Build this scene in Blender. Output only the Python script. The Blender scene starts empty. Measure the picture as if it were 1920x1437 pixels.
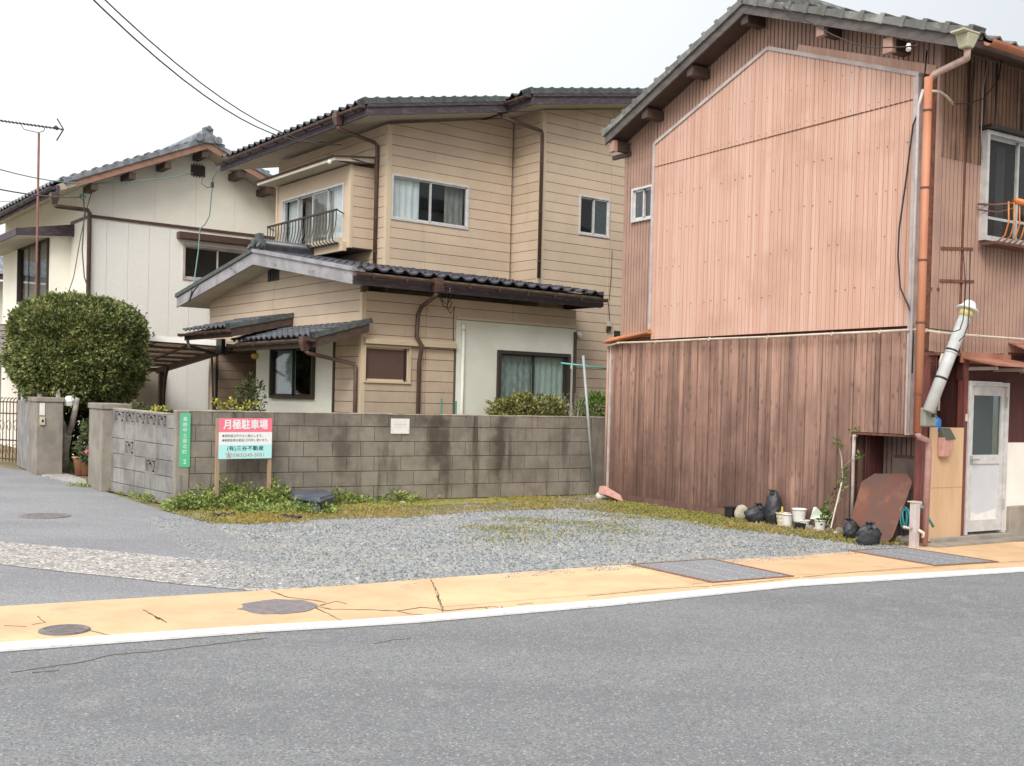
import bpy, math, random
import numpy as np
from mathutils import Matrix, Vector
random.seed(7); RNG=np.random.default_rng(7)
SC=bpy.context.scene; COL=SC.collection
# ---------------------------------------------------------------- camera
H=1.45; FPX=2033.0; CX=960.0; CY=788.9; ROLL=0.0250; PITCH=-0.0190
_cp,_sp=math.cos(PITCH),math.sin(PITCH); _c,_s=math.cos(ROLL),math.sin(ROLL)
FW=(0,_cp,_sp); _U=(0,-_sp,_cp)
RT=(_c,_s*_U[1],_s*_U[2]); UP=(-_s,_c*_U[1],_c*_U[2])
cd=bpy.data.cameras.new('camera'); cam=bpy.data.objects.new('camera',cd); COL.objects.link(cam)
cam.matrix_world=Matrix(((RT[0],UP[0],-FW[0],0),(RT[1],UP[1],-FW[1],0),(RT[2],UP[2],-FW[2],H),(0,0,0,1)))
cd.sensor_width=36; cd.lens=36*FPX/1920; cd.shift_y=(CY-718.5)/1920; cd.clip_end=2000; cd.clip_start=.05
SC.camera=cam
# ---------------------------------------------------------------- sky, sun, exposure
SC.view_settings.view_transform='Standard'; SC.view_settings.look='None'
SC.view_settings.gamma=1; SC.view_settings.use_curve_mapping=False
SC.view_settings.exposure=0.32
SUN_EL,SUN_AZ=math.radians(42),math.radians(192)      # azimuth clockwise from +Y
W=bpy.data.worlds.new('World'); SC.world=W; W.use_nodes=True
nt=W.node_tree; nt.nodes.clear()
def N(t,**k):
    n=nt.nodes.new(t)
    for a,b in k.items(): setattr(n,a,b)
    return n
wo=N('ShaderNodeOutputWorld'); add=N('ShaderNodeAddShader'); nt.links.new(add.outputs[0],wo.inputs[0])
sky=N('ShaderNodeTexSky',sky_type='NISHITA',sun_disc=False); sky.sun_elevation=SUN_EL; sky.sun_rotation=SUN_AZ
sky.air_density=2.0; sky.dust_density=6.0
b1=N('ShaderNodeBackground'); b1.inputs[1].default_value=.05
nt.links.new(sky.outputs[0],b1.inputs[0]); nt.links.new(b1.outputs[0],add.inputs[0])
# overcast cloud layer: brighter towards the zenith and, gently, towards the veiled sun on the left
b2=N('ShaderNodeBackground'); nt.links.new(b2.outputs[0],add.inputs[1])
tc=N('ShaderNodeTexCoord'); sx=N('ShaderNodeSeparateXYZ'); nt.links.new(tc.outputs['Generated'],sx.inputs[0])
def mth(op,a,b=None,c=None):
    n=N('ShaderNodeMath',operation=op)
    for i,v in enumerate((a,b,c)):
        if v is None: continue
        if isinstance(v,(int,float)): n.inputs[i].default_value=v
        else: nt.links.new(v,n.inputs[i])
    return n.outputs[0]
el=mth('MAXIMUM',sx.outputs[2],0.0)
lum=mth('MULTIPLY',mth('MULTIPLY_ADD',el,.62,.50),mth('MAXIMUM',mth('MULTIPLY_ADD',sx.outputs[0],-.62,.98),.5))
cl=N('ShaderNodeTexNoise'); cl.inputs['Scale'].default_value=1.6; cl.inputs['Detail'].default_value=4
nt.links.new(tc.outputs['Generated'],cl.inputs[0])
lum=mth('MULTIPLY',lum,mth('MULTIPLY_ADD',cl.outputs[0],.10,.95))
nt.links.new(lum,b2.inputs[1]); b2.inputs[0].default_value=(.985,.975,1.0,1)
sd=bpy.data.lights.new('sun','SUN'); sun=bpy.data.objects.new('sun',sd); COL.objects.link(sun)
sd.energy=1.6; sd.angle=math.radians(25); sd.color=(1,.975,.94)
_d=Vector((math.sin(SUN_AZ)*math.cos(SUN_EL),math.cos(SUN_AZ)*math.cos(SUN_EL),math.sin(SUN_EL)))
sun.rotation_euler=_d.to_track_quat('Z','Y').to_euler(); sun.location=(0,0,30)
# ---------------------------------------------------------------- geometry helpers
def ray(px,py):
    a=(px-CX)/FPX; b=(py-CY)/FPX
    return tuple(FW[i]+RT[i]*a-UP[i]*b for i in range(3))
def G(px,py,z=0.0):                      # where a line of sight meets the ground
    r=ray(px,py); t=(z-H)/r[2]; return (r[0]*t,r[1]*t,z)
def AT(px,py,D):
    r=ray(px,py); t=D/r[1]; return (r[0]*t,r[1]*t,H+r[2]*t)
class Fr:                                # a vertical wall plane: s along it, z up, d out of it
    def __init__(s,o,deg,side=1):
        a=math.radians(deg); s.o=o; s.u=(math.cos(a),math.sin(a)); s.n=(math.sin(a)*side,-math.cos(a)*side); s.deg=deg; s.side=side
    def pt(s,a,z,d=0.0): return (s.o[0]+a*s.u[0]+d*s.n[0], s.o[1]+a*s.u[1]+d*s.n[1], z)
    def hit(s,px,py,d=0.0):
        r=ray(px,py); ox=s.o[0]+d*s.n[0]; oy=s.o[1]+d*s.n[1]
        det=r[0]*(-s.u[1])+s.u[0]*r[1]
        t=(ox*(-s.u[1])+s.u[0]*oy)/det
        return (t*r[0]-ox)*s.u[0]+(t*r[1]-oy)*s.u[1], H+t*r[2]
class MB:
    def __init__(s): s.v=[]; s.f=[]
    def hexa(s,P):                       # 8 points: bottom ring 4, top ring 4
        b=len(s.v); s.v+=[tuple(p) for p in P]
        s.f+=[(b+3,b+2,b+1,b),(b+4,b+5,b+6,b+7)]+[(b+i,b+(i+1)%4,b+4+(i+1)%4,b+4+i) for i in range(4)]
        return s
    def box(s,fr,s0,s1,z0,z1,d0,d1):
        return s.hexa([fr.pt(s0,z0,d0),fr.pt(s1,z0,d0),fr.pt(s1,z0,d1),fr.pt(s0,z0,d1),
                fr.pt(s0,z1,d0),fr.pt(s1,z1,d0),fr.pt(s1,z1,d1),fr.pt(s0,z1,d1)])
    def poly(s,fr,pts,d0,d1):            # extruded convex polygon in (s,z)
        n=len(pts); b=len(s.v)
        s.v+=[fr.pt(a,z,d0) for a,z in pts]+[fr.pt(a,z,d1) for a,z in pts]
        s.f+=[tuple(range(b+n-1,b-1,-1)),tuple(range(b+n,b+2*n))]
        s.f+=[(b+i,b+(i+1)%n,b+n+(i+1)%n,b+n+i) for i in range(n)]
        return s
    def prism(s,bot,top):
        n=len(bot); b=len(s.v); s.v+=[tuple(p) for p in bot]+[tuple(p) for p in top]
        s.f+=[tuple(range(b+n-1,b-1,-1)),tuple(range(b+n,b+2*n))]
        s.f+=[(b+i,b+(i+1)%n,b+n+(i+1)%n,b+n+i) for i in range(n)]
        return s
    def face(s,pts):
        b=len(s.v); s.v+=[tuple(p) for p in pts]; s.f.append(tuple(range(b,b+len(pts)))); return s
    def tube(s,pts,r,n=8,caps=True,squash=None):
        pts=[Vector(p) for p in pts]; b0=len(s.v); m=len(pts); up=None
        for i,p in enumerate(pts):
            t=(pts[min(i+1,m-1)]-pts[max(i-1,0)]).normalized()
            if up is None: up=Vector((0,0,1)) if abs(t.z)<.9 else Vector((1,0,0))
            x=t.cross(up).normalized(); y=x.cross(t).normalized(); up=y
            rr=r[i] if isinstance(r,(list,tuple)) else r
            for k in range(n):
                a=2*math.pi*(k+.5)/n; s.v.append(tuple(p+x*math.cos(a)*rr+y*math.sin(a)*rr))
        for i in range(m-1):
            for k in range(n):
                a=b0+i*n+k; c=b0+i*n+(k+1)%n; s.f.append((a,c,c+n,a+n))
        if caps: s.f+=[tuple(b0+k for k in range(n-1,-1,-1)),tuple(b0+(m-1)*n+k for k in range(n))]
        return s
    def lathe(s,c,prof,n=16,axis=(0,0,1),wob=0):
        ax=Vector(axis).normalized(); x=ax.orthogonal().normalized(); y=ax.cross(x); b=len(s.v); c=Vector(c)
        for r,z in prof:
            for k in range(n):
                a=2*math.pi*k/n; q=r*(1+wob*math.sin(3*a+z*20)); s.v.append(tuple(c+ax*z+x*math.cos(a)*q+y*math.sin(a)*q))
        for i in range(len(prof)-1):
            for k in range(n):
                a=b+i*n+k; c2=b+i*n+(k+1)%n; s.f.append((a,c2,c2+n,a+n))
        s.f+=[tuple(b+k for k in range(n-1,-1,-1)),tuple(b+(len(prof)-1)*n+k for k in range(n))]
        return s
def me_from(name,v,f,m=None,smooth=False):
    me=bpy.data.meshes.new(name); me.from_pydata(v,[],f); me.update()
    if m: me.materials.append(m)
    if smooth: me.shade_smooth()
    return me
def wloc(o):
    l=Vector((0,0,0))
    while o is not None: l=l+o.location; o=o.parent
    return l
def OB(name,mb,m,parent=None,at=None,smooth=False,bevel=0,label=None):
    """one mesh object; parents are pure translations"""
    base=wloc(parent) if parent else Vector(at or (0,0,0))
    v=[(p[0]-base.x,p[1]-base.y,p[2]-base.z) for p in mb.v]
    o=bpy.data.objects.new(name,me_from(name,v,mb.f,m,smooth)); COL.objects.link(o)
    if parent: o.parent=parent
    else: o.location=base
    if bevel:
        b=o.modifiers.new('bevel','BEVEL'); b.width=bevel; b.segments=2; b.limit_method='ANGLE'
    if label: o['label']=label
    return o
def TAG(o,label,cat,group=None):
    o['label']=label; o['category']=cat
    if group: o['group']=group
    return o
def THING(name,loc,label,cat,group=None):
    o=bpy.data.objects.new(name,None); COL.objects.link(o); o.location=loc; o.empty_display_size=.2
    return TAG(o,label,cat,group)
def KIND(o,k): o['kind']=k; return o
# rectangles minus holes, clipped to a convex outline
def subtract(rects,holes):
    for (a0,a1,b0,b1) in holes:
        out=[]
        for (x0,x1,y0,y1) in rects:
            if a0>=x1 or a1<=x0 or b0>=y1 or b1<=y0: out.append((x0,x1,y0,y1)); continue
            if a0>x0: out.append((x0,a0,y0,y1))
            if a1<x1: out.append((a1,x1,y0,y1))
            l,r=max(x0,a0),min(x1,a1)
            if b0>y0: out.append((l,r,y0,b0))
            if b1<y1: out.append((l,r,b1,y1))
        rects=out
    return rects
def clip(pts,outline):
    n=len(outline); area=sum(outline[i][0]*outline[(i+1)%n][1]-outline[(i+1)%n][0]*outline[i][1] for i in range(n))
    if area<0: outline=outline[::-1]
    for i in range(n):
        ax,ay=outline[i]; bx,by=outline[(i+1)%n]; res=[]
        sd_=lambda p:(bx-ax)*(p[1]-ay)-(by-ay)*(p[0]-ax)
        for j in range(len(pts)):
            p,q=pts[j],pts[(j+1)%len(pts)]; a,b=sd_(p),sd_(q)
            if a>=0: res.append(p)
            if (a>0)!=(b>0) and abs(a-b)>1e-9:
                t=a/(a-b); res.append((p[0]+(q[0]-p[0])*t,p[1]+(q[1]-p[1])*t))
        pts=res
        if len(pts)<3: return []
    cl_=[]
    for p in pts:
        if not cl_ or abs(p[0]-cl_[-1][0])+abs(p[1]-cl_[-1][1])>1e-4: cl_.append(p)
    if len(cl_)>2 and abs(cl_[0][0]-cl_[-1][0])+abs(cl_[0][1]-cl_[-1][1])<1e-4: cl_.pop()
    return cl_ if len(cl_)>2 else []
def wallpanel(mb,fr,outline,holes,d0,d1):
    xs=[p[0] for p in outline]; zs=[p[1] for p in outline]
    for r in subtract([(min(xs),max(xs),min(zs),max(zs))],holes):
        q=clip([(r[0],r[2]),(r[1],r[2]),(r[1],r[3]),(r[0],r[3])],outline)
        if q: mb.poly(fr,q,d0,d1)
    return mb
def siding(parent,fr,outline,holes,pitch,z0,m,name='siding_board',t=.016,gap=.009,joints=()):
    xs=[p[0] for p in outline]; zs=[p[1] for p in outline]
    z=z0
    while z<min(zs)-pitch: z+=pitch
    edges=[min(xs)]+sorted(joints)+[max(xs)]
    while z<max(zs):
        for a,b in zip(edges[:-1],edges[1:]):
            tt=t+random.uniform(-.002,.002)
            for r in subtract([(a+(0.004 if a>edges[0] else 0),b-(0.004 if b<edges[-1] else 0),z,z+pitch-gap)],holes):
                q=clip([(r[0],r[2]),(r[1],r[2]),(r[1],r[3]),(r[0],r[3])],outline)
                if q and max(p[1] for p in q)-min(p[1] for p in q)>.012: OB(name,MB().poly(fr,q,0.0,tt),m,parent)
        z+=pitch
def text(body,size,m,fr,s,z,d,parent=None,bold=.0,align='CENTER',sx=1.0,name='lettering',spacing=1.0,tilt=0.0):
    c=bpy.data.curves.new('txt','FONT'); c.body=body; c.size=size; c.align_x=align; c.align_y='CENTER'; c.space_character=spacing
    c.resolution_u=3
    o=bpy.data.objects.new('txt',c); COL.objects.link(o)
    dg=bpy.context.evaluated_depsgraph_get(); dg.update(); me=bpy.data.meshes.new_from_object(o.evaluated_get(dg))
    bpy.data.objects.remove(o); bpy.data.curves.remove(c)
    base=wloc(parent) if parent else Vector((0,0,0))
    flip=fr.side            # reading direction: s grows to the right when side==1
    ct,st=math.cos(tilt),math.sin(tilt)
    for v in me.vertices:
        x,y=v.co.x*sx,v.co.y
        x,y=x*ct-y*st,x*st+y*ct
        p=fr.pt(s+x*flip,z+y,d); v.co=(p[0]-base.x,p[1]-base.y,p[2]-base.z)
    if bold:                # heavier strokes: the outline laid down again, shifted by a hair
        v0=[v.co.copy() for v in me.vertices]; f0=[tuple(p.vertices) for p in me.polygons]; V=[];Fc=[]; q=bold*size
        for k,(dx,dz) in enumerate(((0,0),(q,0),(-q,0),(0,q),(0,-q),(q*.7,q*.7),(-q*.7,-q*.7),(q*.7,-q*.7),(-q*.7,q*.7))):
            b=len(V); off=Vector((fr.u[0]*dx+fr.n[0]*.00006*k,fr.u[1]*dx+fr.n[1]*.00006*k,dz))
            V+=[tuple(c_+off) for c_ in v0]; Fc+=[tuple(i+b for i in f) for f in f0]
        me=bpy.data.meshes.new('text'); me.from_pydata(V,[],Fc); me.update()
    me.materials.clear(); me.materials.append(m)
    o=bpy.data.objects.new(name,me); COL.objects.link(o)
    if parent: o.parent=parent
    return o
# ---------------------------------------------------------------- materials
def srgb(r,g,b): return tuple(((c/255)/12.92 if c/255<.04045 else ((c/255+.055)/1.055)**2.4) for c in (r,g,b))
def MAT(name,base,rough=.8,var=None,vs=4.0,vst=(1,1,1),vth=(.35,.65),streak=None,sst=(9,9,.5),sth=(.5,.75),
        grain=.0,gs=60,bump=.0,bs=60,metal=0,rnd=.0,spec=.5,speck=None,alpha=1,coat=0,third=None,ts=1.0,tth=(.5,.7)):
    m=bpy.data.materials.new(name); m.use_nodes=True; t=m.node_tree; b=t.nodes['Principled BSDF']
    L=t.links.new
    def nd(k,**kw):
        n=t.nodes.new(k)
        for a,c in kw.items(): setattr(n,a,c)
        return n
    b.inputs['Roughness'].default_value=rough; b.inputs['Metallic'].default_value=metal
    b.inputs['Specular IOR Level'].default_value=spec
    if coat: b.inputs['Coat Weight'].default_value=coat; b.inputs['Coat Roughness'].default_value=.15
    co=nd('ShaderNodeNewGeometry').outputs['Position']
    rgb=nd('ShaderNodeRGB'); rgb.outputs[0].default_value=(*base,1); cur=rgb.outputs[0]
    def noise(scale,stretch,det=5,rg=.6):
        mp=nd('ShaderNodeMapping'); mp.inputs['Scale'].default_value=stretch; L(co,mp.inputs[0])
        n=nd('ShaderNodeTexNoise'); n.inputs['Scale'].default_value=scale; n.inputs['Detail'].default_value=det; n.inputs['Roughness'].default_value=rg
        L(mp.outputs[0],n.inputs[0]); return n.outputs[0]
    def mixto(cur,col,fac,th):
        mr=nd('ShaderNodeMapRange'); mr.interpolation_type='SMOOTHSTEP'; mr.inputs[1].default_value=th[0]; mr.inputs[2].default_value=th[1]; L(fac,mr.inputs[0])
        mx=nd('ShaderNodeMix',data_type='RGBA'); L(mr.outputs[0],mx.inputs[0]); L(cur,mx.inputs[6]); mx.inputs[7].default_value=(*col,1); return mx.outputs[2]
    if var: cur=mixto(cur,var,noise(vs,vst),vth)
    if third: cur=mixto(cur,third,noise(ts,(1,1,1),6),tth)
    if streak: cur=mixto(cur,streak,noise(1.0,sst,6,.65),sth)
    if speck:
        vo=nd('ShaderNodeTexVoronoi'); vo.inputs['Scale'].default_value=speck[1]; L(co,vo.inputs[0])
        s2=nd('ShaderNodeSeparateColor'); L(vo.outputs['Color'],s2.inputs[0])
        cur=mixto(cur,speck[0],s2.outputs[0],(speck[2],speck[2]+.08))
        if len(speck)>3: cur=mixto(cur,speck[3],s2.outputs[1],(speck[4],speck[4]+.08))
    if grain or rnd:
        hs=nd('ShaderNodeHueSaturation'); L(cur,hs.inputs['Color'])
        val=None
        if grain:
            g=noise(gs,(1,1,1),3,.7); ma=nd('ShaderNodeMath',operation='MULTIPLY_ADD'); ma.inputs[1].default_value=grain*2; ma.inputs[2].default_value=1-grain; L(g,ma.inputs[0]); val=ma.outputs[0]
        if rnd:
            oi=nd('ShaderNodeObjectInfo'); ma=nd('ShaderNodeMath',operation='MULTIPLY_ADD'); ma.inputs[1].default_value=rnd*2; ma.inputs[2].default_value=1-rnd; L(oi.outputs['Random'],ma.inputs[0])
            if val:
                mu=nd('ShaderNodeMath',operation='MULTIPLY'); L(val,mu.inputs[0]); L(ma.outputs[0],mu.inputs[1]); val=mu.outputs[0]
            else: val=ma.outputs[0]
        L(val,hs.inputs['Value']); cur=hs.outputs[0]
    L(cur,b.inputs['Base Color'])
    if bump:
        bp=nd('ShaderNodeBump'); bp.inputs['Strength'].default_value=bump; bp.inputs['Distance'].default_value=.01
        L(noise(bs,(1,1,1),4,.7),bp.inputs['Height']); L(bp.outputs[0],b.inputs['Normal'])
    return m
def GLASS(name,tint,mixf=.35,rough=.03):
    m=bpy.data.materials.new(name); m.use_nodes=True; t=m.node_tree; t.nodes.clear()
    o=t.nodes.new('ShaderNodeOutputMaterial'); mx=t.nodes.new('ShaderNodeMixShader'); tr=t.nodes.new('ShaderNodeBsdfTransparent'); gl=t.nodes.new('ShaderNodeBsdfGlossy')
    tr.inputs[0].default_value=(*tint,1); gl.inputs['Roughness'].default_value=rough
    ge=t.nodes.new('ShaderNodeNewGeometry'); dt=t.nodes.new('ShaderNodeVectorMath'); dt.operation='DOT_PRODUCT'
    t.links.new(ge.outputs['Normal'],dt.inputs[0]); t.links.new(ge.outputs['Incoming'],dt.inputs[1])
    ab=t.nodes.new('ShaderNodeMath'); ab.operation='ABSOLUTE'; t.links.new(dt.outputs['Value'],ab.inputs[0])
    om=t.nodes.new('ShaderNodeMath'); om.operation='SUBTRACT'; om.inputs[0].default_value=1; t.links.new(ab.outputs[0],om.inputs[1])
    pw=t.nodes.new('ShaderNodeMath'); pw.operation='POWER'; pw.inputs[1].default_value=4; t.links.new(om.outputs[0],pw.inputs[0])
    ma=t.nodes.new('ShaderNodeMath'); ma.operation='MULTIPLY_ADD'; ma.inputs[1].default_value=.7; ma.inputs[2].default_value=mixf+.02
    t.links.new(pw.outputs[0],ma.inputs[0]); t.links.new(ma.outputs[0],mx.inputs[0])
    t.links.new(tr.outputs[0],mx.inputs[1]); t.links.new(gl.outputs[0],mx.inputs[2]); t.links.new(mx.outputs[0],o.inputs[0])
    return m
m_asph=MAT('road_asphalt',(.22,.23,.235),.9,var=(.17,.178,.185),vs=.45,vst=(.5,1.6,1),third=(.235,.24,.24),ts=3.5,speck=((.135,.14,.145),115,.70,(.34,.345,.34),.89),grain=.35,gs=150,bump=.5,bs=150)
m_lane=MAT('lane_asphalt',(.27,.28,.29),.9,var=(.21,.215,.23),vs=.7,vst=(.6,1.4,1),speck=((.17,.175,.18),120,.72,(.38,.385,.38),.87),grain=.35,gs=140,bump=.5,bs=150)
m_old=MAT('worn_pale_concrete',(.42,.39,.36),.95,var=(.28,.27,.26),vs=9,speck=((.14,.135,.13),48,.78,(.62,.60,.56),.80),grain=.3,gs=70,bump=.7,bs=60)
m_line=MAT('white_road_paint',(.78,.79,.79),.75,var=(.68,.69,.69),vs=14,speck=((.42,.42,.41),45,.955),streak=(.55,.55,.53),sst=(5,5,5),sth=(.62,.8),grain=.08,gs=150,bump=.2,bs=150)
m_crack=MAT('crack_dirt',(.13,.105,.07),.95,grain=.4,gs=90)
m_yel=MAT('ochre_paving_paint',(.67,.46,.27),.85,var=(.58,.39,.225),vs=2.2,grain=.10,gs=110,speck=((.56,.40,.22),120,.92),bump=.3,bs=120,rnd=.06,third=(.74,.53,.30),ts=.6,streak=(.44,.34,.22),sst=(3,3,3),sth=(.54,.76))
m_iron=MAT('cast_iron_cover',(.17,.16,.17),.75,var=(.24,.21,.2),vs=20,grain=.3,gs=80,bump=.4,bs=90)
m_steel=MAT('grey_steel_plate',(.42,.44,.46),.7,var=(.30,.31,.33),vs=14,vst=(.5,3,1),grain=.25,gs=60,metal=.3,bump=.3)
m_rustedge=MAT('rusty_edge',(.16,.10,.07),.9,var=(.26,.14,.08),vs=30)
m_soil=MAT('dry_soil',(.20,.145,.085),1,var=(.27,.22,.14),vs=1.6,third=(.16,.15,.05),ts=1.3,tth=(.45,.6),grain=.4,gs=40,bump=.6,bs=40)
m_gravbase=MAT('gravel_dust',(.26,.265,.26),1,var=(.36,.34,.30),vs=1.1,vst=(.5,2.0,1),third=(.20,.21,.215),ts=2.3,grain=.35,gs=70,bump=.8,bs=60,speck=((.14,.155,.165),70,.6,(.5,.5,.48),.85))
m_conc=MAT('concrete_block',(.265,.245,.21),.95,var=(.19,.172,.148),vs=3.0,streak=(.075,.060,.050),sst=(5,5,.45),sth=(.52,.76),grain=.30,gs=70,bump=.7,bs=90,rnd=.10)
m_conc2=MAT('grey_rendered_concrete',(.30,.275,.235),.95,var=(.21,.19,.165),vs=2.2,streak=(.12,.105,.095),sst=(6,6,.7),sth=(.56,.8),grain=.22,gs=60,bump=.5,bs=80)
m_concb=MAT('pale_blue_grey_block',(.27,.27,.265),.95,var=(.185,.18,.17),vs=3.2,streak=(.10,.095,.09),sst=(7,7,.6),sth=(.52,.76),grain=.25,gs=70,bump=.6,bs=90,rnd=.12)
m_mortar=MAT('mortar',(.115,.105,.09),1,grain=.3,gs=80,bump=.5)
m_capc=MAT('pale_mortar_cap',(.44,.39,.31),.95,var=(.28,.25,.2),vs=6,grain=.25,gs=60,bump=.5)  # the cap mortar's own pale tone, with darker blotches
m_cream=MAT('cream_siding',(.56,.455,.35),.75,var=(.51,.415,.32),vs=1.8,streak=(.33,.275,.21),sst=(5,5,.45),sth=(.58,.9),grain=.06,gs=30,bump=.15,bs=120,rnd=.05)
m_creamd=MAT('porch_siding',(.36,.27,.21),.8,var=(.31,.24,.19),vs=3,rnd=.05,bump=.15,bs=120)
m_trimc=MAT('cream_trim',(.56,.47,.345),.6,grain=.05,gs=40)
m_dark=MAT('dark_joint',(.10,.085,.065),.95)
m_wallw=MAT('white_house_wall',(.83,.825,.76),.8,var=(.79,.78,.72),vs=2,bump=.12,bs=30,rnd=.02)
m_wallw2=MAT('white_pattern_siding',(.83,.84,.82),.75,var=(.80,.81,.79),vs=22,bump=.9,bs=26,rnd=.025)
m_whitep=MAT('white_panel_wall',(.72,.75,.70),.65,var=(.64,.67,.60),vs=1.3,grain=.03,gs=30)
m_brown=MAT('brown_gutter_plastic',(.100,.058,.045),.5,var=(.075,.045,.038),vs=6,grain=.12,gs=50)
m_brownd=MAT('dark_brown_trim',(.055,.035,.03),.6,var=(.075,.05,.04),vs=8)
m_fascia=MAT('weathered_purple_fascia',(.055,.042,.055),.7,var=(.12,.10,.12),vs=7,vst=(1,1,4),vth=(.45,.75),grain=.2,gs=50)
m_fasciag=MAT('weathered_grey_fascia',(.25,.25,.275),.8,var=(.35,.35,.375),vs=3,streak=(.10,.085,.09),sst=(3,3,10),sth=(.58,.72),grain=.15,gs=40)
m_soff=MAT('cream_soffit',(.52,.47,.38),.85,var=(.45,.41,.33),vs=3)
m_tile=MAT('glazed_black_roof_tile',(.030,.034,.046),.32,var=(.055,.06,.075),vs=9,rnd=.25,spec=.6,bump=.15,bs=40)
m_tileg=MAT('old_grey_roof_tile',(.165,.17,.168),.8,var=(.12,.125,.115),vs=7,grain=.25,gs=50,rnd=.15,third=(.28,.29,.27),ts=5,bump=.4,bs=60)
m_tileb=MAT('silver_blue_roof_tile',(.24,.27,.30),.55,var=(.14,.16,.19),vs=6,grain=.15,gs=40,rnd=.2,bump=.3)
m_redbarge=MAT('reddish_barge_board',(.33,.19,.14),.8,var=(.26,.15,.11),vs=4,grain=.12,gs=30)
m_alu=MAT('aluminium_frame',(.66,.67,.68),.45,metal=.25,var=(.55,.56,.57),vs=10)
m_alud=MAT('dark_bronze_frame',(.045,.035,.028),.45,metal=.2)
m_white=MAT('white_plastic',(.76,.77,.76),.5,var=(.68,.69,.68),vs=9)
m_off=MAT('aged_cream_plastic',(.62,.58,.46),.6,var=(.50,.46,.36),vs=12,grain=.1)
m_black=MAT('black_plastic',(.018,.018,.02),.4,bump=.3,bs=30)
m_room=MAT('dim_interior',(.035,.038,.04),.95)
m_curt=MAT('white_lace_curtain',(.88,.90,.90),.9,var=(.74,.78,.79),vs=8,vst=(3,3,.4))
m_curt2=MAT('grey_green_curtain',(.36,.42,.38),.9,var=(.20,.27,.25),vs=7,vst=(4,4,1.2))
m_screen=MAT('brown_insect_screen',(.105,.062,.048),.85,var=(.09,.055,.042),vs=3,grain=.1,gs=200)
m_gl=GLASS('window_glass',(.90,.93,.94),.02); m_glf=GLASS('frosted_glass',(.55,.62,.64),.10,.4)
m_meshsc=GLASS('grey_fly_screen',(.42,.44,.45),.04,.6)
# pink house
m_pink=MAT('salmon_sheet_metal',(.56,.34,.26),.78,var=(.63,.43,.355),vs=1.0,vst=(17,17,.22),vth=(.40,.66),streak=(.44,.20,.125),sst=(15,15,.6),sth=(.54,.82),third=(.52,.32,.25),ts=1.1,grain=.05,gs=50,rnd=.025,bump=.1,bs=40)
m_pinkr=MAT('ribbed_faded_metal',(.41,.265,.21),.75,var=(.34,.22,.18),vs=2.5,streak=(.17,.075,.045),sst=(16,16,.55),sth=(.60,.78),grain=.10,gs=50,rnd=.04)
m_pinkw=MAT('soot_stained_ribbed_metal',(.36,.215,.15),.8,var=(.25,.145,.10),vs=2.5,streak=(.035,.022,.018),sst=(14,14,.45),sth=(.47,.66),third=(.36,.20,.10),ts=3,tth=(.62,.8),grain=.2,gs=50)
m_or=MAT('orange_downpipe',(.43,.155,.085),.55,var=(.50,.225,.13),vs=5,vst=(1,1,.3),grain=.06)
m_orr=MAT('orange_rail_paint',(.68,.26,.07),.5,var=(.52,.17,.05),vs=12)
m_rust=MAT('rust_brown_iron',(.155,.055,.035),.75,var=(.10,.06,.05),vs=1.6,third=(.20,.085,.05),ts=5,grain=.15,gs=90,bump=.2)
m_rustd=MAT('dark_rust',(.12,.045,.03),.9,var=(.20,.08,.045),vs=25)
m_pipew=MAT('pale_conduit',(.66,.60,.50),.6,var=(.52,.46,.38),vs=8)
m_trimw=MAT('greyish_white_trim',(.52,.47,.46),.65,var=(.42,.36,.35),vs=6)
m_ply=MAT('weathered_plywood',(.52,.35,.215),.85,var=(.58,.41,.26),vs=2.0,vst=(3,3,.5),streak=(.21,.19,.14),sst=(9,9,1.1),sth=(.66,.80),grain=.08,gs=60)
m_redw=MAT('dark_red_stained_wood',(.085,.022,.020),.7,var=(.05,.018,.018),vs=5,vst=(6,6,.6),grain=.15,gs=60)
m_redp=MAT('dull_red_post',(.20,.055,.045),.75,var=(.12,.04,.035),vs=5,vst=(5,5,.7),grain=.15)
m_plas=MAT('white_plaster',(.80,.80,.78),.85,var=(.72,.72,.69),vs=1.5,bump=.3,bs=20)
m_found=MAT('foundation_concrete',(.33,.30,.26),.95,var=(.24,.22,.19),vs=4,grain=.2,bump=.4)
m_wood=MAT('weathered_stake_wood',(.42,.28,.18),.85,var=(.30,.22,.16),vs=6,vst=(6,6,.6),grain=.15)
m_grey=MAT('galvanised_pole',(.36,.40,.41),.5,var=(.30,.34,.35),vs=7,metal=.2)
m_turq=MAT('turquoise_hose',(.03,.22,.24),.45)
m_lav=MAT('chalky_pink_brick_paint',(.56,.31,.27),.85,var=(.45,.25,.22),vs=12,grain=.1)
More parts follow.
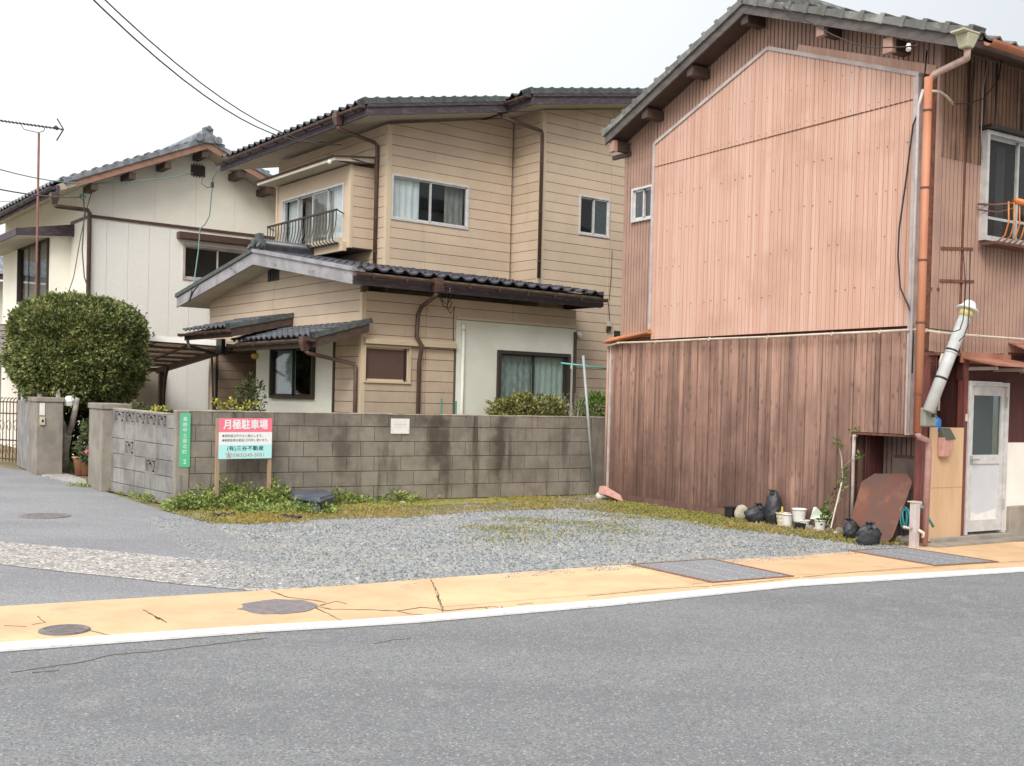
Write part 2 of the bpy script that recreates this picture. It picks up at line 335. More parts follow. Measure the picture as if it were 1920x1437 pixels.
def add_knots(m,scale=(11,11,5.5),col=(.10,.055,.045)):
    t=m.node_tree; b=t.nodes['Principled BSDF']; src=b.inputs['Base Color'].links[0].from_socket
    g=t.nodes.new('ShaderNodeNewGeometry'); mp=t.nodes.new('ShaderNodeMapping'); mp.inputs['Scale'].default_value=scale
    nz=t.nodes.new('ShaderNodeTexNoise'); nz.inputs['Scale'].default_value=6
    vo=t.nodes.new('ShaderNodeTexVoronoi'); vo.inputs['Scale'].default_value=1.0
    mxv=t.nodes.new('ShaderNodeMix'); mxv.data_type='RGBA'; mxv.inputs[0].default_value=.12
    L=t.links.new; L(g.outputs['Position'],mp.inputs[0]); L(mp.outputs[0],mxv.inputs[6]); L(g.outputs['Position'],nz.inputs[0]); L(nz.outputs['Color'],mxv.inputs[7])
    L(mxv.outputs[2],vo.inputs[0])
    mr=t.nodes.new('ShaderNodeMapRange'); mr.inputs[1].default_value=.10; mr.inputs[2].default_value=.26; mr.inputs[3].default_value=.55; mr.inputs[4].default_value=0; L(vo.outputs['Distance'],mr.inputs[0])
    mx=t.nodes.new('ShaderNodeMix'); mx.data_type='RGBA'; L(mr.outputs[0],mx.inputs[0]); L(src,mx.inputs[6]); mx.inputs[7].default_value=(*col,1)
    L(mx.outputs[2],b.inputs['Base Color'])
m_plank=MAT('faded_woodgrain_plank',(.45,.275,.21),.85,var=(.33,.20,.155),vs=1.0,vst=(8,8,.4),
    streak=(.125,.07,.054),sst=(24,24,.5),sth=(.45,.72),grain=.12,gs=60,rnd=.20,bump=.2,bs=50)
def add_stain(m,col,z0,z1,amp=.55,scale=(1.3,1.3,.7),mx_=.85):
    """splash and damp staining climbing from the foot of the wall in uneven tongues"""
    t=m.node_tree; b=t.nodes['Principled BSDF']; src=b.inputs['Base Color'].links[0].from_socket; L=t.links.new
    g=t.nodes.new('ShaderNodeNewGeometry'); mp=t.nodes.new('ShaderNodeMapping'); mp.inputs['Scale'].default_value=scale; L(g.outputs['Position'],mp.inputs[0])
    nz=t.nodes.new('ShaderNodeTexNoise'); nz.inputs['Scale'].default_value=1.6; nz.inputs['Detail'].default_value=7; nz.inputs['Roughness'].default_value=.65; L(mp.outputs[0],nz.inputs[0])
    sp=t.nodes.new('ShaderNodeSeparateXYZ'); L(g.outputs['Position'],sp.inputs[0])
    ma=t.nodes.new('ShaderNodeMath'); ma.operation='MULTIPLY_ADD'; ma.inputs[1].default_value=-4*amp; L(nz.outputs[0],ma.inputs[0]); ma.inputs[2].default_value=2*amp
    ad=t.nodes.new('ShaderNodeMath'); ad.operation='ADD'; L(ma.outputs[0],ad.inputs[0]); L(sp.outputs[2],ad.inputs[1])
    mr=t.nodes.new('ShaderNodeMapRange'); mr.inputs[1].default_value=z0; mr.inputs[2].default_value=z1; mr.inputs[3].default_value=mx_; mr.inputs[4].default_value=0; L(ad.outputs[0],mr.inputs[0])
    mx=t.nodes.new('ShaderNodeMix'); mx.data_type='RGBA'; L(mr.outputs[0],mx.inputs[0]); L(src,mx.inputs[6]); mx.inputs[7].default_value=(*col,1); L(mx.outputs[2],b.inputs['Base Color'])
add_stain(m_plank,(.078,.042,.034),-.1,2.4,amp=1.2,mx_=.85)
add_knots(m_plank)
m_plankd=MAT('dark_damp_plank',(.22,.125,.10),.85,var=(.15,.085,.075),vs=2,streak=(.09,.05,.045),sst=(24,24,.9),sth=(.45,.75),grain=.15,gs=60,rnd=.12,bump=.2)
m_corrg=MAT('grey_brown_corrugated',(.22,.165,.145),.85,var=(.13,.10,.09),vs=3,streak=(.34,.26,.22),sst=(14,14,.6),sth=(.55,.8),third=(.22,.085,.04),ts=2.2,tth=(.62,.75),grain=.15)
m_leaf=MAT('clipped_evergreen_leaf',(.19,.225,.07),.5,var=(.35,.36,.16),vs=14,vth=(.45,.64),third=(.08,.11,.032),ts=3.5,tth=(.42,.62),grain=.35,gs=60,spec=.4)
m_leaf2=MAT('variegated_shrub_leaf',(.16,.19,.05),.6,var=(.34,.32,.12),vs=16,third=(.06,.09,.03),ts=8,tth=(.5,.65),grain=.3)
m_leaf3=MAT('bright_bush_leaf',(.085,.16,.02),.6,var=(.14,.22,.03),vs=12,third=(.03,.07,.015),ts=8)
m_weed=MAT('lush_weed_leaf',(.19,.28,.055),.7,var=(.33,.39,.13),vs=9,third=(.075,.13,.025),ts=5,grain=.3)
m_moss=MAT('yellow_green_moss',(.23,.25,.05),.95,var=(.33,.27,.085),vs=3,third=(.13,.18,.045),ts=2.2,grain=.35,gs=60,bump=.6)
m_dry=MAT('dry_orange_grass',(.40,.25,.09),.95,var=(.30,.28,.07),vs=5,grain=.3)
m_grav=MAT('crushed_stone',(.255,.28,.29),.9,rnd=0,speck=((.13,.155,.17),42,.62,(.40,.40,.375),.88),grain=.35,gs=30,var=(.33,.33,.31),vs=2)
m_bark=MAT('grey_bark',(.42,.39,.34),.95,var=(.25,.22,.19),vs=10,grain=.3,bump=.8,bs=30)
# ---------------------------------------------------------------- ground
def sheet(name,pts,z,m,kind='structure'):
    mb=MB().face([(p[0],p[1],z) for p in pts]); o=OB(name,mb,m); KIND(o,kind); return o
sheet('ground',[(-300,-60),(300,-60),(300,600),(-300,600)],-.012,m_soil)
TOPE=[(0,1141),(480,1111.7),(640,1102),(800,1089),(1140,1064),(1500,1045),(1680,1029.6),(1733,1025),(1920,1018)]
LOE=[(0,1210.7),(500,1176.7),(640,1169),(787,1159),(1140,1128),(1500,1091.5),(1920,1066.8)]
LOW=[(0,1224),(500,1186.7),(640,1178.5),(787,1169),(1140,1138),(1500,1100.5),(1920,1073.5)]
def ext(pl):
    g=[G(*p) for p in pl]
    def far(a,b,d):
        v=Vector(b)-Vector(a); v.normalize(); return tuple(Vector(b)+v*d)
    return [far(g[1],g[0],14)]+g+[far(g[-2],g[-1],16)]
gt,gl,gw=ext(TOPE),ext(LOE),ext(LOW)
def at_x(pl,x):
    if x<=pl[0][0]: a,b=pl[0],pl[1]
    elif x>=pl[-1][0]: a,b=pl[-2],pl[-1]
    else:
        for a,b in zip(pl[:-1],pl[1:]):
            if a[0]<=x<=b[0]: break
    t=(x-a[0])/(b[0]-a[0]); return a[1]+(b[1]-a[1])*t
road=[gw[0],*gw[1:],(60,5,0),(60,-12,0),(-60,-12,0),(-60,4,0)]
o=sheet('road',[(-60,gw[0][1]-9)]+[g[:2] for g in gt]+[(60,30),(60,-12),(-60,-12)],0,m_asph)
lb=MB()
for i in range(len(gw)-1):
    a,b=gl[min(i,len(gl)-1)],gl[min(i+1,len(gl)-1)]
    lb.prism([(gw[i][0],gw[i][1],.004),(gw[i+1][0],gw[i+1][1],.004),(b[0],b[1],.004),(a[0],a[1],.004)],
             [(gw[i][0],gw[i][1],.018),(gw[i+1][0],gw[i+1][1],.018),(b[0],b[1],.018),(a[0],a[1],.018)])
KIND(OB('road_edge_line',lb,m_line),'structure')
# ochre footway: slabs between joints
pv=MB().face([(p[0],p[1],.003) for p in gl]+[(p[0],p[1],.003) for p in gt[::-1]])
pav=KIND(OB('pavement',pv,m_crack),'structure')
def xt(px): return (px,at_x(TOPE,px))
def xl(px): return (px,at_x(LOE,px))
def slab(name,a0,a1,b0,b1,f0=0.0,f1=1.0,m=m_yel,z=.014):
    """top px a0..a1, bottom px b0..b1; f0..f1 fraction of the width from the top edge"""
    up_,dn=[],[]
    n=8
    for i in range(n+1):
        t=i/n; T=Vector(G(*xt(a0+(a1-a0)*t))); B=Vector(G(*xl(b0+(b1-b0)*t)))
        up_.append(T.lerp(B,f0)); dn.append(T.lerp(B,f1))
    pts=up_+dn[::-1]
    OB(name,MB().prism([(p.x,p.y,.0) for p in pts],[(p.x,p.y,z) for p in pts]),m,pav)
# joint positions (top, bottom)
J=[(-900,-1100),(-420,-520),(-60,-130),(808,831),(1178,1330),(1486,1640),(1587,1752),(1872,2060),(2200,2500),(2700,3100)]
eps=.5
for (a,b),(c,d) in zip(J[:-1],J[1:]):
    if (a,b)==(1178,1330) : 
        slab('paving_slab',a+eps,c-eps,b+eps,d-eps,0,.80); slab('kerb_slab',a+eps,c-eps,b+eps,d-eps,.815,.992); continue
    if a<700: slab('paving_slab',a+eps,c-eps,b+eps,d-eps,0,.992)
    else: slab('paving_slab',a+eps,c-eps,b+eps,d-eps,0,.83); slab('kerb_slab',a+eps,c-eps,b+eps,d-eps,.842,.992)
m_steeld=MAT('dull_steel_rib',(.24,.245,.26),.7,grain=.2,gs=60)
# drain covers
def cover(q,label):
    q=[Vector(G(*p)) for p in q]      # corners: left, far, right, near ; long side left->near
    c=sum(q,Vector())/4; t=THING('drain_cover',tuple(c),label,'drain cover','steel drain covers in the ochre footway')
    def bl(u,v): return q[0].lerp(q[3],u).lerp(q[1].lerp(q[2],u),v)
    def pl(name,u0,u1,v0,v1,z0,z1,m): 
        P=[bl(u0,v0),bl(u1,v0),bl(u1,v1),bl(u0,v1)]
        return OB(name,MB().prism([(p.x,p.y,z0) for p in P],[(p.x,p.y,z1) for p in P]),m,t)
    fm=MB()
    for (u0,u1,v0,v1) in ((0,1,0,.035),(0,1,.965,1),(0,.02,.035,.965),(.98,1,.035,.965)):
        P=[bl(u0,v0),bl(u1,v0),bl(u1,v1),bl(u0,v1)]; fm.prism([(p.x,p.y,.002) for p in P],[(p.x,p.y,.024) for p in P])
    OB('frame',fm,m_rustedge,t)
    for v0,v1 in ((.045,.345),(.355,.645),(.655,.955)):
        p=pl('plate',.03,.97,v0,v1,.003,.020,m_steel)
        rb=MB()
        for j in range(7):
            vv=v0+.012+(v1-v0-.024)*j/7; u=.035
            while u<.95:
                L_u=random.uniform(.03,.10)
                P=[bl(u,vv),bl(min(u+L_u,.965),vv),bl(min(u+L_u,.965),vv+(v1-v0)*.05),bl(u,vv+(v1-v0)*.05)]
                rb.prism([(k.x,k.y,.019) for k in P],[(k.x,k.y,.0235) for k in P]); u+=L_u+random.uniform(.01,.03)
        KIND(OB('tread_bars',rb,m_steeld,p),'stuff')
cover([(1181,1062.5),(1335,1052),(1489,1085),(1335,1097)],'ribbed grey steel drain cover in the ochre footway in front of the gravel lot')
cover([(1589,1036),(1698,1030.5),(1873,1057.4),(1753,1064.7)],'ribbed grey steel drain cover in the ochre footway before the plywood board and door')
def disc(name,c,r,z,m,label,cat,ring=None,jag=0,n=40):
    pts=[(c[0]+math.cos(2*math.pi*k/n)*r*(1+jag*(random.random()-.5)*(1.6 if math.cos(2*math.pi*k/n)<-.2 else .4)),c[1]+math.sin(2*math.pi*k/n)*r*(1+jag*(random.random()-.5)),0) for k in range(n)]
    t=THING(name,(c[0],c[1],0),label,cat)
    OB('cover_plate',MB().prism([(p[0],p[1],.001) for p in pts],[(p[0],p[1],z) for p in pts]),m,t)
    if ring:
        mb=MB(); K=36
        for k in range(K):
            a,b=2*math.pi*k/K,2*math.pi*(k+1)/K
            P=[(c[0]+math.cos(x)*q,c[1]+math.sin(x)*q) for x,q in ((a,ring),(b,ring),(b,ring+.022),(a,ring+.022))]
            mb.prism([(p[0],p[1],z-.002) for p in P],[(p[0],p[1],z+.004) for p in P])
        OB('rim',mb,m_iron,t)
        sb=MB()
        for i in range(-4,5):
            for j in range(-4,5):
                x,y=c[0]+i*ring/5.2,c[1]+j*ring/5.2
                if math.hypot(x-c[0],y-c[1])<ring*.85:
                    sb.prism([(x-.012,y-.006,z-.001),(x+.012,y-.006,z-.001),(x+.012,y+.006,z-.001),(x-.012,y+.006,z-.001)],[(x-.012,y-.006,z+.004),(x+.012,y-.006,z+.004),(x+.012,y+.006,z+.004),(x-.012,y+.006,z+.004)])
        KIND(OB('studs',sb,m_iron,t),'stuff')
disc('manhole_cover',G(121,1187),.145,.021,m_iron,'small round iron manhole cover near the left end of the ochre footway','manhole',ring=.115)
disc('patched_manhole',G(522,1142),.255,.019,m_iron,'larger round dark patched manhole cover with ragged rim in the ochre footway','manhole',jag=.16)
# side lane, pale band, gravel lot
lane=[G(-60,at_x(TOPE,-60)),G(420,at_x(TOPE,420)),G(560,at_x(TOPE,560)),G(440,1000),G(400,985),G(318,962),G(205,925),G(120,893),G(0,876),(-22,30,0),(-14,7,0)]
sheet('lane',[p[:2] for p in lane],.004,m_lane)
band=[G(-300,1003),G(0,1017),G(90,1025),G(200,1034),G(310,1045),G(360,1058),G(450,1045),G(560,1030),G(700,1045),G(700,at_x(TOPE,700)-3),G(590,at_x(TOPE,590)-1),G(480,at_x(TOPE,480)-1),G(380,1108),G(340,1098),G(210,1083),G(120,1074),G(0,1060),G(-300,1048)]
band=[G(-300,1003),G(0,1017),G(90,1025),G(200,1034),G(310,1045),G(420,1052),G(540,1062),G(680,1074),G(670,at_x(TOPE,670)-2),G(590,at_x(TOPE,590)-1),G(480,at_x(TOPE,480)-1),G(400,1103),G(340,1098),G(210,1083),G(120,1074),G(0,1060),G(-300,1048)]
sheet('worn_concrete_band',[p[:2] for p in band],.008,m_old)
lot_px=[(545,at_x(TOPE,545)-3),(640,at_x(TOPE,640)-1.5),(800,at_x(TOPE,800)-1),(1140,1063),(1500,1044),(1680,1029),(1733,1024)]
lot=[G(*p) for p in lot_px]+[G(1142,931),G(1140,915),G(345,938),G(325,962),G(400,985),G(430,1000),G(470,1030),G(520,1075)]
sheet('gravel_lot',[p[:2] for p in lot],.006,m_gravbase)
soilpx=[(318,962),(400,984),(480,985),(600,975),(760,972),(900,962),(1060,955),(1200,968),(1330,985),(1450,1003),(1560,1015),(1620,1024),(1733,1024),(1142,931),(1140,915),(345,935)]
sheet('lot_soil_edge',[G(*p)[:2] for p in soilpx],.010,m_soil)
sheet('moss_patch',[G(*p)[:2] for p in [(400,976),(520,972),(560,962),(700,955),(840,948),(1000,944),(1050,930),(860,937),(700,942),(620,945),(540,955),(430,962)]],.0135,m_moss)
# damp darker patches in the lane
disc('round_lane_cover',G(85,969),.27,.010,m_iron,'thin iron ringed round cover in the side lane left of the gate pillars','manhole',ring=.24)
def crack(pts,w=.008,z=.0165,name='pavement_crack',jit=.006):
    g=[Vector(G(*p)) for p in pts]; P=[g[0]]
    for a,b in zip(g[:-1],g[1:]):
        n=max(2,int((b-a).length/.05))
        for i in range(1,n+1):
            p=a.lerp(b,i/n)
            if i<n: p=p+Vector((random.uniform(-jit,jit),random.uniform(-jit,jit),0))
            P.append(p)
    mb=MB()
    for i in range(len(P)-1):
        d=(P[i+1]-P[i]); d=Vector((-d.y,d.x,0)).normalized(); w0=w*random.uniform(.2,.85)
        a,b,c2,d2=P[i]-d*w0/2,P[i+1]-d*w0/2,P[i+1]+d*w0/2,P[i]+d*w0/2
        mb.prism([(q.x,q.y,z-.003) for q in (a,b,c2,d2)],[(q.x,q.y,z) for q in (a,b,c2,d2)])
    return mb
cr=MB()
def addm(dst,src):
    b=len(dst.v); dst.v+=src.v; dst.f+=[tuple(i+b for i in f) for f in src.f]
for pts,w in (([(508,1113),(540,1124),(590,1130),(610,1134)],.02),([(596,1142),(620,1147),(700,1148),(745,1150),(790,1143),(820,1146),(832,1150),(870,1146),(920,1142),(935,1143)],.022),
    ([(744,1150),(770,1156),(800,1158)],.014),([(592,1144),(620,1158),(640,1168)],.014),([(808,1091),(820,1115),(826,1135),(832,1150)],.012),([(820,1120),(824,1133)],.022),
    ([(268,1148),(290,1160),(312,1172)],.014),([(290,1160),(300,1166)],.035),([(70,1160),(85,1172),(60,1176)],.008),([(165,1187),(205,1196)],.01),([(8,1178),(50,1180)],.02),([(970,1138),(1000,1135)],.012),([(910,1143),(918,1149)],.01),([(940,1141),(945,1146)],.01),
    ([(1100,1122),(1160,1116),(1240,1108),(1330,1103)],.012),([(1335,1102),(1430,1094),(1500,1086)],.014),([(1505,1086),(1560,1080),(1700,1069),(1920,1055)],.012),([(600,1140),(630,1132),(650,1137)],.02)):
    addm(cr,crack(pts,w))
KIND(OB('pavement_cracks',cr,m_crack),'structure')
rc=MB()
for pts,w in (([(20,1262),(90,1252),(160,1241),(210,1229),(300,1221),(400,1209),(500,1197)],.009),([(700,1208),(740,1200),(770,1198)],.007),([(60,1262),(110,1258)],.006)):
    addm(rc,crack(pts,w,z=.0035,jit=.008))
KIND(OB('road_cracks',rc,m_crack),'structure')
# ---------------------------------------------------------------- scatter tools
def inpoly(x,y,poly):
    r=np.zeros(x.shape,bool); n=len(poly)
    for i in range(n):
        x0,y0=poly[i][:2]; x1,y1=poly[(i+1)%n][:2]
        c=((y0>y)!=(y1>y))&(x<(x1-x0)*(y-y0)/((y1-y0) if abs(y1-y0)>1e-9 else 1e-9)+x0); r^=c
    return r
def smooth_noise(x,y,s,seed=0):
    r=np.random.default_rng(seed); ph=r.uniform(0,6.28,(6,)); an=r.uniform(0,6.28,(6,)); out=0
    for i in range(6):
        k=s*(1+.7*i); out=out+np.sin((x*math.cos(an[i])+y*math.sin(an[i]))*k+ph[i])/(1+.4*i)
    return out/3.2
def sample(poly,n,dens=None):
    P=np.array([p[:2] for p in poly]); lo,hi=P.min(0),P.max(0); X=[];Y=[];c=0
    while c<n:
        x=RNG.uniform(lo[0],hi[0],n*2); y=RNG.uniform(lo[1],hi[1],n*2); k=inpoly(x,y,poly)
        if dens is not None: k&=RNG.random(n*2)<dens(x,y)
        X.append(x[k]);Y.append(y[k]); c+=int(k.sum())
        if len(X)>60: break
    x=np.concatenate(X)[:n]; y=np.concatenate(Y)[:n]; return x,y
def np_obj(name,V,F,m,parent=None,base=(0,0,0),smooth=False):
    me=bpy.data.meshes.new(name); V=(V-np.array(base)).astype(np.float32)
    nv=len(V); k=F.shape[1]
    me.vertices.add(nv); me.vertices.foreach_set('co',V.ravel())
    me.loops.add(F.size); me.loops.foreach_set('vertex_index',F.astype(np.int32).ravel())
    me.polygons.add(len(F)); me.polygons.foreach_set('loop_start',(np.arange(len(F))*k).astype(np.int32)); me.polygons.foreach_set('loop_total',np.full(len(F),k,np.int32))
    me.update(calc_edges=True); me.materials.append(m)
    o=bpy.data.objects.new(name,me); COL.objects.link(o)
    if parent: o.parent=parent
    else: o.location=base
    return o
def stones(x,y,z,size):
    n=len(x); base=np.array([(1,0,0),(0,1,0),(-1,0,0),(0,-1,0),(0,0,1.0)],float)
    V=base[None]*np.stack([size*RNG.uniform(.7,1.5,n),size*RNG.uniform(.5,1.1,n),size*RNG.uniform(.5,.95,n)],1)[:,None,:]
    V=V*RNG.uniform(.7,1.25,(n,5,1)); V[:,4,:2]+=size[:,None]*RNG.uniform(-.5,.5,(n,2))
    a=RNG.uniform(0,6.28,n); c,s=np.cos(a)[:,None],np.sin(a)[:,None]
    X=V[:,:,0]*c-V[:,:,1]*s+x[:,None]; Y=V[:,:,0]*s+V[:,:,1]*c+y[:,None]; Z=V[:,:,2]+z
    V=np.stack([X,Y,Z],2).reshape(-1,3)
    f=np.array([(0,1,4),(1,2,4),(2,3,4),(3,0,4)]); F=(f[None]+np.arange(n)[:,None,None]*5).reshape(-1,3)
    return V,F
def quads(P,Dr,Nn,L,Wd,fold=.25):
    """leaf quads: P base, Dr direction, Nn side vector"""
    a=P; tip=P+Dr*L[:,None]; mid=P+Dr*(L*.5)[:,None]; up_=np.cross(Dr,Nn)*(L*fold)[:,None]
    l=mid-Nn*(Wd*.5)[:,None]+up_; r=mid+Nn*(Wd*.5)[:,None]+up_
    V=np.stack([a,r,tip,l],1).reshape(-1,3); F=np.arange(len(P)*4).reshape(-1,4); return V,F
def unit(v): return v/np.maximum(np.linalg.norm(v,axis=1,keepdims=True),1e-9)
def grass(name,poly,n,h,m,w=.006,dens=None,lean=.6,z=.01,label=None):
    x,y=sample(poly,n,dens); n=len(x)
    if n==0: return
    P=np.stack([x,y,np.full(n,z)],1); D=np.stack([RNG.normal(0,lean,n),RNG.normal(0,lean,n),np.ones(n)],1); D=unit(D)
    S=unit(np.cross(D,RNG.normal(0,1,(n,3)))); L=h*RNG.uniform(.4,1.25,n)
    V,F=quads(P,D,S,L,np.full(n,w)*RNG.uniform(.7,1.6,n)); o=np_obj(name,V,F,m); KIND(o,'stuff')
    o['label']=label; o['category']='plants'; return o
# crushed stone over the lot
lotx=[p[:2] for p in lot]
soil=[G(*p)[:2] for p in soilpx]
def dl(x,y):
    k=np.clip(.70+.75*smooth_noise(x,y,1.3,3),.06,1); s=inpoly(x,y,soil); return np.where(s,k*.13,k)
x,y=sample(lotx,62000,dl); sz=RNG.uniform(.006,.018,len(x))**1.0*(1+RNG.random(len(x))**6*1.2)
V,F=stones(x,y,.004,sz); o=np_obj('gravel',V,F,m_grav); KIND(o,'stuff'); TAG(o,'blue grey crushed stone spread over the parking lot','gravel')
bandp=[p[:2] for p in band]
x,y=sample([G(330,1048)[:2],G(560,1064)[:2],G(700,1070)[:2],G(640,1098)[:2],G(480,1108)[:2],G(380,1098)[:2]],5000,lambda x,y:np.clip(.4+.5*smooth_noise(x,y,2,9),0,1)); V,F=stones(x,y,.006,RNG.uniform(.005,.013,len(x)))
o=np_obj('loose_gravel',V,F,m_grav); KIND(o,'stuff'); TAG(o,'loose stones strewn on the pale worn concrete band','gravel')
# stones kicked over the edge of the footway
ed=[G(560,at_x(TOPE,560)-4)[:2],G(900,at_x(TOPE,900)-3)[:2],G(1180,at_x(TOPE,1180)-2)[:2],G(1500,at_x(TOPE,1500)-2)[:2],G(1690,at_x(TOPE,1690)-1)[:2],G(1700,at_x(TOPE,1700)+5)[:2],G(1500,at_x(TOPE,1500)+7)[:2],G(1180,at_x(TOPE,1180)+9)[:2],G(900,at_x(TOPE,900)+10)[:2],G(560,at_x(TOPE,560)+10)[:2]]
x,y=sample(ed,2600,lambda x,y:np.clip(.22+.7*smooth_noise(x,y,3,29),0,1)*RNG.random(len(x))); V,F=stones(x,y,.013,RNG.uniform(.003,.010,len(x)))
o=np_obj('loose_gravel',V,F,m_grav); KIND(o,'stuff'); TAG(o,'small stones kicked onto the edge of the ochre footway','gravel')
# stones strewn past the edge of the lot onto the lane
x,y=sample([G(330,965)[:2],G(420,985)[:2],G(500,1040)[:2],G(560,1098)[:2],G(440,1085)[:2],G(330,1020)[:2],G(260,975)[:2]],4200,lambda x,y:np.clip(.25+.6*smooth_noise(x,y,2,19),0,1)); V,F=stones(x,y,.004,RNG.uniform(.004,.012,len(x)))
o=np_obj('loose_gravel',V,F,m_grav); KIND(o,'stuff'); TAG(o,'small stones scattered over the lane beside the gravel lot','gravel')
def add_spot(m,pts,col):
    t=m.node_tree; b=t.nodes['Principled BSDF']; L=t.links.new
    g=t.nodes.new('ShaderNodeNewGeometry'); nz=t.nodes.new('ShaderNodeTexNoise'); nz.inputs['Scale'].default_value=7; nz.inputs['Detail'].default_value=6; L(g.outputs['Position'],nz.inputs[0])
    for (x,y,w,zt,zb,st) in pts:
        src=b.inputs['Base Color'].links[0].from_socket
        mp=t.nodes.new('ShaderNodeVectorMath'); mp.operation='SUBTRACT'; L(g.outputs['Position'],mp.inputs[0]); mp.inputs[1].default_value=(x,y,(zt+zb)/2)
        sc=t.nodes.new('ShaderNodeVectorMath'); sc.operation='MULTIPLY'; L(mp.outputs[0],sc.inputs[0]); sc.inputs[1].default_value=(1/w,1/w,2/(zt-zb))
        ln_=t.nodes.new('ShaderNodeVectorMath'); ln_.operation='LENGTH'; L(sc.outputs[0],ln_.inputs[0])
        ad=t.nodes.new('ShaderNodeMath'); ad.operation='MULTIPLY_ADD'; L(nz.outputs[0],ad.inputs[0]); ad.inputs[1].default_value=1.3; L(ln_.outputs['Value'],ad.inputs[2])
        mr=t.nodes.new('ShaderNodeMapRange'); mr.interpolation_type='SMOOTHSTEP'; mr.inputs[1].default_value=.9; mr.inputs[2].default_value=1.8; mr.inputs[3].default_value=st; mr.inputs[4].default_value=0; L(ad.outputs[0],mr.inputs[0])
        mx=t.nodes.new('ShaderNodeMix'); mx.data_type='RGBA'; L(mr.outputs[0],mx.inputs[0]); L(src,mx.inputs[6]); mx.inputs[7].default_value=(*col,1); L(mx.outputs[2],b.inputs['Base Color'])
# ---------------------------------------------------------------- weeds
grass('moss_grass',soil,16000,.035,m_moss,w=.012,dens=lambda x,y:np.clip(.45+.7*smooth_noise(x,y,1.7,21),0,1),lean=.9,label='low yellow green grass creeping along the wall foot and lot edge')
grass('dry_grass',soil,9000,.05,m_dry,w=.007,dens=lambda x,y:np.clip(.1+.9*smooth_noise(x,y,1.1,33),0,1),lean=1.0,label='dry orange grass tufts between wall and gravel')
grass('sparse_lot_grass',lotx,26000,.024,m_moss,w=.010,dens=lambda x,y:np.clip(-.05+.9*smooth_noise(x,y,1.5,5),0,.9)*np.clip((y-10.5)/3,0,1),lean=.9,label='thin green grass growing through the far half of the gravel')
def weedmass(name,px,n,h,m,label,hpeak=None,leafL=.03,seed=0,flat=False):
    """px: list of (x,y,rad m,height m) clumps on the ground"""
    VV=[];FF=[];c0=0
    for (a,b,r,hh) in px:
        g=G(a,b); k=int(n*r*r*max(hh,.05)*10)
        th=RNG.uniform(0,6.28,k); rr=r*np.sqrt(RNG.random(k)); zz=RNG.random(k)**.7*hh*1.35*np.sqrt(np.clip(1-(rr/r)**2,0.05,1))*(.8+.5*smooth_noise(rr*np.cos(th)*9,rr*np.sin(th)*9,1,seed))
        P=np.stack([g[0]+rr*np.cos(th),g[1]+rr*np.sin(th),np.clip(zz,.003,None)],1)
        D=unit(np.stack([np.cos(th)*.5+RNG.normal(0,.6,k),np.sin(th)*.5+RNG.normal(0,.6,k),RNG.uniform(.0,1.0,k)],1))
        S=unit(np.cross(D,RNG.normal(0,1,(k,3)))); L=leafL*RNG.uniform(.6,1.5,k)
        V,F=quads(P,D,S,L,L*RNG.uniform(.3,.6,k)); VV.append(V);FF.append(F+c0);c0+=len(V)
    o=np_obj(name,np.concatenate(VV),np.concatenate(FF),m); KIND(o,'stuff'); o['label']=label; o['category']='plants'; return o
weedmass('weeds',[(345,957,.28,.16),(375,955,.30,.22),(398,948,.26,.34),(415,950,.24,.30),(440,955,.3,.18),(465,950,.33,.22),(500,953,.34,.18),(515,950,.22,.30),(535,945,.16,.26),(560,958,.3,.12),(590,962,.3,.10),(515,952,.2,.26),(485,962,.3,.10),(440,950,.25,.22),(380,945,.2,.3),(365,948,.2,.26),(635,946,.22,.16),(655,944,.2,.12)],7000,.3,m_weed,'lush green weeds round the sign posts at the wall foot',leafL=.042,seed=4)
weedmass('kerbside_weeds',[(212,917,.20,.07),(230,922,.22,.08),(248,928,.2,.07),(268,934,.2,.09),(284,941,.2,.13),(150,912,.18,.06),(162,914,.14,.05)],11000,.1,m_weed,'low green weeds along the foot of the lane side wall',leafL=.03,seed=5)
weedmass('garden_groundcover',[(140,880,.35,.18),(150,884,.3,.12),(128,872,.3,.16),(160,873,.3,.14)],3200,.2,m_weed,'green ground cover under the clipped tree behind the pillars',leafL=.035,seed=6)
weedmass('wall_foot_weeds',[(728,938,.16,.30),(722,934,.13,.42),(735,930,.12,.34),(700,940,.2,.08),(745,942,.26,.14),(760,940,.2,.12),(680,943,.2,.1),(775,940,.16,.08),(810,938,.12,.07)],3400,.1,m_weed,'tall green weed tuft growing at the middle of the wall foot',leafL=.04,seed=8)
weedmass('lot_corner_moss',[(1560,1012,.22,.04),(1590,1017,.22,.045),(1620,1021,.2,.04),(1520,1008,.2,.03),(1480,1000,.22,.04),(1660,1024,.16,.04),(1420,975,.16,.05),(1400,972,.14,.04),(1450,983,.14,.04)],5200,.05,m_moss,'yellow moss and grass in front of the black bags by the pink wall',leafL=.025,seed=9)
def zat(x,y,py):
    k=(CY-py)/FPX
    a=x*(UP[0]-k*FW[0])+y*(UP[1]-k*FW[1]); return H-a/(UP[2]-k*FW[2])
def mpp(y,n): return y*n/FPX           # metres for n pixels at depth y
WA=AT(360,735,13.55)[:2]; WF=Fr(WA,31.3,1)
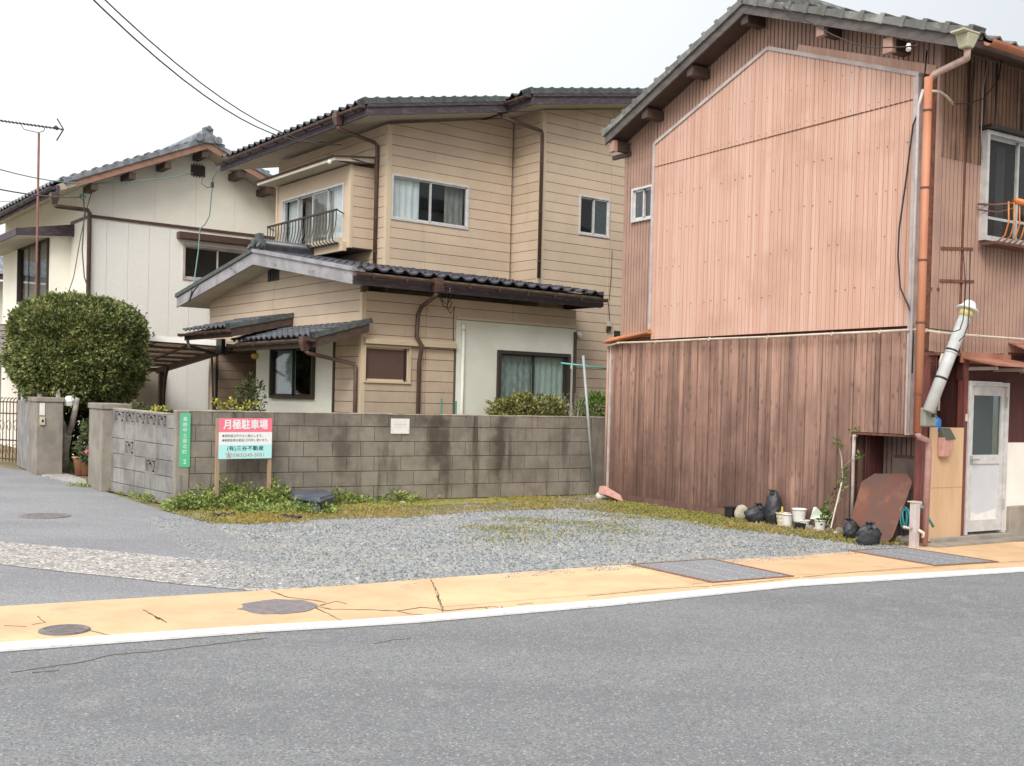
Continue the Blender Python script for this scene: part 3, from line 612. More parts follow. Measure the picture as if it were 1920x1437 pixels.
# ---------------------------------------------------------------- block wall with the signs
def wst(px,w,zt,zb,st): s_=WF.hit(px,850)[0]; p=WF.pt(s_,1,0); return (p[0],p[1],w,zt,zb,st)
add_spot(m_conc,[wst(815,.20,1.6,.35,.9),wst(832,.13,1.5,.1,.8),wst(938,.12,1.5,.05,.9),wst(928,.2,1.0,.2,.6),wst(480,.35,1.4,.3,.6),wst(600,.5,1.6,.75,.5),wst(750,.6,1.7,.85,.6),wst(640,.15,1.2,.2,.6)],(.075,.056,.045))
wall=THING('block_wall',WF.pt(3.1,0,0),'long grey concrete block wall with dark water stains behind the gravel lot','wall')
ZR=[1.205,1.035,.832,.629,.426,.223,.020]
OB('mortar_core',MB().box(WF,-.02,6.50,0,1.195,-.115,-.008),m_mortar,wall)
sJ=WF.hit(676.5,840)[0]
for r in range(6):
    z1,z0=ZR[r],ZR[r+1]; off=sJ if r%2==0 else sJ+.203
    off=off-math.ceil((off+.02)/.406)*.406; s=off
    while s<6.13:
        a,b=max(s,-.015),min(s+.406,6.13)
        if b-a>.03:
            pr=random.uniform(-.003,.003); mb=MB().box(WF,a+.0045,b-.0045,z0+.0045,z1-(.0045 if r else 0),-.11,pr)
            OB('block',mb,m_conc,wall,bevel=.004)
        s+=.406
OB('end_pier',MB().box(WF,6.135,6.50,0,1.205,-.12,.004),m_conc,wall,bevel=.006)
OB('corner_pier',MB().box(WF,-.19,-.02,0,1.215,-.13,.012),m_conc2,wall,bevel=.01)
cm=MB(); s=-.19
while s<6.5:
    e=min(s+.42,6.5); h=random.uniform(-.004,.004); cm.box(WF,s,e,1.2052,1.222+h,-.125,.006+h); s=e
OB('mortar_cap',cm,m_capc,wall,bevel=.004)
# ---------------------------------------------------------------- lane side wall
a0=Vector(G(334,953)); b0=Vector(G(201,921)); dv=(b0-a0); LWdeg=math.degrees(math.atan2(dv.y,dv.x))
LF=Fr(a0[:2],LWdeg,-1)
def ln(pa,pb):
    s1,z1=LF.hit(*pa); s2,z2=LF.hit(*pb); k=(z2-z1)/(s2-s1); return lambda s:z1+k*(s-s1)
rows=[ln((328,779),(204,766)),ln((328,804.5),(204,791)),ln((328,836.6),(204,819.7)),ln((328,866),(204,848.9)),ln((328,896.7),(204,874.6)),ln((328,927.5),(204,902.2)),lambda s:0.0]
lw=THING('lane_wall',tuple(a0),'pale grey block wall with openwork blocks along the side lane','wall')
cols=[332,312,292.5,272,251.5,232.5,212,201]; cs=[LF.hit(c,850)[0] for c in cols]
def cell(c,r,g=.005):
    s0,s1=cs[c]+g,cs[c+1]-g; return s0,s1,rows[r+1],rows[r]
def hexcell(mb,s0,s1,zb,zt,g,d0,d1):
    return mb.hexa([LF.pt(s0,zb(s0)+g,d0),LF.pt(s1,zb(s1)+g,d0),LF.pt(s1,zb(s1)+g,d1),LF.pt(s0,zb(s0)+g,d1),
                    LF.pt(s0,zt(s0)-g,d0),LF.pt(s1,zt(s1)-g,d0),LF.pt(s1,zt(s1)-g,d1),LF.pt(s0,zt(s0)-g,d1)])
openw={(2,2),(0,0),(4,3)}
openw={(4,2),(2,3),(6,3)}
for r in range(6):
    for c in range(7):
        s0,s1,zb,zt=cell(c,r)
        if (r==0 and c>=1) or (c,r) in openw:
            w=s1-s0; hgt=zt(s0)-zb(s0); m=MB(); fr_=.022
            base=lambda s,f:zb(s)+(zt(s)-zb(s))*f
            def bar(sa,fa,sb,fb,th,d0=-.10,d1=0.0):
                A=Vector(LF.pt(sa,base(sa,fa),0)); B=Vector(LF.pt(sb,base(sb,fb),0)); n=Vector((LF.n[0],LF.n[1],0)); t=(B-A).normalized(); q=t.cross(n)*th/2
                m.hexa([A-q+n*d0,B-q+n*d0,B-q+n*d1,A-q+n*d1,A+q+n*d0,B+q+n*d0,B+q+n*d1,A+q+n*d1])
            bar(s0,.06,s1,.06,.03); bar(s0,.95,s1,.95,.03); bar(s0+.012,.1,s0+.012,.92,.026); bar(s1-.012,.1,s1-.012,.92,.026)
            bar(s1-.02,.88,s0+w*.42,.10,.022,-.09,-.01); bar(s0+w*.58,.90,s0+.03,.10,.022,-.09,-.01)
            K=14
            for k in range(K):
                t0,t1=2*math.pi*k/K,2*math.pi*(k+1)/K
                bar(s0+w*(.5+.24*math.cos(t0)),.5+.34*math.sin(t0),s0+w*(.5+.24*math.cos(t1)),.5+.34*math.sin(t1),.02,-.09,-.006)
            OB('openwork_block',m,m_concb,lw)
        elif r==0:
            s0b,s1b=s0,s1; m=MB(); z_=zt
            m.poly(LF,[(s0b,zb(s0b)+.004),(s1b,zb(s1b)+.004),(s1b,zt(s1b)-.004),(s0b+(s1b-s0b)*.45,zt(s1b)-.006)],-.11,0.0)
            OB('bevelled_end_block',m,m_concb,lw)
        else:
            OB('block',hexcell(MB(),s0,s1,zb,zt,.0045,-.11,random.uniform(-.002,.002)),m_concb,lw,bevel=.004)
for r in range(1,6):
    segs=[]; c=0
    for c in range(7):
        if (c,r) in openw: continue
        s0,s1,zb,zt=cell(c,r,0)
        segs.append((s0,s1,zb,zt))
    mb=MB()
    for s0,s1,zb,zt in segs: hexcell(mb,s0+.001,s1-.001,zb,zt,0.0005,-.10,-.009)
    OB('mortar_course',mb,m_mortar,lw)
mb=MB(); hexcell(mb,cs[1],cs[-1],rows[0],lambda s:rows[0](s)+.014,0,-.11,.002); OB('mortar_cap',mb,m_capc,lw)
mb=MB().box(LF,cs[0]-.09,cs[0]-.004,0,.42,-.11,.0); OB('toe_block',mb,m_concb,lw,bevel=.006)
# ---------------------------------------------------------------- gate pillars
def pillar(nm,N,xr,xl,ytop,ycap,label,capover=.02):
    n=G(*N); f=Fr(n[:2],31.3,1); g=Fr(n[:2],121.3,-1)
    sr=f.hit(xr,(ytop+N[1])/2)[0]; dl_=g.hit(xl,(ytop+N[1])/2)[0]
    z1=zat(n[0],n[1],ycap); z2=zat(n[0],n[1],ytop)
    t=THING('gate_pillar',tuple(n),label,'gate pillar')
    OB('shaft',MB().box(f,0,sr,0,z1,-dl_,0),m_conc2,t,bevel=.012)
    OB('cap',MB().box(f,-capover,sr+capover,z1+.001,z2,-dl_-capover,capover),m_conc2,t,bevel=.012)
    return t,f,sr,dl_,z2
p2,f2,sr2,dl2,z2=pillar('gate_pillar',(189,923),243,166,757,768,'plain concrete gate pillar where the lane side wall begins, right of the tree trunks')
p1,f1,sr1,dl1,z1p=pillar('gate_pillar',(67,892),118,54,745,754,'concrete gate pillar carrying the intercom and a white name plate')
g1=Fr(G(67,892)[:2],121.3,-1); s_a=dl1; s_b=g1.hit(31,820)[0]
wg=THING('wing_wall',g1.pt(s_a,0,0),'short bluish concrete wing wall between the brown gate and the intercom pillar','wall')
OB('wall_slab',MB().box(g1,s_a+.005,s_b,0,zat(*g1.pt(s_b,0,0)[:2],750),-.16,-.01),m_concb,wg,bevel=.012)
# intercom and name plate
def onface(fr,x0,x1,y0,y1,d0,d1,d=0):
    a=fr.hit(x0,y1,d); b=fr.hit(x1,y1,d); c=fr.hit(x0,y0,d); return MB().box(fr,min(a[0],b[0]),max(a[0],b[0]),a[1],c[1],d0,d1)
ic=THING('intercom',f1.pt(*f1.hit(79,798),.0),'cream door intercom with a small dark lens on the left gate pillar','intercom')
OB('body',onface(f1,74,84,782,797,0,.03),m_off,ic,bevel=.004); OB('lens',onface(f1,77.5,81.5,787,792,.03,.034),m_alud,ic)
npx=OB('name_plate',onface(f1,74,84,756,779,0,.012),m_white,bevel=.002); TAG(npx,'blank white name plate above the intercom on the gate pillar','name plate')
# gate: brown iron bars left of the wing wall
gs=g1.pt(s_b+.02,0,-.08); gf=Fr(gs[:2],158,-1); gate=THING('iron_gate',gf.pt(.6,0,0),'low brown wrought iron gate at the left edge','gate')
ztop=zat(gs[0],gs[1],747)
for k in range(14):
    s=.03+k*.085; OB('bar',MB().tube([gf.pt(s,.06,0),gf.pt(s,ztop-.06,0),gf.pt(s,ztop-.01,-.03),gf.pt(s,ztop,-.07)],.010,6),m_rust if k%3 else m_brown,gate,smooth=True)
for z in (.10,.45,.95,ztop-.09):
    OB('rail',MB().box(gf,0,1.25,z,z+.025,-.012,.012),m_brown,gate)
sc=MB()
for k in range(7):
    for j in range(2):
        c=(.12+k*.17,.28+j*.45); pts=[gf.pt(c[0]+.07*math.cos(a)*(1-a/14),c[1]+.12*math.sin(a)*(1-a/14),.014) for a in [i*.5 for i in range(14)]]
        sc.tube(pts,.006,5)
OB('scrollwork',sc,m_rust,gate)
OB('post',MB().tube([gf.pt(-.02,0,0),gf.pt(-.02,ztop+.1,0)],.03,8),m_grey,gate,smooth=True)
# ---------------------------------------------------------------- parking sign on stakes
m_spink=MAT('sign_pink',(.80,.19,.27),.5); m_swh=MAT('sign_white',(.78,.82,.86),.5); m_scy=MAT('sign_cyan',(.42,.80,.82),.5)
m_sgr=MAT('sign_green',(.10,.50,.29),.5,grain=.05); m_ink=MAT('dark_green_ink',(.02,.10,.10),.6); m_inkr=MAT('faded_red_ink',(.50,.20,.22),.6); m_inkg=MAT('grey_ink',(.16,.17,.18),.6)
D0=.36
cA=WF.hit(411,784,D0); cB=WF.hit(511,785,D0); cC=WF.hit(508.5,859,D0); cDd=WF.hit(409,861.5,D0)
sg=THING('parking_sign',WF.pt((cA[0]+cB[0])/2,0,D0),'pink, white and turquoise monthly parking sign on two wooden stakes','sign')
s0,s1=(cA[0]+cDd[0])/2,(cB[0]+cC[0])/2; zt_,zb_=(cA[1]+cB[1])/2,(cC[1]+cDd[1])/2; hz=zt_-zb_; wd=s1-s0
tl=(cB[1]-cA[1])/wd; tl=(tl+(cC[1]-cDd[1])/wd)/2
def brd(f0,f1,m,nm,d0,d1):
    za=zb_+hz*f0; zb2=zb_+hz*f1; e=tl*wd/2
    mb=MB().poly(WF,[(s0,za-e),(s1,za+e),(s1,zb2+e),(s0,zb2-e)],d0,d1); return OB(nm,mb,m,sg)
brd(0,1,m_grey,'board',D0-.012,D0)
brd(.655,1,m_spink,'pink_panel',D0+.0005,D0+.002); brd(.345,.655,m_swh,'white_panel',D0+.0005,D0+.002); brd(0,.345,m_scy,'turquoise_panel',D0+.0005,D0+.002)
sc_=(s0+s1)/2
text('月極駐車場',hz*.255,m_swh,WF,sc_,zb_+hz*.83,D0+.003,sg,bold=.022,sx=wd*.84/(hz*.255*5),tilt=tl)
text('●契約者以外の立入禁止します。',hz*.077,m_inkg,WF,sc_-wd*.44,zb_+hz*.555,D0+.003,sg,bold=.012,align='LEFT',sx=.93,tilt=tl)
text('●無断駐車は罰金1万円申し受けます。',hz*.077,m_inkg,WF,sc_-wd*.44,zb_+hz*.445,D0+.003,sg,bold=.012,align='LEFT',sx=.90,tilt=tl)
text('(有)三谷不動産',hz*.125,m_ink,WF,sc_,zb_+hz*.25,D0+.003,sg,bold=.02,sx=1.12,tilt=tl)
text('☎(083)245-5051',hz*.12,m_inkr,WF,sc_,zb_+hz*.085,D0+.003,sg,bold=.008,sx=1.15,tilt=tl)
for x,nm in ((406.5,'a'),(504.5,'b')):
    s_=WF.hit(x,900,D0-.03)[0]; OB('stake',MB().box(WF,s_-.022,s_+.022,0,zt_-.01 if x<450 else zb_+.03,D0-.055,D0-.014),m_wood,sg,bevel=.003)
# green place-name plate on the corner pier
PF_=WF; a=WF.hit(338.5,775,.02); b=WF.hit(355.8,876,.02); c=WF.hit(336,875,.02)
gsn=THING('place_name_plate',WF.pt((a[0]+b[0])/2,b[1],.014),'narrow green vertical place name plate on the corner pier','sign')
sa,sb=(a[0]+c[0])/2,b[0]; OB('plate',MB().box(WF,sa,sb,b[1],a[1],.0125,.019),m_sgr,gsn)
cx=(sa+sb)/2; hh=a[1]-b[1]; m_gw=MAT('plate_white_ink',(.62,.78,.66),.5)
for i,ch in enumerate('長府中土居北町'):
    text(ch,hh*.085,m_gw,WF,cx-.003,a[1]-hh*(.115+.1015*i),.0205,gsn,bold=.02)
text('2',hh*.115,m_gw,WF,cx,a[1]-hh*.905,.0205,gsn,bold=.03)
a=WF.hit(733,785,.01); b=WF.hit(767,813.5,.01)
nt_=THING('notice_sheet',WF.pt(a[0],b[1],.006),'small white laminated notice fixed to the block wall','notice')
OB('backing',MB().box(WF,a[0]+.008,b[0]+.008,b[1]-.008,a[1]-.008,.005,.010),m_grey,nt_)
OB('sheet',MB().box(WF,a[0],b[0],b[1],a[1],.011,.014),m_white,nt_)
m_pale=MAT('faint_grey_print',(.45,.46,.46),.6); fm=MB(); w_=b[0]-a[0]
for row,(f,n) in enumerate(((.60,9),(.42,6))):
    for k in range(n):
        x=a[0]+w_*(.5+(k-n/2+.15)*.082); z=b[1]+(a[1]-b[1])*f
        fm.box(WF,x,x+w_*.05,z,z+.005,.0145,.0152); fm.box(WF,x+w_*.02,x+w_*.03,z-.006,z+.012,.0153,.0156)
OB('print',fm,m_pale,nt_)
PS=G(1733,1024); PSF=Fr(PS[:2],122.2,-1); PFF=Fr(PS[:2],32.2,1)
def clear(px,ybase,back,need):
    """ground spot behind the pixel's contact point, kept clear of the pink wall"""
    g=G(px,ybase); k=1+back/g[1]; x,y=g[0]*k,g[1]*k
    for _ in range(60):
        d=(x-PSF.o[0])*PSF.n[0]+(y-PSF.o[1])*PSF.n[1]
        if d>=need or px<1200: break
        x*=.997; y*=.997
    return x,y
# ---------------------------------------------------------------- things in the lot
def blob(name,c,rx,ry,rz,m,label,cat,seed=0,lump=.18,flat=.0,parent=None,topsharp=0,group=None,n=14,rot=0,crease=.03):
    rg=random.Random(seed); mb=MB(); ph=[rg.uniform(0,6) for _ in range(8)]; K=22; J=n; ca,sa=math.cos(rot),math.sin(rot)
    for j in range(J+1):
        v=-math.pi/2+math.pi*j/J
        for k in range(K):
            u=2*math.pi*k/K
            q=1+lump*(.5*math.sin(2*u+ph[0]+v)+.35*math.sin(3*u-2*v+ph[1])+.3*math.sin(5*v+ph[2]+u)+.2*math.sin(7*u+ph[3]+3*v))+crease*math.sin(11*u+ph[4]+5*v)+crease*math.sin(17*u-ph[5]+9*v)
            sh=math.cos(v)**(.55 if v<0 else .8)
            x=rx*sh*math.cos(u)*q; y=ry*sh*math.sin(u)*q; z=rz*(math.sin(v)+(topsharp*max(0,math.sin(v))**6))*(1+.08*math.sin(2*u+ph[6]))
            z=max(z,-rz*.93); mb.v.append((c[0]+x*ca-y*sa,c[1]+x*sa+y*ca,c[2]+rz*.93+z))
    for j in range(J):
        for k in range(K):
            a=j*K+k; b_=j*K+(k+1)%K; mb.f.append((a,b_,b_+K,a+K))
    o=OB(name,mb,m,parent,at=c,smooth=True)
    if label: TAG(o,label,cat,group)
    return o
# dark plastic lid by the weeds
q=[Vector(G(*p)) for p in ((545,952),(548,945),(614,943),(628,952))]
c=sum(q,Vector())/4; hgt=.20
t=THING('plastic_tub',tuple(c),'flat dark slate grey plastic tub lying upside down in the weeds','plastic tub')
m_slate=MAT('slate_plastic',(.055,.07,.10),.45,var=(.10,.12,.15),vs=5,grain=.1)
P=[Vector(G(*p)) for p in ((547,958),(544,950),(612,946),(628,955),(600,965))]
top=[p+(c-p)*.08 for p in P]; OB('tub_body',MB().prism([(p.x,p.y,0) for p in P],[(p.x,p.y,hgt) for p in top]),m_slate,t,bevel=.02)
OB('rim',MB().prism([(p.x,p.y,hgt*.72) for p in [p+(c-p)*-.03 for p in P]],[(p.x,p.y,hgt*.86) for p in [p+(c-p)*-.03 for p in P]]),m_slate,t,bevel=.006)
m_bagw=MAT('thin_white_plastic_bag',(.62,.72,.70),.45,var=(.74,.78,.77),vs=14,bump=.6,bs=30)
g=G(470,946); blob('plastic_bag',(g[0],g[1],.10),.14,.08,.085,m_bagw,'crumpled pale white plastic bag lying in the weeds under the parking sign','plastic bag',seed=3,lump=.35,crease=.08)
# laundry pole leaning on the wall end
g=G(1119,925); cb=THING('concrete_foot',g,'small grey concrete footing block at the right end of the block wall','concrete block')
OB('block',MB().box(Fr(g[:2],31.3,1),-.14,.11,0,.22,-.2,.0),m_conc2,cb,bevel=.015)
tp=WF.hit(1093.5,667,.12); bt=WF.hit(1118.5,897,.30)
lp=THING('laundry_pole',WF.pt(bt[0],bt[1],.30),'leaning galvanised laundry pole with a turquoise cross arm at the wall end','pole')
OB('pole',MB().tube([WF.pt(bt[0],.2,.22),WF.pt(tp[0],tp[1],.12)],.021,10),m_grey,lp,smooth=True)
m_tq=MAT('turquoise_arm',(.10,.42,.42),.4)
c1=WF.hit(1052,681,.05); c2=WF.hit(1143,692,.20)
OB('cross_arm',MB().tube([WF.pt(c1[0],c1[1],.05),WF.pt(c2[0],c2[1],.20)],.013,8),m_tq,lp,smooth=True)
OB('bracket',MB().tube([WF.pt(*WF.hit(1072,684,.09),.08),WF.pt(*WF.hit(1072,692,.09),.08)],.012,6),m_pipew,lp)
# salmon block and white scrap beside it
g=Vector(G(1146,940)); f=Fr((g.x,g.y),150,1)
t=THING('salmon_block',tuple(g),'weathered salmon coloured block lying at the far foot of the pink wall','block')
OB('block_body',MB().prism([(g.x-.20,g.y-.02,.10),(g.x-.08,g.y-.16,.10),(g.x+.17,g.y-.17,.0),(g.x+.14,g.y+.05,.0)],[(g.x-.18,g.y+.02,.22),(g.x-.10,g.y-.08,.235),(g.x+.13,g.y-.12,.10),(g.x+.11,g.y+.03,.11)]),m_lav,t,bevel=.012)
g=G(1128,937); t=blob('white_crock',(g[0],g[1],0),.09,.07,.06,m_white,'small overturned white enamel bowl half under the salmon block','bowl',seed=5,lump=.06)
# bags, stones, pots along the pink wall
m_bag=MAT('black_grow_bag',(.022,.025,.032),.42,var=(.045,.05,.06),vs=12,bump=1.0,bs=22)
def bag(x0,x1,y0,y1,label,seed,sharp=.0,lump=.2,rot=.3,deep=.55,fwd=.4):
    g=G((x0+x1)/2,y1); r=mpp(g[1],(x1-x0)/2); hz_=mpp(g[1],(y1-y0))/2; g=clear((x0+x1)/2,y1,r*fwd,r*.75 if fwd>0 else 0)
    o=blob('black_bag',(g[0],g[1],0),r,r*deep,hz_*.98,m_bag,label,'plastic bag',seed=seed,lump=lump,topsharp=sharp,rot=rot,group='black grow bags along the pink wall',crease=.085)
    top=hz_*1.86*(1+sharp*.5); mb=MB(); rg=random.Random(seed+9); K=18; tx=g[0]+r*rg.uniform(-.25,.25); ty=g[1]-r*.12
    for j,(rr_,zz_) in enumerate(((.42,-.12),(.20,.0),(.16,.05),(.34,.12),(.30,.13))):
        for k in range(K): a=2*math.pi*k/K; q=rr_*r*(1+.28*math.sin(5*a+seed+j)+.2*math.sin(9*a+j)); mb.v.append((tx+q*math.cos(a),ty+q*math.sin(a)*.8,top+r*zz_*1.6+.012*math.sin(7*a)))
    for j in range(4):
        for k in range(K): mb.f.append((j*K+k,j*K+(k+1)%K,(j+1)*K+(k+1)%K,(j+1)*K+k))
    OB('gathered_top',mb,m_bag,o); return o
def neck(b,x,y,d,label=None):
    pass
g=G(1379,968); q_=clear(1379,968,0,.10); g=(q_[0],q_[1],0); f=Fr(g[:2],32.2,1)
t=THING('black_tray',g,'small square black plastic planter at the left end of the row of bags','planter'); r=mpp(g[1],10)
OB('tub',MB().box(f,-r,r,0,mpp(g[1],21),-2*r,0),m_black,t,bevel=.008); OB('rim',MB().box(f,-r-.008,r+.008,mpp(g[1],20),mpp(g[1],22.5),-2*r-.008,.008),m_black,t,bevel=.003)
m_stn=MAT('pale_beige_stone',(.50,.46,.37),.9,var=(.38,.35,.28),vs=8,bump=.6)
g=G(1390,972); q_=clear(1390,972,.05,.10); blob('garden_stone',(q_[0],q_[1],0),mpp(g[1],13),.07,mpp(g[1],14),m_stn,'upright pale beige rounded stone leaning between black planter and black bag','stone',seed=11,lump=.12,crease=.01,rot=.3)
bag(1396,1446,945,979,'wide slumped black bag beside the beige stone',21,lump=.16)
bag(1435,1466,912,965,'tall tied black bag standing upright with a peaked top',22,sharp=.28,lump=.10,deep=.9)
bag(1575,1614,974,1013,'left one of the two black bags in front of the rusty iron sheet',23,lump=.13,rot=.9,deep=.6,fwd=0)
bag(1604,1653,981,1023,'right one of the two black bags in front of the rusty iron sheet',24,lump=.13,rot=.2,deep=.42,fwd=-.3)
def pot(nm,x,ytop,ybot,wtop,wbot,m,label,rings=0,soil=True,group='flower pots by the pink wall',off=0):
    g=G(x,ybot); h_=mpp(g[1],ybot-ytop); rt,rb=mpp(g[1],wtop/2),mpp(g[1],wbot/2); g=clear(x,ybot,rb,rt*1.15)
    t=THING(nm,(g[0],g[1]+off,0),label,'flower pot',group)
    prof=[(rb*.96,0),(rb,.005)]
    K=10
    for k in range(1,K+1):
        f_=k/K; prof.append((rb+(rt-rb)*f_+ (rings*math.sin(f_*math.pi*6) if rings else 0),h_*f_*.9))
    prof+=[(rt*1.06,h_*.9),(rt*1.08,h_*.93),(rt*1.08,h_),(rt*.98,h_),(rt*.95,h_*.86)]
    OB('pot_body',MB().lathe((g[0],g[1]+off,0),prof,20),m,t,smooth=True)
    OB('soil',MB().lathe((g[0],g[1]+off,h_*.84),[(rt*.9,0),(rt*.9,.004)],16),m_soil,t)
    return t,(g[0],g[1]+off,h_)
p,c=pot('flower_pot',1467,962,988,25,18,m_off,'cream ribbed flower pot with a yellow stake',rings=.003)
OB('stake',MB().tube([(c[0]-.01,c[1],c[2]*.5),(c[0]-.008,c[1],c[2]+.07)],.012,6),MAT('yellow_stake',(.62,.50,.08),.5),p)
pot('flower_pot',1478,952,976,24,18,m_white,'white round flower pot behind the cream ribbed pot')
g_=G(1498,985); g_=clear(1498,985,-.06,.15); g_=(g_[0],g_[1]-.07,0); kk=THING('flower_pot',(g_[0],g_[1]+.07,0),'black square nursery pot under the white pot','flower pot','flower pots by the pink wall'); rr=mpp(g_[1],11)
OB('pot_body',MB().prism([(g_[0]-rr*.8,g_[1],0),(g_[0]+rr*.8,g_[1],0),(g_[0]+rr*.8,g_[1]+.14,0),(g_[0]-rr*.8,g_[1]+.14,0)],[(g_[0]-rr,g_[1]-.01,.085),(g_[0]+rr,g_[1]-.01,.085),(g_[0]+rr,g_[1]+.15,.085),(g_[0]-rr,g_[1]+.15,.085)]),m_black,kk,bevel=.005)
t,c=pot('flower_pot',1498,950,973,24,18,m_white,'white flower pot stacked on the black nursery pot'); 
t.location.z=.088; t.location.y=g_[1]+.07; t.location.x=g_[0]
for ch in t.children: pass
pot('flower_pot',1506,976,994,24,15,m_white,'empty low white bowl shaped flower pot in front of the others')
p,c=pot('flower_pot',1538,960,981,20,15,m_white,'white flower pot holding the green leafy seedling under a white cover')
m_cov=MAT('mint_white_cover',(.72,.84,.76),.6)
g=c; cvx=THING('plant_cover',(g[0]-.03,g[1],g[2]+.01),'pale mint plastic plant cover propped on the seedling pot','cover')
pts=[(-.10,0),(-.085,.06),(-.07,.14),(-.04,.145),(.0,.11),(.06,.05),(.10,.045),(.06,.0)]
OB('sheet',MB().prism([(g[0]-.03+x,g[1]-.05+.02*math.sin(x*40),g[2]+.005+z) for x,z in pts],[(g[0]-.03+x,g[1]-.043+.02*math.sin(x*40),g[2]+.007+z) for x,z in pts]),m_cov,cvx)
def leafclump(name,centers,n,size,m,label=None,cat=None,parent=None,up=.4):
    P=[];Dd=[]
    for (x,y,z,r) in centers:
        p=unit(RNG.normal(0,1,(n,3)))*(r*RNG.random((n,1))**.4)
        P.append(p+np.array([x,y,z])); Dd.append(unit(p+RNG.normal(0,r*.5,(n,3))+np.array([0,0,r*up])))
    P=np.concatenate(P);Dd=np.concatenate(Dd); S=unit(np.cross(Dd,RNG.normal(0,1,P.shape))); L=size*RNG.uniform(.6,1.3,len(P))
    V,F=quads(P,Dd,S,L,L*.55); base=(0,0,0)
    if parent is None: base=centers[0][:3]
    else: b=wloc(parent); V=V-np.array([b.x,b.y,b.z])
    o=np_obj(name,V,F,m,parent,base)
    if label: TAG(o,label,cat)
    return o
leafclump('seedling_leaves',[(c[0]+.03,c[1]-.02,c[2]+.03,.07),(c[0]+.09,c[1],c[2]+.02,.06),(c[0]+.02,c[1],c[2]+.06,.05)],60,.05,m_leaf3,parent=p)
# climbing plant with cane
PS=G(1733,1024); PSF=Fr(PS[:2],122.2,-1); PFF=Fr(PS[:2],32.2,1)
b0_=G(1560,992); cl_=THING('climbing_plant',b0_,'thin green climbing plant on a pale cane by the white conduit','plant')
top=PSF.hit(1584,870,.08)
def pp(px,py,d): s_,z_=PSF.hit(px,py,d); return PSF.pt(s_,z_,d)
OB('cane',MB().tube([pp(1558,990,.42),pp(1578,905,.2)],.008,6),m_pipew,cl_)
OB('stem',MB().tube([pp(1550,985,.35),pp(1572,940,.2),pp(1580,900,.12),pp(1578,860,.06),pp(1573,838,.05)],.007,6),m_bark,cl_)
OB('branch',MB().tube([pp(1578,880,.1),pp(1596,862,.08),pp(1612,857,.06)],.005,6),m_bark,cl_)
leafclump('leaves',[pp(a,b,d)+(r,) for a,b,d,r in ((1551,965,.35,.07),(1556,952,.3,.07),(1562,938,.25,.07),(1570,925,.2,.07),(1577,910,.15,.05),(1580,895,.12,.05),(1582,880,.1,.04),(1572,828,.05,.05),(1577,836,.05,.03),(1612,856,.06,.045),(1548,978,.38,.08),(1605,812,.03,.055),(1603,806,.03,.05))],15,.042,m_leaf3,parent=cl_)
# rubble and small bits on the soil
def rock(px,py,w,hh_,m,label,seed,nm='stone'):
    g=G(px,py); r=mpp(g[1],w/2); g=clear(px,py,r*.4,r); return blob(nm,(g[0],g[1],0),r,r*.7,mpp(g[1],hh_)/2,m,label,'stone',seed=seed,lump=.2,crease=.02,n=8)
rock(1532,997,16,8,m_stn,'flat pale broken piece of stone lying before the flower pots',31)
rock(1568,1004,11,8,m_stn,'small pale stone against the left black bag',32)
rock(1574,990,17,14,m_conc2,'grey buff lump of concrete behind the small pale stone',33)
rock(1555,988,13,10,m_conc2,'dark grey rounded stone at the foot of the pale cane',34)
rock(1519,985,22,10,m_found,'low brown buff stone between white bowl pot and seedling pot',35)
for i,(a,b,w,h_) in enumerate(((1690,1008,22,16),(1704,1020,20,18),(1698,996,24,14),(1686,1018,14,9),(1709,1004,12,16))):
    rock(a,b+2,w,h_,m_found,['brown lump of rubble right of the iron sheet','largest lump of rubble at the foot of the standpipe','upper lump of rubble below the turquoise hose','low flat lump of rubble nearest the footway','narrow upright lump of rubble against the corner post'][i],40+i,'rubble_stone')
rock(755,946,12,6,m_stn,'small brownish stone in the moss below the wall stain',51); rock(875,947,14,5,m_conc2,'flat grey stone in the moss before the block wall',52); rock(988,947,9,5,m_conc2,'small grey stone right of the flat grey one',53); rock(951,946,7,5,m_iron,'tiny dark stone in the moss before the block wall',54)
def strip(nm,a,b,w,label):
    g0,g1_=Vector(G(*a)),Vector(G(*b)); d=(g1_-g0); nn=Vector((-d.y,d.x,0)).normalized()*w/2; mb=MB(); K=9; pr=None
    for i in range(K):
        t0,t1=i/K,(i+1)/K; p,q=g0.lerp(g1_,t0),g0.lerp(g1_,t1); z0,z1=.02+.012*math.sin(i*1.7),.02+.012*math.sin((i+1)*1.7)
        mb.hexa([p-nn+Vector((0,0,z0)),q-nn+Vector((0,0,z1)),q+nn+Vector((0,0,z1)),p+nn+Vector((0,0,z0)),p-nn*.8+Vector((0,0,z0+.022)),q-nn*.8+Vector((0,0,z1+.022)),q+nn*.8+Vector((0,0,z1+.022)),p+nn*.8+Vector((0,0,z0+.022))])
    TAG(OB(nm,mb,m_black,at=tuple(g0)),label,'scrap')
strip('rubber_scrap',(398,970),(440,969),.09,'longer black rubber strip lying in the moss below the sign'); strip('rubber_scrap',(530,972),(563,976),.06,'shorter black rubber strip nearer the gravel')
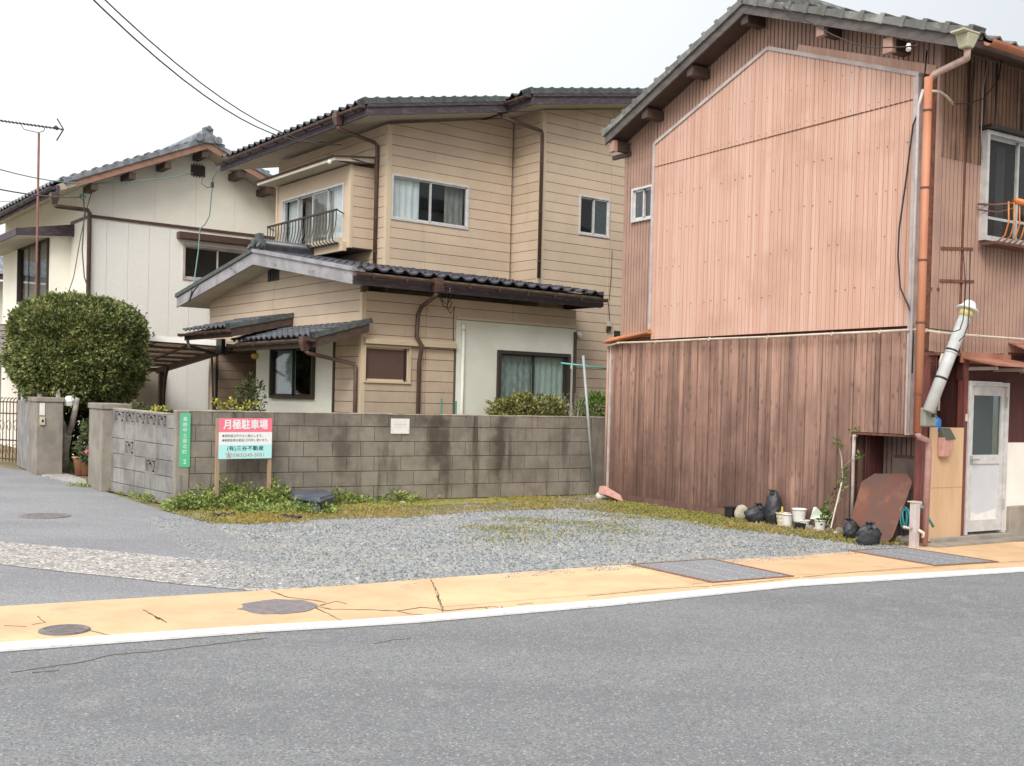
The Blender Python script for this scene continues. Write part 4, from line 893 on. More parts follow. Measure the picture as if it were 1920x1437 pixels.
# rusty iron sheet leaning into the recess
corners=[(1612,905,.05),(1640,889,.0),(1700,889,.0),(1711,904,.0),(1673,1008,.50),(1659,1021,.56),(1640,1016,.54),(1592,975,.42)]
def pshe(px,py):   # sloping plane: foot on the ground in front, top against the recess
    A=Vector(G(1650,1022)); B=Vector(PSF.pt(*PSF.hit(1700,889,-.10),-.10)); u=Vector((PSF.u[0],PSF.u[1],0)); nrm=(B-A).cross(u).normalized(); r=Vector(ray(px,py)); t=(A-Vector((0,0,H))).dot(nrm)/r.dot(nrm); return Vector((0,0,H))+r*t,nrm
pts=[pshe(x,y)[0] for x,y in ((1596,972),(1616,904),(1640,889),(1701,889),(1711,905),(1674,1008),(1659,1022),(1641,1017))]; nrm=pshe(1650,950)[1]
if nrm.y>0: nrm=-nrm
TAG(OB('iron_sheet',MB().prism([tuple(p) for p in pts],[tuple(p+nrm*.006) for p in pts]),m_rust,at=G(1650,1022)),'rust brown octagonal iron sheet leaning in the recess of the pink wall','metal sheet')
# ================================================================ pink house on the right
ph=THING('pink_house',PSF.pt(0,0,0),'two storey house on the right clad in salmon sheet metal over faded red brown boards','house')
def corr(mb,fr,outline,holes,pitch,d0,prof,s0=None):
    xs=[p[0] for p in outline]; zs=[p[1] for p in outline]; s=min(xs) if s0 is None else s0
    n=len(prof)
    while s<max(xs):
        for i in range(n-1):
            a,da=prof[i]; b,db=prof[i+1]; sa,sb=s+a*pitch,s+b*pitch
            if sb-sa<1e-6: sb=sa+1e-4
            for r in subtract([(sa,sb,min(zs),max(zs))],holes):
                q=clip([(r[0],r[2]),(r[1],r[2]),(r[1],r[3]),(r[0],r[3])],outline)
                if q: mb.face([fr.pt(x,z,d0+da+(db-da)*((x-sa)/(sb-sa))) for x,z in (q if fr.side==1 else q[::-1])])
        s+=pitch
    return mb
RIB=[(.11,.004),(.17,.011),(.88,.011),(.94,.006),(1,.004)]       # flat pans with dark narrow grooves
LOW=[(.05,.000),(.12,.0045),(.50,.0045),(.56,.0015),(.94,.0020),(1,.000)]
ZT=2.335; FAR=5.56; UF=5.36; AP=2.60
def roofz(s): return 6.36-.395*abs(s-AP)      # underside line of the roof at the wall
side_out=[(0.0,ZT),(UF,ZT),(UF,roofz(UF)),(AP,roofz(AP)),(0.0,roofz(0))]
win_l=(4.66,5.14,4.08,4.57)
cw=MB(); wallpanel(cw,PSF,side_out,[win_l],-.10,-.004); wallpanel(cw,PSF,[(0.0,0),(FAR,0),(FAR,ZT),(0.0,ZT)],[(.16,1.0,0,1.18)],-.10,-.012)
OB('wall',cw,m_rustd,ph)
# ribbed metal above, in lifts of sheets
def ribbed(nm,fr,out,holes,m,w,d0,prof,pitch,splits=(),off=0):
    xs=[p[0] for p in out]; zs=[p[1] for p in out]; s=min(xs); zz=[min(zs)]+list(splits)+[max(zs)]
    while s<max(xs)-.02:
        e=min(s+w,max(xs))
        for a,b in zip(zz[:-1],zz[1:]):
            q=clip([(s,a),(e,a),(e,b),(s,b)],out)
            if not q: continue
            ins=[h for h in holes]; mb=MB(); corr(mb,fr,q,ins,pitch,d0+random.uniform(0,.0025)+(.004 if a>zz[0] else 0),prof,s0=s)
            if mb.f: OB(nm,mb,m,ph)
        s=e
upper=[(0.0,ZT+.03),(UF,ZT+.03),(UF,roofz(UF)),(AP,roofz(AP)),(0.0,roofz(0))]
# only the parts outside the smoother front panel: left strip, and the band under the verge
PANEL=[(4.60,2.36),(.245,2.36),(.235,5.04),(2.45,5.90),(4.60,5.12)]
ribbed('ribbed_sheet',PSF,[(4.63,2.40),(UF,2.40),(UF,roofz(UF)),(4.63,roofz(4.63))],[win_l],m_pinkr,.73,0.0,RIB,.065,splits=(4.98,))
ribbed('ribbed_sheet',PSF,[(4.63,5.13),(4.63,roofz(4.63)),(AP,roofz(AP)),(2.45,5.92)],[],m_pinkr,.66,0.0,RIB,.065)
ribbed('ribbed_sheet',PSF,[(2.45,5.92),(AP,roofz(AP)),(AP-.01,roofz(AP)),(0.0,roofz(0)),(0,5.00)],[],m_pinkr,.65,0.0,RIB,.065)
# salmon sheets of the big panel
xs_=[.245,.95,1.68,2.40,3.13,3.87,4.60]; zl=[2.36,4.80,6.2]
for i in range(6):
    for a,b in zip(zl[:-1],zl[1:]):
        q=clip([(xs_[i],a),(xs_[i+1]+.02,a),(xs_[i+1]+.02,b),(xs_[i],b)],PANEL)
        if not q: continue
        mb=MB(); corr(mb,PSF,q,[],.066,.055+random.uniform(0,.002)+(.006 if a>3 else 0),LOW,s0=xs_[i]); OB('metal_sheet',mb,m_pink,ph)
        e=MB(); 
        if a>3: e.box(PSF,q[0][0],q[1][0],a-.004,a+.006,.050,.0665); OB('sheet_edge',e,m_rustd,ph)
em=MB().poly(PSF,PANEL,.0,.052); OB('panel_backing',em,MAT('rust_stained_backing',(.22,.10,.07),.9),ph)
nl=MB()
for z,m0 in ((4.86,1),(4.36,.8),(3.86,.8),(3.35,.6),(2.82,.7),(5.30,.6)):
    s=.33
    while s<4.55:
        if random.random()<m0*.8:
            zz=z+random.uniform(-.012,.012); 
            if clip([(s,zz),(s+.01,zz),(s+.01,zz+.01)],PANEL): nl.box(PSF,s-.0045,s+.0045,zz-.0045,zz+.0045,.055,.069)
        s+=.132
KIND(OB('nail_heads',nl,m_rustd,ph),'stuff')
def trim(nm,fr,a,b,w,d0,d1,m,parent=ph):
    ax,az=a; bx,bz=b; l=math.hypot(bx-ax,bz-az); nx,nz=-(bz-az)/l*w/2,(bx-ax)/l*w/2
    return OB(nm,MB().poly(fr,[(ax-nx,az-nz),(bx-nx,bz-nz),(bx+nx,bz+nz),(ax+nx,az+nz)],d0,d1),m,parent)
trim('flashing',PSF,(4.61,5.13),(2.45,5.915),.045,.0,.085,m_trimw); trim('flashing',PSF,(2.45,5.915),(.20,5.05),.045,.0,.084,m_trimw)
trim('flashing',PSF,(4.615,2.50),(4.615,5.13),.04,.0,.083,m_trimw); trim('flashing',PSF,(.20,1.18),(.225,5.03),.06,.0,.088,m_trimw)
trim('ledger_board',PSF,(2.0,5.80),(.03,5.06),.10,.0,.03,m_pink)
# faded boards below
s=.165; k=0
while s<FAR-.02:
    w=random.choice((.06,.075,.09,.075,.05,.11)); e=min(s+w,FAR)
    z0=1.185 if s<1.0 else 0.0
    if s<1.0<e: e=1.0
    mb=MB(); dd=random.choice((0,.004,.008,.012)); g=.0025
    mb.box(PSF,s+g,e-g,z0,ZT,0.0,.012+dd)
    OB('board',mb,m_plank,ph); s=e
# damp foot boards (separate lower cladding strips nearest the ground)
OB('base_strip',MB().box(PSF,1.02,FAR,0,.10,.026,.031),m_plankd,ph)
OB('corner_trim',MB().box(PSF,FAR-.02,FAR+.02,0,ZT,.0,.035),m_trimw,ph)
OB('corner_pipe',MB().tube([PSF.pt(FAR+.07,0,.02),PSF.pt(FAR+.07,ZT-.02,.02)],.022,8),m_pinkr,ph,smooth=True)
# recess near the corner
rm=MB().box(PSF,.06,1.12,0,1.25,-.42,-.40); OB('recess_back',rm,m_rustd,ph)
mb=MB(); corr(mb,PSF,[(.16,0),(1.02,0),(1.02,1.18),(.16,1.18)],[],.066,-.385,RIB); OB('corrugated_sheet',mb,m_corrg,ph)
OB('recess_soffit',MB().box(PSF,.12,1.04,1.155,1.178,-.40,.02),m_rustd,ph)
OB('recess_side',MB().box(PSF,1.0,1.02,0,1.18,-.40,-.0),m_plankd,ph)
OB('recess_conduit',MB().tube([pp(1597,980,.04),pp(1600,860,.04),pp(1602,815,.04)],.020,8),m_trimw,ph,smooth=True)
OB('patch_sheet',MB().box(PSF,.30,.72,.55,.90,-.372,-.366),m_corrg,ph); OB('rust_band',MB().box(PSF,.31,.72,.90,.935,-.371,-.362),m_rust,ph)
# little pent flashing over the narrow ribbed strip
mb=MB().hexa([PSF.pt(4.58,2.44,.0),PSF.pt(5.62,2.33,.0),PSF.pt(5.62,2.33,.12),PSF.pt(4.58,2.44,.12),PSF.pt(4.58,2.50,0),PSF.pt(5.62,2.42,0),PSF.pt(5.62,2.36,.12),PSF.pt(4.58,2.475,.12)]); OB('pent_flashing',mb,m_orr,ph)
OB('pent_edge',MB().tube([PSF.pt(4.58,2.46,.125),PSF.pt(5.64,2.345,.125)],.016,6),m_or,ph)
# windows ---------------------------------------------------------------
def window(parent,fr,s0,s1,z0,z1,fm,panes=2,d=0.0,glass=None,fw=.035,curtains=(),proud=.03,depth=.45,mid=None,sill=None,name='window',hbar=None,e=.05):
    """frame > panes, curtain, dim room behind; each sash lies in its own track"""
    f=MB(); g=fw
    for r in ((s0,s1,z0,z0+g),(s0,s1,z1-g,z1),(s0,s0+g,z0+g,z1-g),(s1-g,s1,z0+g,z1-g)): f.box(fr,*r,d-.06,d+proud)
    w=OB(name,f,fm,parent)
    n=panes; W_=(s1-s0-2*g)/n; sg_=.026
    for i in range(n):
        a=s0+g+i*W_; b=a+W_; dd=d+(.004 if i%2 else -.022); ov=.012
        a2=a-(ov if i>0 else 0); b2=b+(ov if i<n-1 else 0)
        sm=MB()
        for r in ((a2,b2,z0+g,z0+g+sg_*1.3),(a2,b2,z1-g-sg_,z1-g),(a2,a2+sg_,z0+g,z1-g),(b2-sg_,b2,z0+g,z1-g)): sm.box(fr,*r,dd-.009,dd+.009)
        if hbar: sm.box(fr,a2,b2,hbar-.015,hbar+.015,dd-.008,dd+.0095)
        OB('sash',sm,fm,w)
        gm=glass[i] if isinstance(glass,(list,tuple)) else (glass or m_gl)
        OB('pane',MB().box(fr,a2+sg_*.5,b2-sg_*.5,z0+g+.01,z1-g-.01,dd-.003,dd+.003),gm,w)
    for (c0,c1,top,bot,mat,dd) in curtains:
        mb=MB(); K=max(8,int((c1-c0)/.03)); pv=None; nb=len(mb.v)
        for k in range(K+1):
            x=c0+(c1-c0)*k/K; q=.014*math.sin(k*1.45)+.008*math.sin(k*.6)
            mb.v.append(fr.pt(x,bot(k/K) if callable(bot) else bot,d-dd+q)); mb.v.append(fr.pt(x,top,d-dd+q*.6))
        mb.f=[(2*k,2*k+2,2*k+3,2*k+1) for k in range(K)]
        OB('curtain',mb,mat,w,smooth=True)
    R_=MB()
    for r in ((s0-e,s1+e,z0-e,z1+e,d-depth-.02,d-depth),(s0-e,s0,z0-e,z1+e,d-depth,d-.07),(s1,s1+e,z0-e,z1+e,d-depth,d-.07),(s0,s1,z0-e,z0,d-depth,d-.07),(s0,s1,z1,z1+e,d-depth,d-.07)): R_.box(fr,*r)
    OB('room',R_,m_room,w)
    if sill: OB('sill',MB().box(fr,s0-.02,s1+.02,z0-.03,z0,d-.02,d+sill),fm,w)
    return w
window(ph,PSF,*win_l,m_alu,2,glass=(m_glf,m_glf),proud=.05,fw=.03)
# verge, roof and tiles ---------------------------------------------------
OV=.36; E0,E1=-.62,5.40
def rb(s,o): return roofz(s)+o
roof=OB('roof',MB().poly(PSF,[(E0,rb(E0,0)),(AP,rb(AP,0)),(AP,rb(AP,.09)),(E0,rb(E0,.09))],OV-.03,-9).poly(PSF,[(AP,rb(AP,0)),(E1,rb(E1,0)),(E1,rb(E1,.09)),(AP,rb(AP,.09))],OV-.03,-9),m_brownd,ph)
m_bargeg=MAT('grey_weathered_barge',(.085,.075,.075),.85,var=(.13,.115,.11),vs=6,vst=(1,1,3),grain=.2)
OB('barge_board',MB().poly(PSF,[(E0,rb(E0,-.035)),(AP,rb(AP,-.035)),(AP,rb(AP,.11)),(E0,rb(E0,.11))],OV-.03,OV),m_bargeg,ph); OB('barge_board',MB().poly(PSF,[(AP+.001,rb(AP,-.035)),(E1,rb(E1,-.035)),(E1,rb(E1,.11)),(AP+.001,rb(AP,.11))],OV-.03,OV),m_bargeg,ph)
def tile_mesh(nm,w,l,m,amp=.035,th=.018,n=8):
    """one S-shaped clay tile: x across, y up the slope, z out"""
    v=[];f=[]
    pr=[]
    for k in range(n+1):
        t=k/n; x=(t-.5)*w
        z=amp*math.cos((t-.22)/.44*math.pi*.5) if t<.44 else -amp*.35*math.sin((t-.44)/.56*math.pi)
        z=amp*math.sin(t/.44*math.pi) if t<.44 else -amp*.35*math.sin((t-.44)/.56*math.pi)
        pr.append((x,z))
    for x,z in pr: v.append((x,0,z+th))
    for x,z in pr: v.append((x,l,z))
    for x,z in pr: v.append((x,0,z-.004))
    N1=n+1
    for k in range(n): f.append((k,k+1,N1+k+1,N1+k)); f.append((2*N1+k,2*N1+k+1,k+1,k))
    me=me_from(nm,v,f,m); me.shade_smooth()
    for p in me.polygons:
        if p.index%2: p.use_smooth=False
    return me
def tiles(parent,nm,me,fr,sr,dz0,dz1,w,expo,nobj_rows=None,maxobj=300,skip=None,offd=0,stuff=True):
    """tile rows on a slope: sr=(s0,s1) along the eave, dz0=(d,z) at the eave, dz1=(d,z) at the ridge"""
    u=Vector((fr.u[0],fr.u[1],0))*(1 if fr.side==1 else -1)
    A=Vector(fr.pt(0,dz0[1],dz0[0])); B=Vector(fr.pt(0,dz1[1],dz1[0])); y=(B-A); Lg=y.length; y.normalize(); z=u.cross(y).normalized()
    if z.z<0: u=-u; z=u.cross(y).normalized()
    base=wloc(parent); nrow=int(Lg/expo); ncol=int(round((sr[1]-sr[0])/w)); cnt=0; vv=[];ff=[]
    for r in range(nrow):
        for c in range(ncol):
            s=sr[0]+(c+.5)*w
            if skip and skip(s,r*expo): continue
            o_=Vector(fr.pt(s,dz0[1],dz0[0]))+y*(r*expo)+z*.004
            M=Matrix(((u.x,y.x,z.x,o_.x-base.x),(u.y,y.y,z.y,o_.y-base.y),(u.z,y.z,z.z,o_.z-base.z),(0,0,0,1)))
            if nobj_rows is None or r<nobj_rows:
                t=bpy.data.objects.new(nm,me); COL.objects.link(t); t.parent=parent
                t.matrix_basis=M@Matrix.Rotation(random.uniform(-.012,.012),4,'Z'); cnt+=1
            else:
                b=len(vv); vv+=[tuple(M@v.co) for v in me.vertices]; ff+=[tuple(b+i for i in p.vertices) for p in me.polygons]
    if vv:
        o=bpy.data.objects.new(nm+'s',me_from(nm,vv,ff,me.materials[0],True)); COL.objects.link(o); o.parent=parent; o['kind']='stuff'
    return cnt
tg=tile_mesh('roof_tile',.265,.30,m_tileg)
# front slope (eave along the road) uses the front frame: s along road
EZ=rb(E0,.10)
tiles(roof,'roof_tile',tg,PFF,(-.30,3.2),(-E0+.04,EZ),(-AP,rb(AP,.10)),.265,.235,nobj_rows=2)
tiles(roof,'roof_tile',tg,Fr(PSF.pt(0,0,0)[:2],32.2,-1),(-.30,4.5),(E1+.04,rb(E1,.10)),(AP,rb(AP,.10)),.265,.235,nobj_rows=0)
# verge tiles
def verge(parent,fr,sa,za,sb,zb,d0,d1,m,n,th=.075,drop=.06,nm='verge_tile',lift=.028,lip=True):
    A=Vector((sa,za));B=Vector((sb,zb)); u=(B-A)/n; t=u.normalized(); q=Vector((-t[1],t[0])); 
    if q[1]<0: q=-q
    for i in range(n):
        p0=A+u*i; p1=A+u*(i+1)*1.0+u*.06
        a0=p0+q*lift; a1=p1
        mb=MB().poly(fr,[tuple(p0-q*drop),tuple(p1-q*drop*.9),tuple(a1+q*th*.8),tuple(a0+q*th*.8)],d0,d1)
        # raised collar at the lower end
        c0=p0-q*(drop+.004); c1=p0+u*.20-q*(drop+.004); mb.poly(fr,[tuple(c0),tuple(c1),tuple(c1+q*(th*.8+drop+lift+.014)),tuple(c0+q*(th*.8+drop+lift+.018))],d0-.006,d1+.008)
        OB(nm,mb,m,parent)
verge(roof,PSF,E0-.03,rb(E0,.12),AP,rb(AP,.12),OV-.16,OV+.03,m_tileg,12,th=.042,drop=.04,lift=.022); verge(roof,PSF,E1+.03,rb(E1,.12),AP,rb(AP,.12),OV-.16,OV+.03,m_tileg,12,th=.042,drop=.04,lift=.022)
OB('ridge_tiles',MB().box(PSF,AP-.12,AP+.12,rb(AP,.10),rb(AP,.30),-9,OV).tube([PSF.pt(AP,rb(AP,.31),OV+.02),PSF.pt(AP,rb(AP,.31),-9)],.10,10),m_tileg,roof)
for s,dz,w,m in ((5.28,-.13,.10,m_brownd),(4.55,-.10,.12,m_brownd),(3.62,-.10,.12,m_brownd),(2.62,-.09,.12,m_brownd),(1.38,-.08,.10,m_brownd),(.42,-.14,.11,m_brownd)):
    OB('purlin',MB().box(PSF,s-w/2,s+w/2,roofz(s)+dz-.05,roofz(s)+dz+.08,-.01,OV-.04),m,ph)
    if s<1.5 or s>5: OB('purlin_cap',MB().box(PSF,s-w/2-.006,s+w/2+.006,roofz(s)+dz-.07,roofz(s)+dz+.09,OV-.10,OV-.035),m_pinkr,ph)
OB('eave_beam',MB().box(PSF,5.20,5.62,roofz(5.3)-.22,roofz(5.3)-.16,-.0,.05),m_brownd,ph)
# ---- front face -----------------------------------------------------------
ftop=roofz(0)-.02
win_f=(.74,2.05,3.33,4.53)
fo=[(0.02,2.06),(4.2,2.06),(4.2,ftop),(0.02,ftop)]
cw=MB(); wallpanel(cw,PFF,fo,[win_f],-.10,-.002); OB('wall',cw,m_rustd,ph)
cols_f=[.02,.44,.88,1.35,1.75,2.2,3.0,4.2]
for i,(a,b) in enumerate(zip(cols_f[:-1],cols_f[1:])):
    zb=(2.06,2.06,2.10,2.13,2.13,2.13,2.13)[i]
    for z0,z1,m in ((zb,4.15,m_pinkr),(4.15,ftop,m_pinkw)):
        mb=MB(); corr(mb,PFF,[(a,z0),(b,z0),(b,z1),(a,z1)],[win_f],.067,(.0 if z0<4 else .004),RIB,s0=.02+math.ceil((a-.02)/.067-1e-6)*.067 if i else .02); OB('ribbed_sheet',mb,m,ph)
for (x0,x1,y0,y1) in ((1762,1822,463,470),(1760,1824,524,531),(1733,1759,539,545),(1730,1815,660,668),(1815,1880,664,668)):
    a=PFF.hit(x0,y0); b=PFF.hit(x1,y1); mb=MB().hexa([PFF.pt(a[0],a[1]-.035,.010),PFF.pt(b[0],b[1]-.0,.010),PFF.pt(b[0],b[1],.018),PFF.pt(a[0],a[1]-.035,.018),PFF.pt(a[0],a[1],.010),PFF.pt(b[0],b[1]+.03,.010),PFF.pt(b[0],b[1]+.03,.017),PFF.pt(a[0],a[1],.017)]); OB('rusted_lap',mb,m_rustd,ph)
OB('corner_board',MB().box(PFF,-.03,.03,2.08,ftop+.02,0,.03),m_pinkr,ph)
wf=window(ph,PFF,*win_f,m_alu,2,fw=.042,proud=.07,d=.02,glass=(m_meshsc,m_gl),curtains=((1.18,1.36,4.45,3.4,m_curt,.12),),hbar=3.60)
for h_,nm in ((4.56,'window_head'),): OB(nm,MB().box(PFF,.70,2.1,4.54,4.575,0,.16),m_alud,wf)
# rail in front of the window
rl=MB(); t=THING('window_rail',PFF.pt(1.4,3.3,.3),'orange painted metal rail in front of the upstairs window of the pink house','railing')
OB('top_rail',MB().tube([PFF.pt(.92,3.74,.32),PFF.pt(2.1,3.74,.32)],.036,10),m_orr,t,smooth=True)
s=.80
while s<2.05:
    OB('baluster',MB().tube([PFF.pt(s,3.30,.20),PFF.pt(s,3.36,.29),PFF.pt(s,3.5,.33),PFF.pt(s,3.72,.32)],.009,6),m_orr,t,smooth=True); s+=.098
OB('side_stay',MB().tube([PFF.pt(.68,3.72,.03),PFF.pt(.78,3.70,.18),PFF.pt(.92,3.72,.32)],.012,6),m_rust,t); OB('side_stay',MB().tube([PFF.pt(.68,3.66,.03),PFF.pt(.80,3.62,.2),PFF.pt(.90,3.66,.32)],.009,6),m_rust,t)
OB('bottom_rail',MB().box(PFF,.72,2.05,3.27,3.30,.04,.24),m_rust,t)
# gutter, hopper, downpipe
gd=-E0+.10; gz=EZ-.09
gm=MB(); K=7; seg=[(-.22,gz+.045),(3.4,gz+.02)]
pts=[]
for k in range(K+1):
    a=math.pi+math.pi*k/K; pts.append((math.cos(a)*.055,math.sin(a)*.055))
for k in range(K):
    (x0,y0),(x1,y1)=pts[k],pts[k+1]
    for sg2 in (1,):
        gm.face([PFF.pt(seg[0][0],seg[0][1]+y0,gd+x0),PFF.pt(seg[0][0],seg[0][1]+y1,gd+x1),PFF.pt(seg[1][0],seg[1][1]+y1,gd+x1),PFF.pt(seg[1][0],seg[1][1]+y0,gd+x0)])
OB('gutter',gm,m_or,ph,smooth=True)
hp=PFF.hit(1812,72,gd)
m_hop=MAT('mossy_hopper',(.42,.44,.30),.8,var=(.50,.48,.38),vs=20,grain=.15)
OB('rain_hopper',MB().prism([PFF.pt(hp[0]+x,hp[1]-.10,gd+y) for x,y in ((-.05,-.05),(.05,-.05),(.05,.05),(-.05,.05))],[PFF.pt(hp[0]+x,hp[1]+.03,gd+y) for x,y in ((-.085,-.07),(.10,-.07),(.10,.08),(-.085,.08))]).box(PFF,hp[0]-.16,hp[0]+.10,hp[1]+.03,hp[1]+.055,gd-.07,gd+.085),m_hop,ph,bevel=.01)
dp=PFF.hit(1744,150,.10); dq=PFF.hit(1717,806,.10)
OB('downpipe_offset',MB().tube([PFF.pt(hp[0]+.02,hp[1]-.10,gd),PFF.pt(hp[0]+.02,hp[1]-.19,gd),PFF.pt(dp[0]+.03,dp[1]+.06,.14),PFF.pt(dp[0],dp[1],.10)],.035,10),MAT('faded_pink_pipe',(.46,.33,.29),.6,var=(.38,.26,.22),vs=9),ph,smooth=True)
sdn=(dp[0]+dq[0])/2
OB('downpipe',MB().tube([PFF.pt(sdn,dp[1]+.02,.10),PFF.pt(sdn,1.22,.10)],.043,12),m_or,ph,smooth=True)
for z in (4.55,3.75,3.0,2.35,1.6): OB('pipe_clip',MB().tube([PFF.pt(sdn,z,.10),PFF.pt(sdn,z+.02,.10)],.048,12),m_rust,ph)
m_pkp=MAT('dull_pink_pipe',(.42,.24,.22),.6,var=(.33,.19,.17),vs=8)
OB('lower_pipe',MB().tube([PFF.pt(sdn,1.22,.10),PFF.pt(sdn+.02,1.17,.11),PFF.pt(sdn+.16,1.13,.12),PFF.pt(sdn+.17,1.02,.12),PFF.pt(sdn+.15,.04,.12)],.034,10),m_pkp,ph,smooth=True)
OB('grey_pipe',MB().tube([PFF.pt(sdn-.085,1.2,.05),PFF.pt(sdn-.085,4.6,.05),PFF.pt(sdn-.03,4.78,.06)],.016,8),m_trimw,ph,smooth=True)
# horizontal conduit, round the corner
def path(fr,pts,d): return [fr.pt(*fr.hit(x,y,d),d) for x,y in pts]
cp=path(PSF,[(1140,649),(1160,643),(1230,641),(1330,636),(1440,632),(1560,626),(1650,622),(1722,618)],.10)+path(PFF,[(1736,620),(1760,624),(1830,630),(1925,637),(2050,646)],.12)
OB('conduit',MB().tube(cp,.014,8),m_pipew,ph,smooth=True)
cc=MB()
for p in cp[1:-1]: cc.tube([(p[0]-.012,p[1]-.012,p[2]-.003),(p[0]+.012,p[1]+.012,p[2]+.003)],.02,6)
OB('conduit_clips',cc,m_pipew,ph)
def cable(nm,pts,r=.007,m=m_black,parent=ph): return OB(nm,MB().tube(pts,r,5),m,parent,smooth=True)
cable('cable',path(PSF,[(1738,95),(1735,130),(1722,210),(1712,235),(1700,330),(1686,430),(1684,480),(1688,540),(1708,585),(1711,610)],.11)+path(PSF,[(1712,640),(1710,700)],.1),.010)
cable('cable',path(PSF,[(1468,14),(1510,38),(1560,65),(1600,82),(1640,90),(1700,88),(1722,85)],.40),.008,m_alud)
cable('cable',path(PFF,[(1880,100),(1872,150),(1845,185),(1815,195),(1788,195)],.25),.007)
cable('cable',path(PFF,[(1858,80),(1850,130),(1843,170),(1840,240),(1842,300)],.2),.004,m_grey)
OB('cable_sleeve',MB().tube(path(PFF,[(1748,171),(1762,172),(1775,181),(1788,196)],.14),.014,6),m_pipew,ph,smooth=True)
cable('cable',path(PFF,[(1806,470),(1810,530),(1808,580),(1806,600),(1800,618),(1790,622),(1740,616)],.42),.006)
cable('cable',path(PFF,[(1819,470),(1818,540),(1817,590),(1815,610),(1808,630),(1798,640)],.42),.006)
OB('insulator',MB().lathe(PSF.pt(.12,5.22,.36),[(.02,0),(.03,.02),(.02,.04),(.03,.05),(.018,.08)],8),m_white,ph)
# ground floor, front -------------------------------------------------------
OB('corner_post',MB().box(PFF,-.02,.12,0,2.05,-.12,.0).box(PSF,.0,.15,0,1.18,-.1,.01),m_redp,ph)
OB('alcove_back',MB().box(PFF,.1,.62,0,2.1,-.9,-.88),m_redw,ph); OB('alcove_side',MB().box(PFF,.60,.62,0,2.1,-.88,-.02),m_redw,ph); OB('alcove_ceiling',MB().box(PFF,.0,.62,2.05,2.09,-.9,-.01),m_black,ph)
for i,x in enumerate((.18,.30,.42,.54)): OB('alcove_board',MB().box(PFF,x-.055,x+.055,.0,2.0,-.878,-.865),m_redw,ph)
OB('door_post',MB().box(PFF,.565,.628,0.05,2.02,-.06,.03),m_redp,ph,bevel=.004)
OB('lintel_board',MB().box(PFF,.56,4.2,1.79,2.10,-.08,.0),m_redw,ph)
dr=OB('door',MB().box(PFF,.632,.672,.09,1.78,-.05,.045).box(PFF,1.315,1.355,.09,1.78,-.05,.045).box(PFF,.672,1.315,1.735,1.78,-.05,.045),m_alu,ph)
lf=MB()
for r in ((.68,.745,.12,1.73),(1.245,1.308,.12,1.73),(.745,1.245,1.63,1.73),(.745,1.245,.87,.97),(.745,1.245,.12,.24)): lf.box(PFF,*r,-.02,.02)
OB('door_leaf',lf,m_alu,dr); OB('door_glass',MB().box(PFF,.745,1.245,.97,1.63,-.004,.004),m_glf,dr)
OB('door_back',MB().box(PFF,.745,1.245,.97,1.63,-.09,-.08),MAT('grey_door_curtain',(.44,.47,.46),.9,var=(.36,.39,.38),vs=3),dr)
OB('kick_panel',MB().box(PFF,.745,1.245,.24,.87,-.005,.006),MAT('blue_grey_panel',(.56,.60,.66),.5,var=(.50,.54,.60),vs=2),dr)
OB('peeling_film',MB().prism([PFF.pt(x,z,.0065) for x,z in ((.76,.245),(1.22,.245),(1.21,.36),(1.05,.33),(.9,.31),(.78,.33))],[PFF.pt(x,z,.008) for x,z in ((.76,.245),(1.22,.245),(1.21,.36),(1.05,.33),(.9,.31),(.78,.33))]),m_white,dr)
OB('door_handle',MB().tube([PFF.pt(.725,.92,.02),PFF.pt(.725,.92,.06),PFF.pt(.80,.925,.065)],.012,8).box(PFF,.705,.745,.87,.96,.02,.028),m_grey,dr)
for z in (.35,1.5): OB('hinge',MB().tube([PFF.pt(1.312,z,.045),PFF.pt(1.312,z+.12,.045)],.009,6),m_grey,dr)
OB('doorbell',MB().box(PFF,.585,.612,1.34,1.42,.03,.045),m_off,ph,bevel=.003)
OB('red_board',MB().box(PFF,1.36,4.2,1.11,1.79,-.05,-.01),m_redw,ph); OB('plaster_wall',MB().box(PFF,1.36,4.2,.10,1.11,-.05,-.015),m_plas,ph)
for x in (1.75,2.15,2.6,3.1,3.6): OB('board_joint',MB().box(PFF,x,x+.03,1.11,1.79,-.01,.004),m_redw,ph)
OB('foundation',MB().box(PFF,1.46,4.2,0,.38,-.05,.03),m_found,ph,bevel=.01); OB('foundation_step',MB().box(PFF,.05,1.46,0,.085,-.1,.06),m_found,ph,bevel=.01)
OB('apron',MB().box(PFF,-.10,4.4,.0,.035,.0,.24),m_found,ph)
# lean-to canopies
def canopy(nm,s0,s1,zw,ze,dep,th=.018,m=m_rust):
    o=OB(nm,MB().hexa([PFF.pt(s0,zw,0),PFF.pt(s1,zw,0),PFF.pt(s1,ze,dep),PFF.pt(s0,ze,dep),PFF.pt(s0,zw+th,0),PFF.pt(s1,zw+th,0),PFF.pt(s1,ze+th,dep),PFF.pt(s0,ze+th,dep)]),m,ph); return o
m_can=MAT('faded_red_canopy',(.32,.13,.09),.7,var=(.40,.20,.14),vs=3,streak=(.55,.22,.09),sst=(6,6,3),sth=(.6,.8))
canopy('door_canopy',.52,4.2,2.03,1.94,.42,m=m_can); canopy('upper_canopy',1.35,4.2,2.24,2.12,.30,m=m_can)
OB('canopy_apron',MB().box(PFF,.50,1.40,1.98,2.10,0.002,.02),m_can,ph)
for s in (.62,1.1,1.6): OB('canopy_bracket',MB().box(PFF,s,s+.035,1.90,1.935,0,.36),m_trimw,ph)
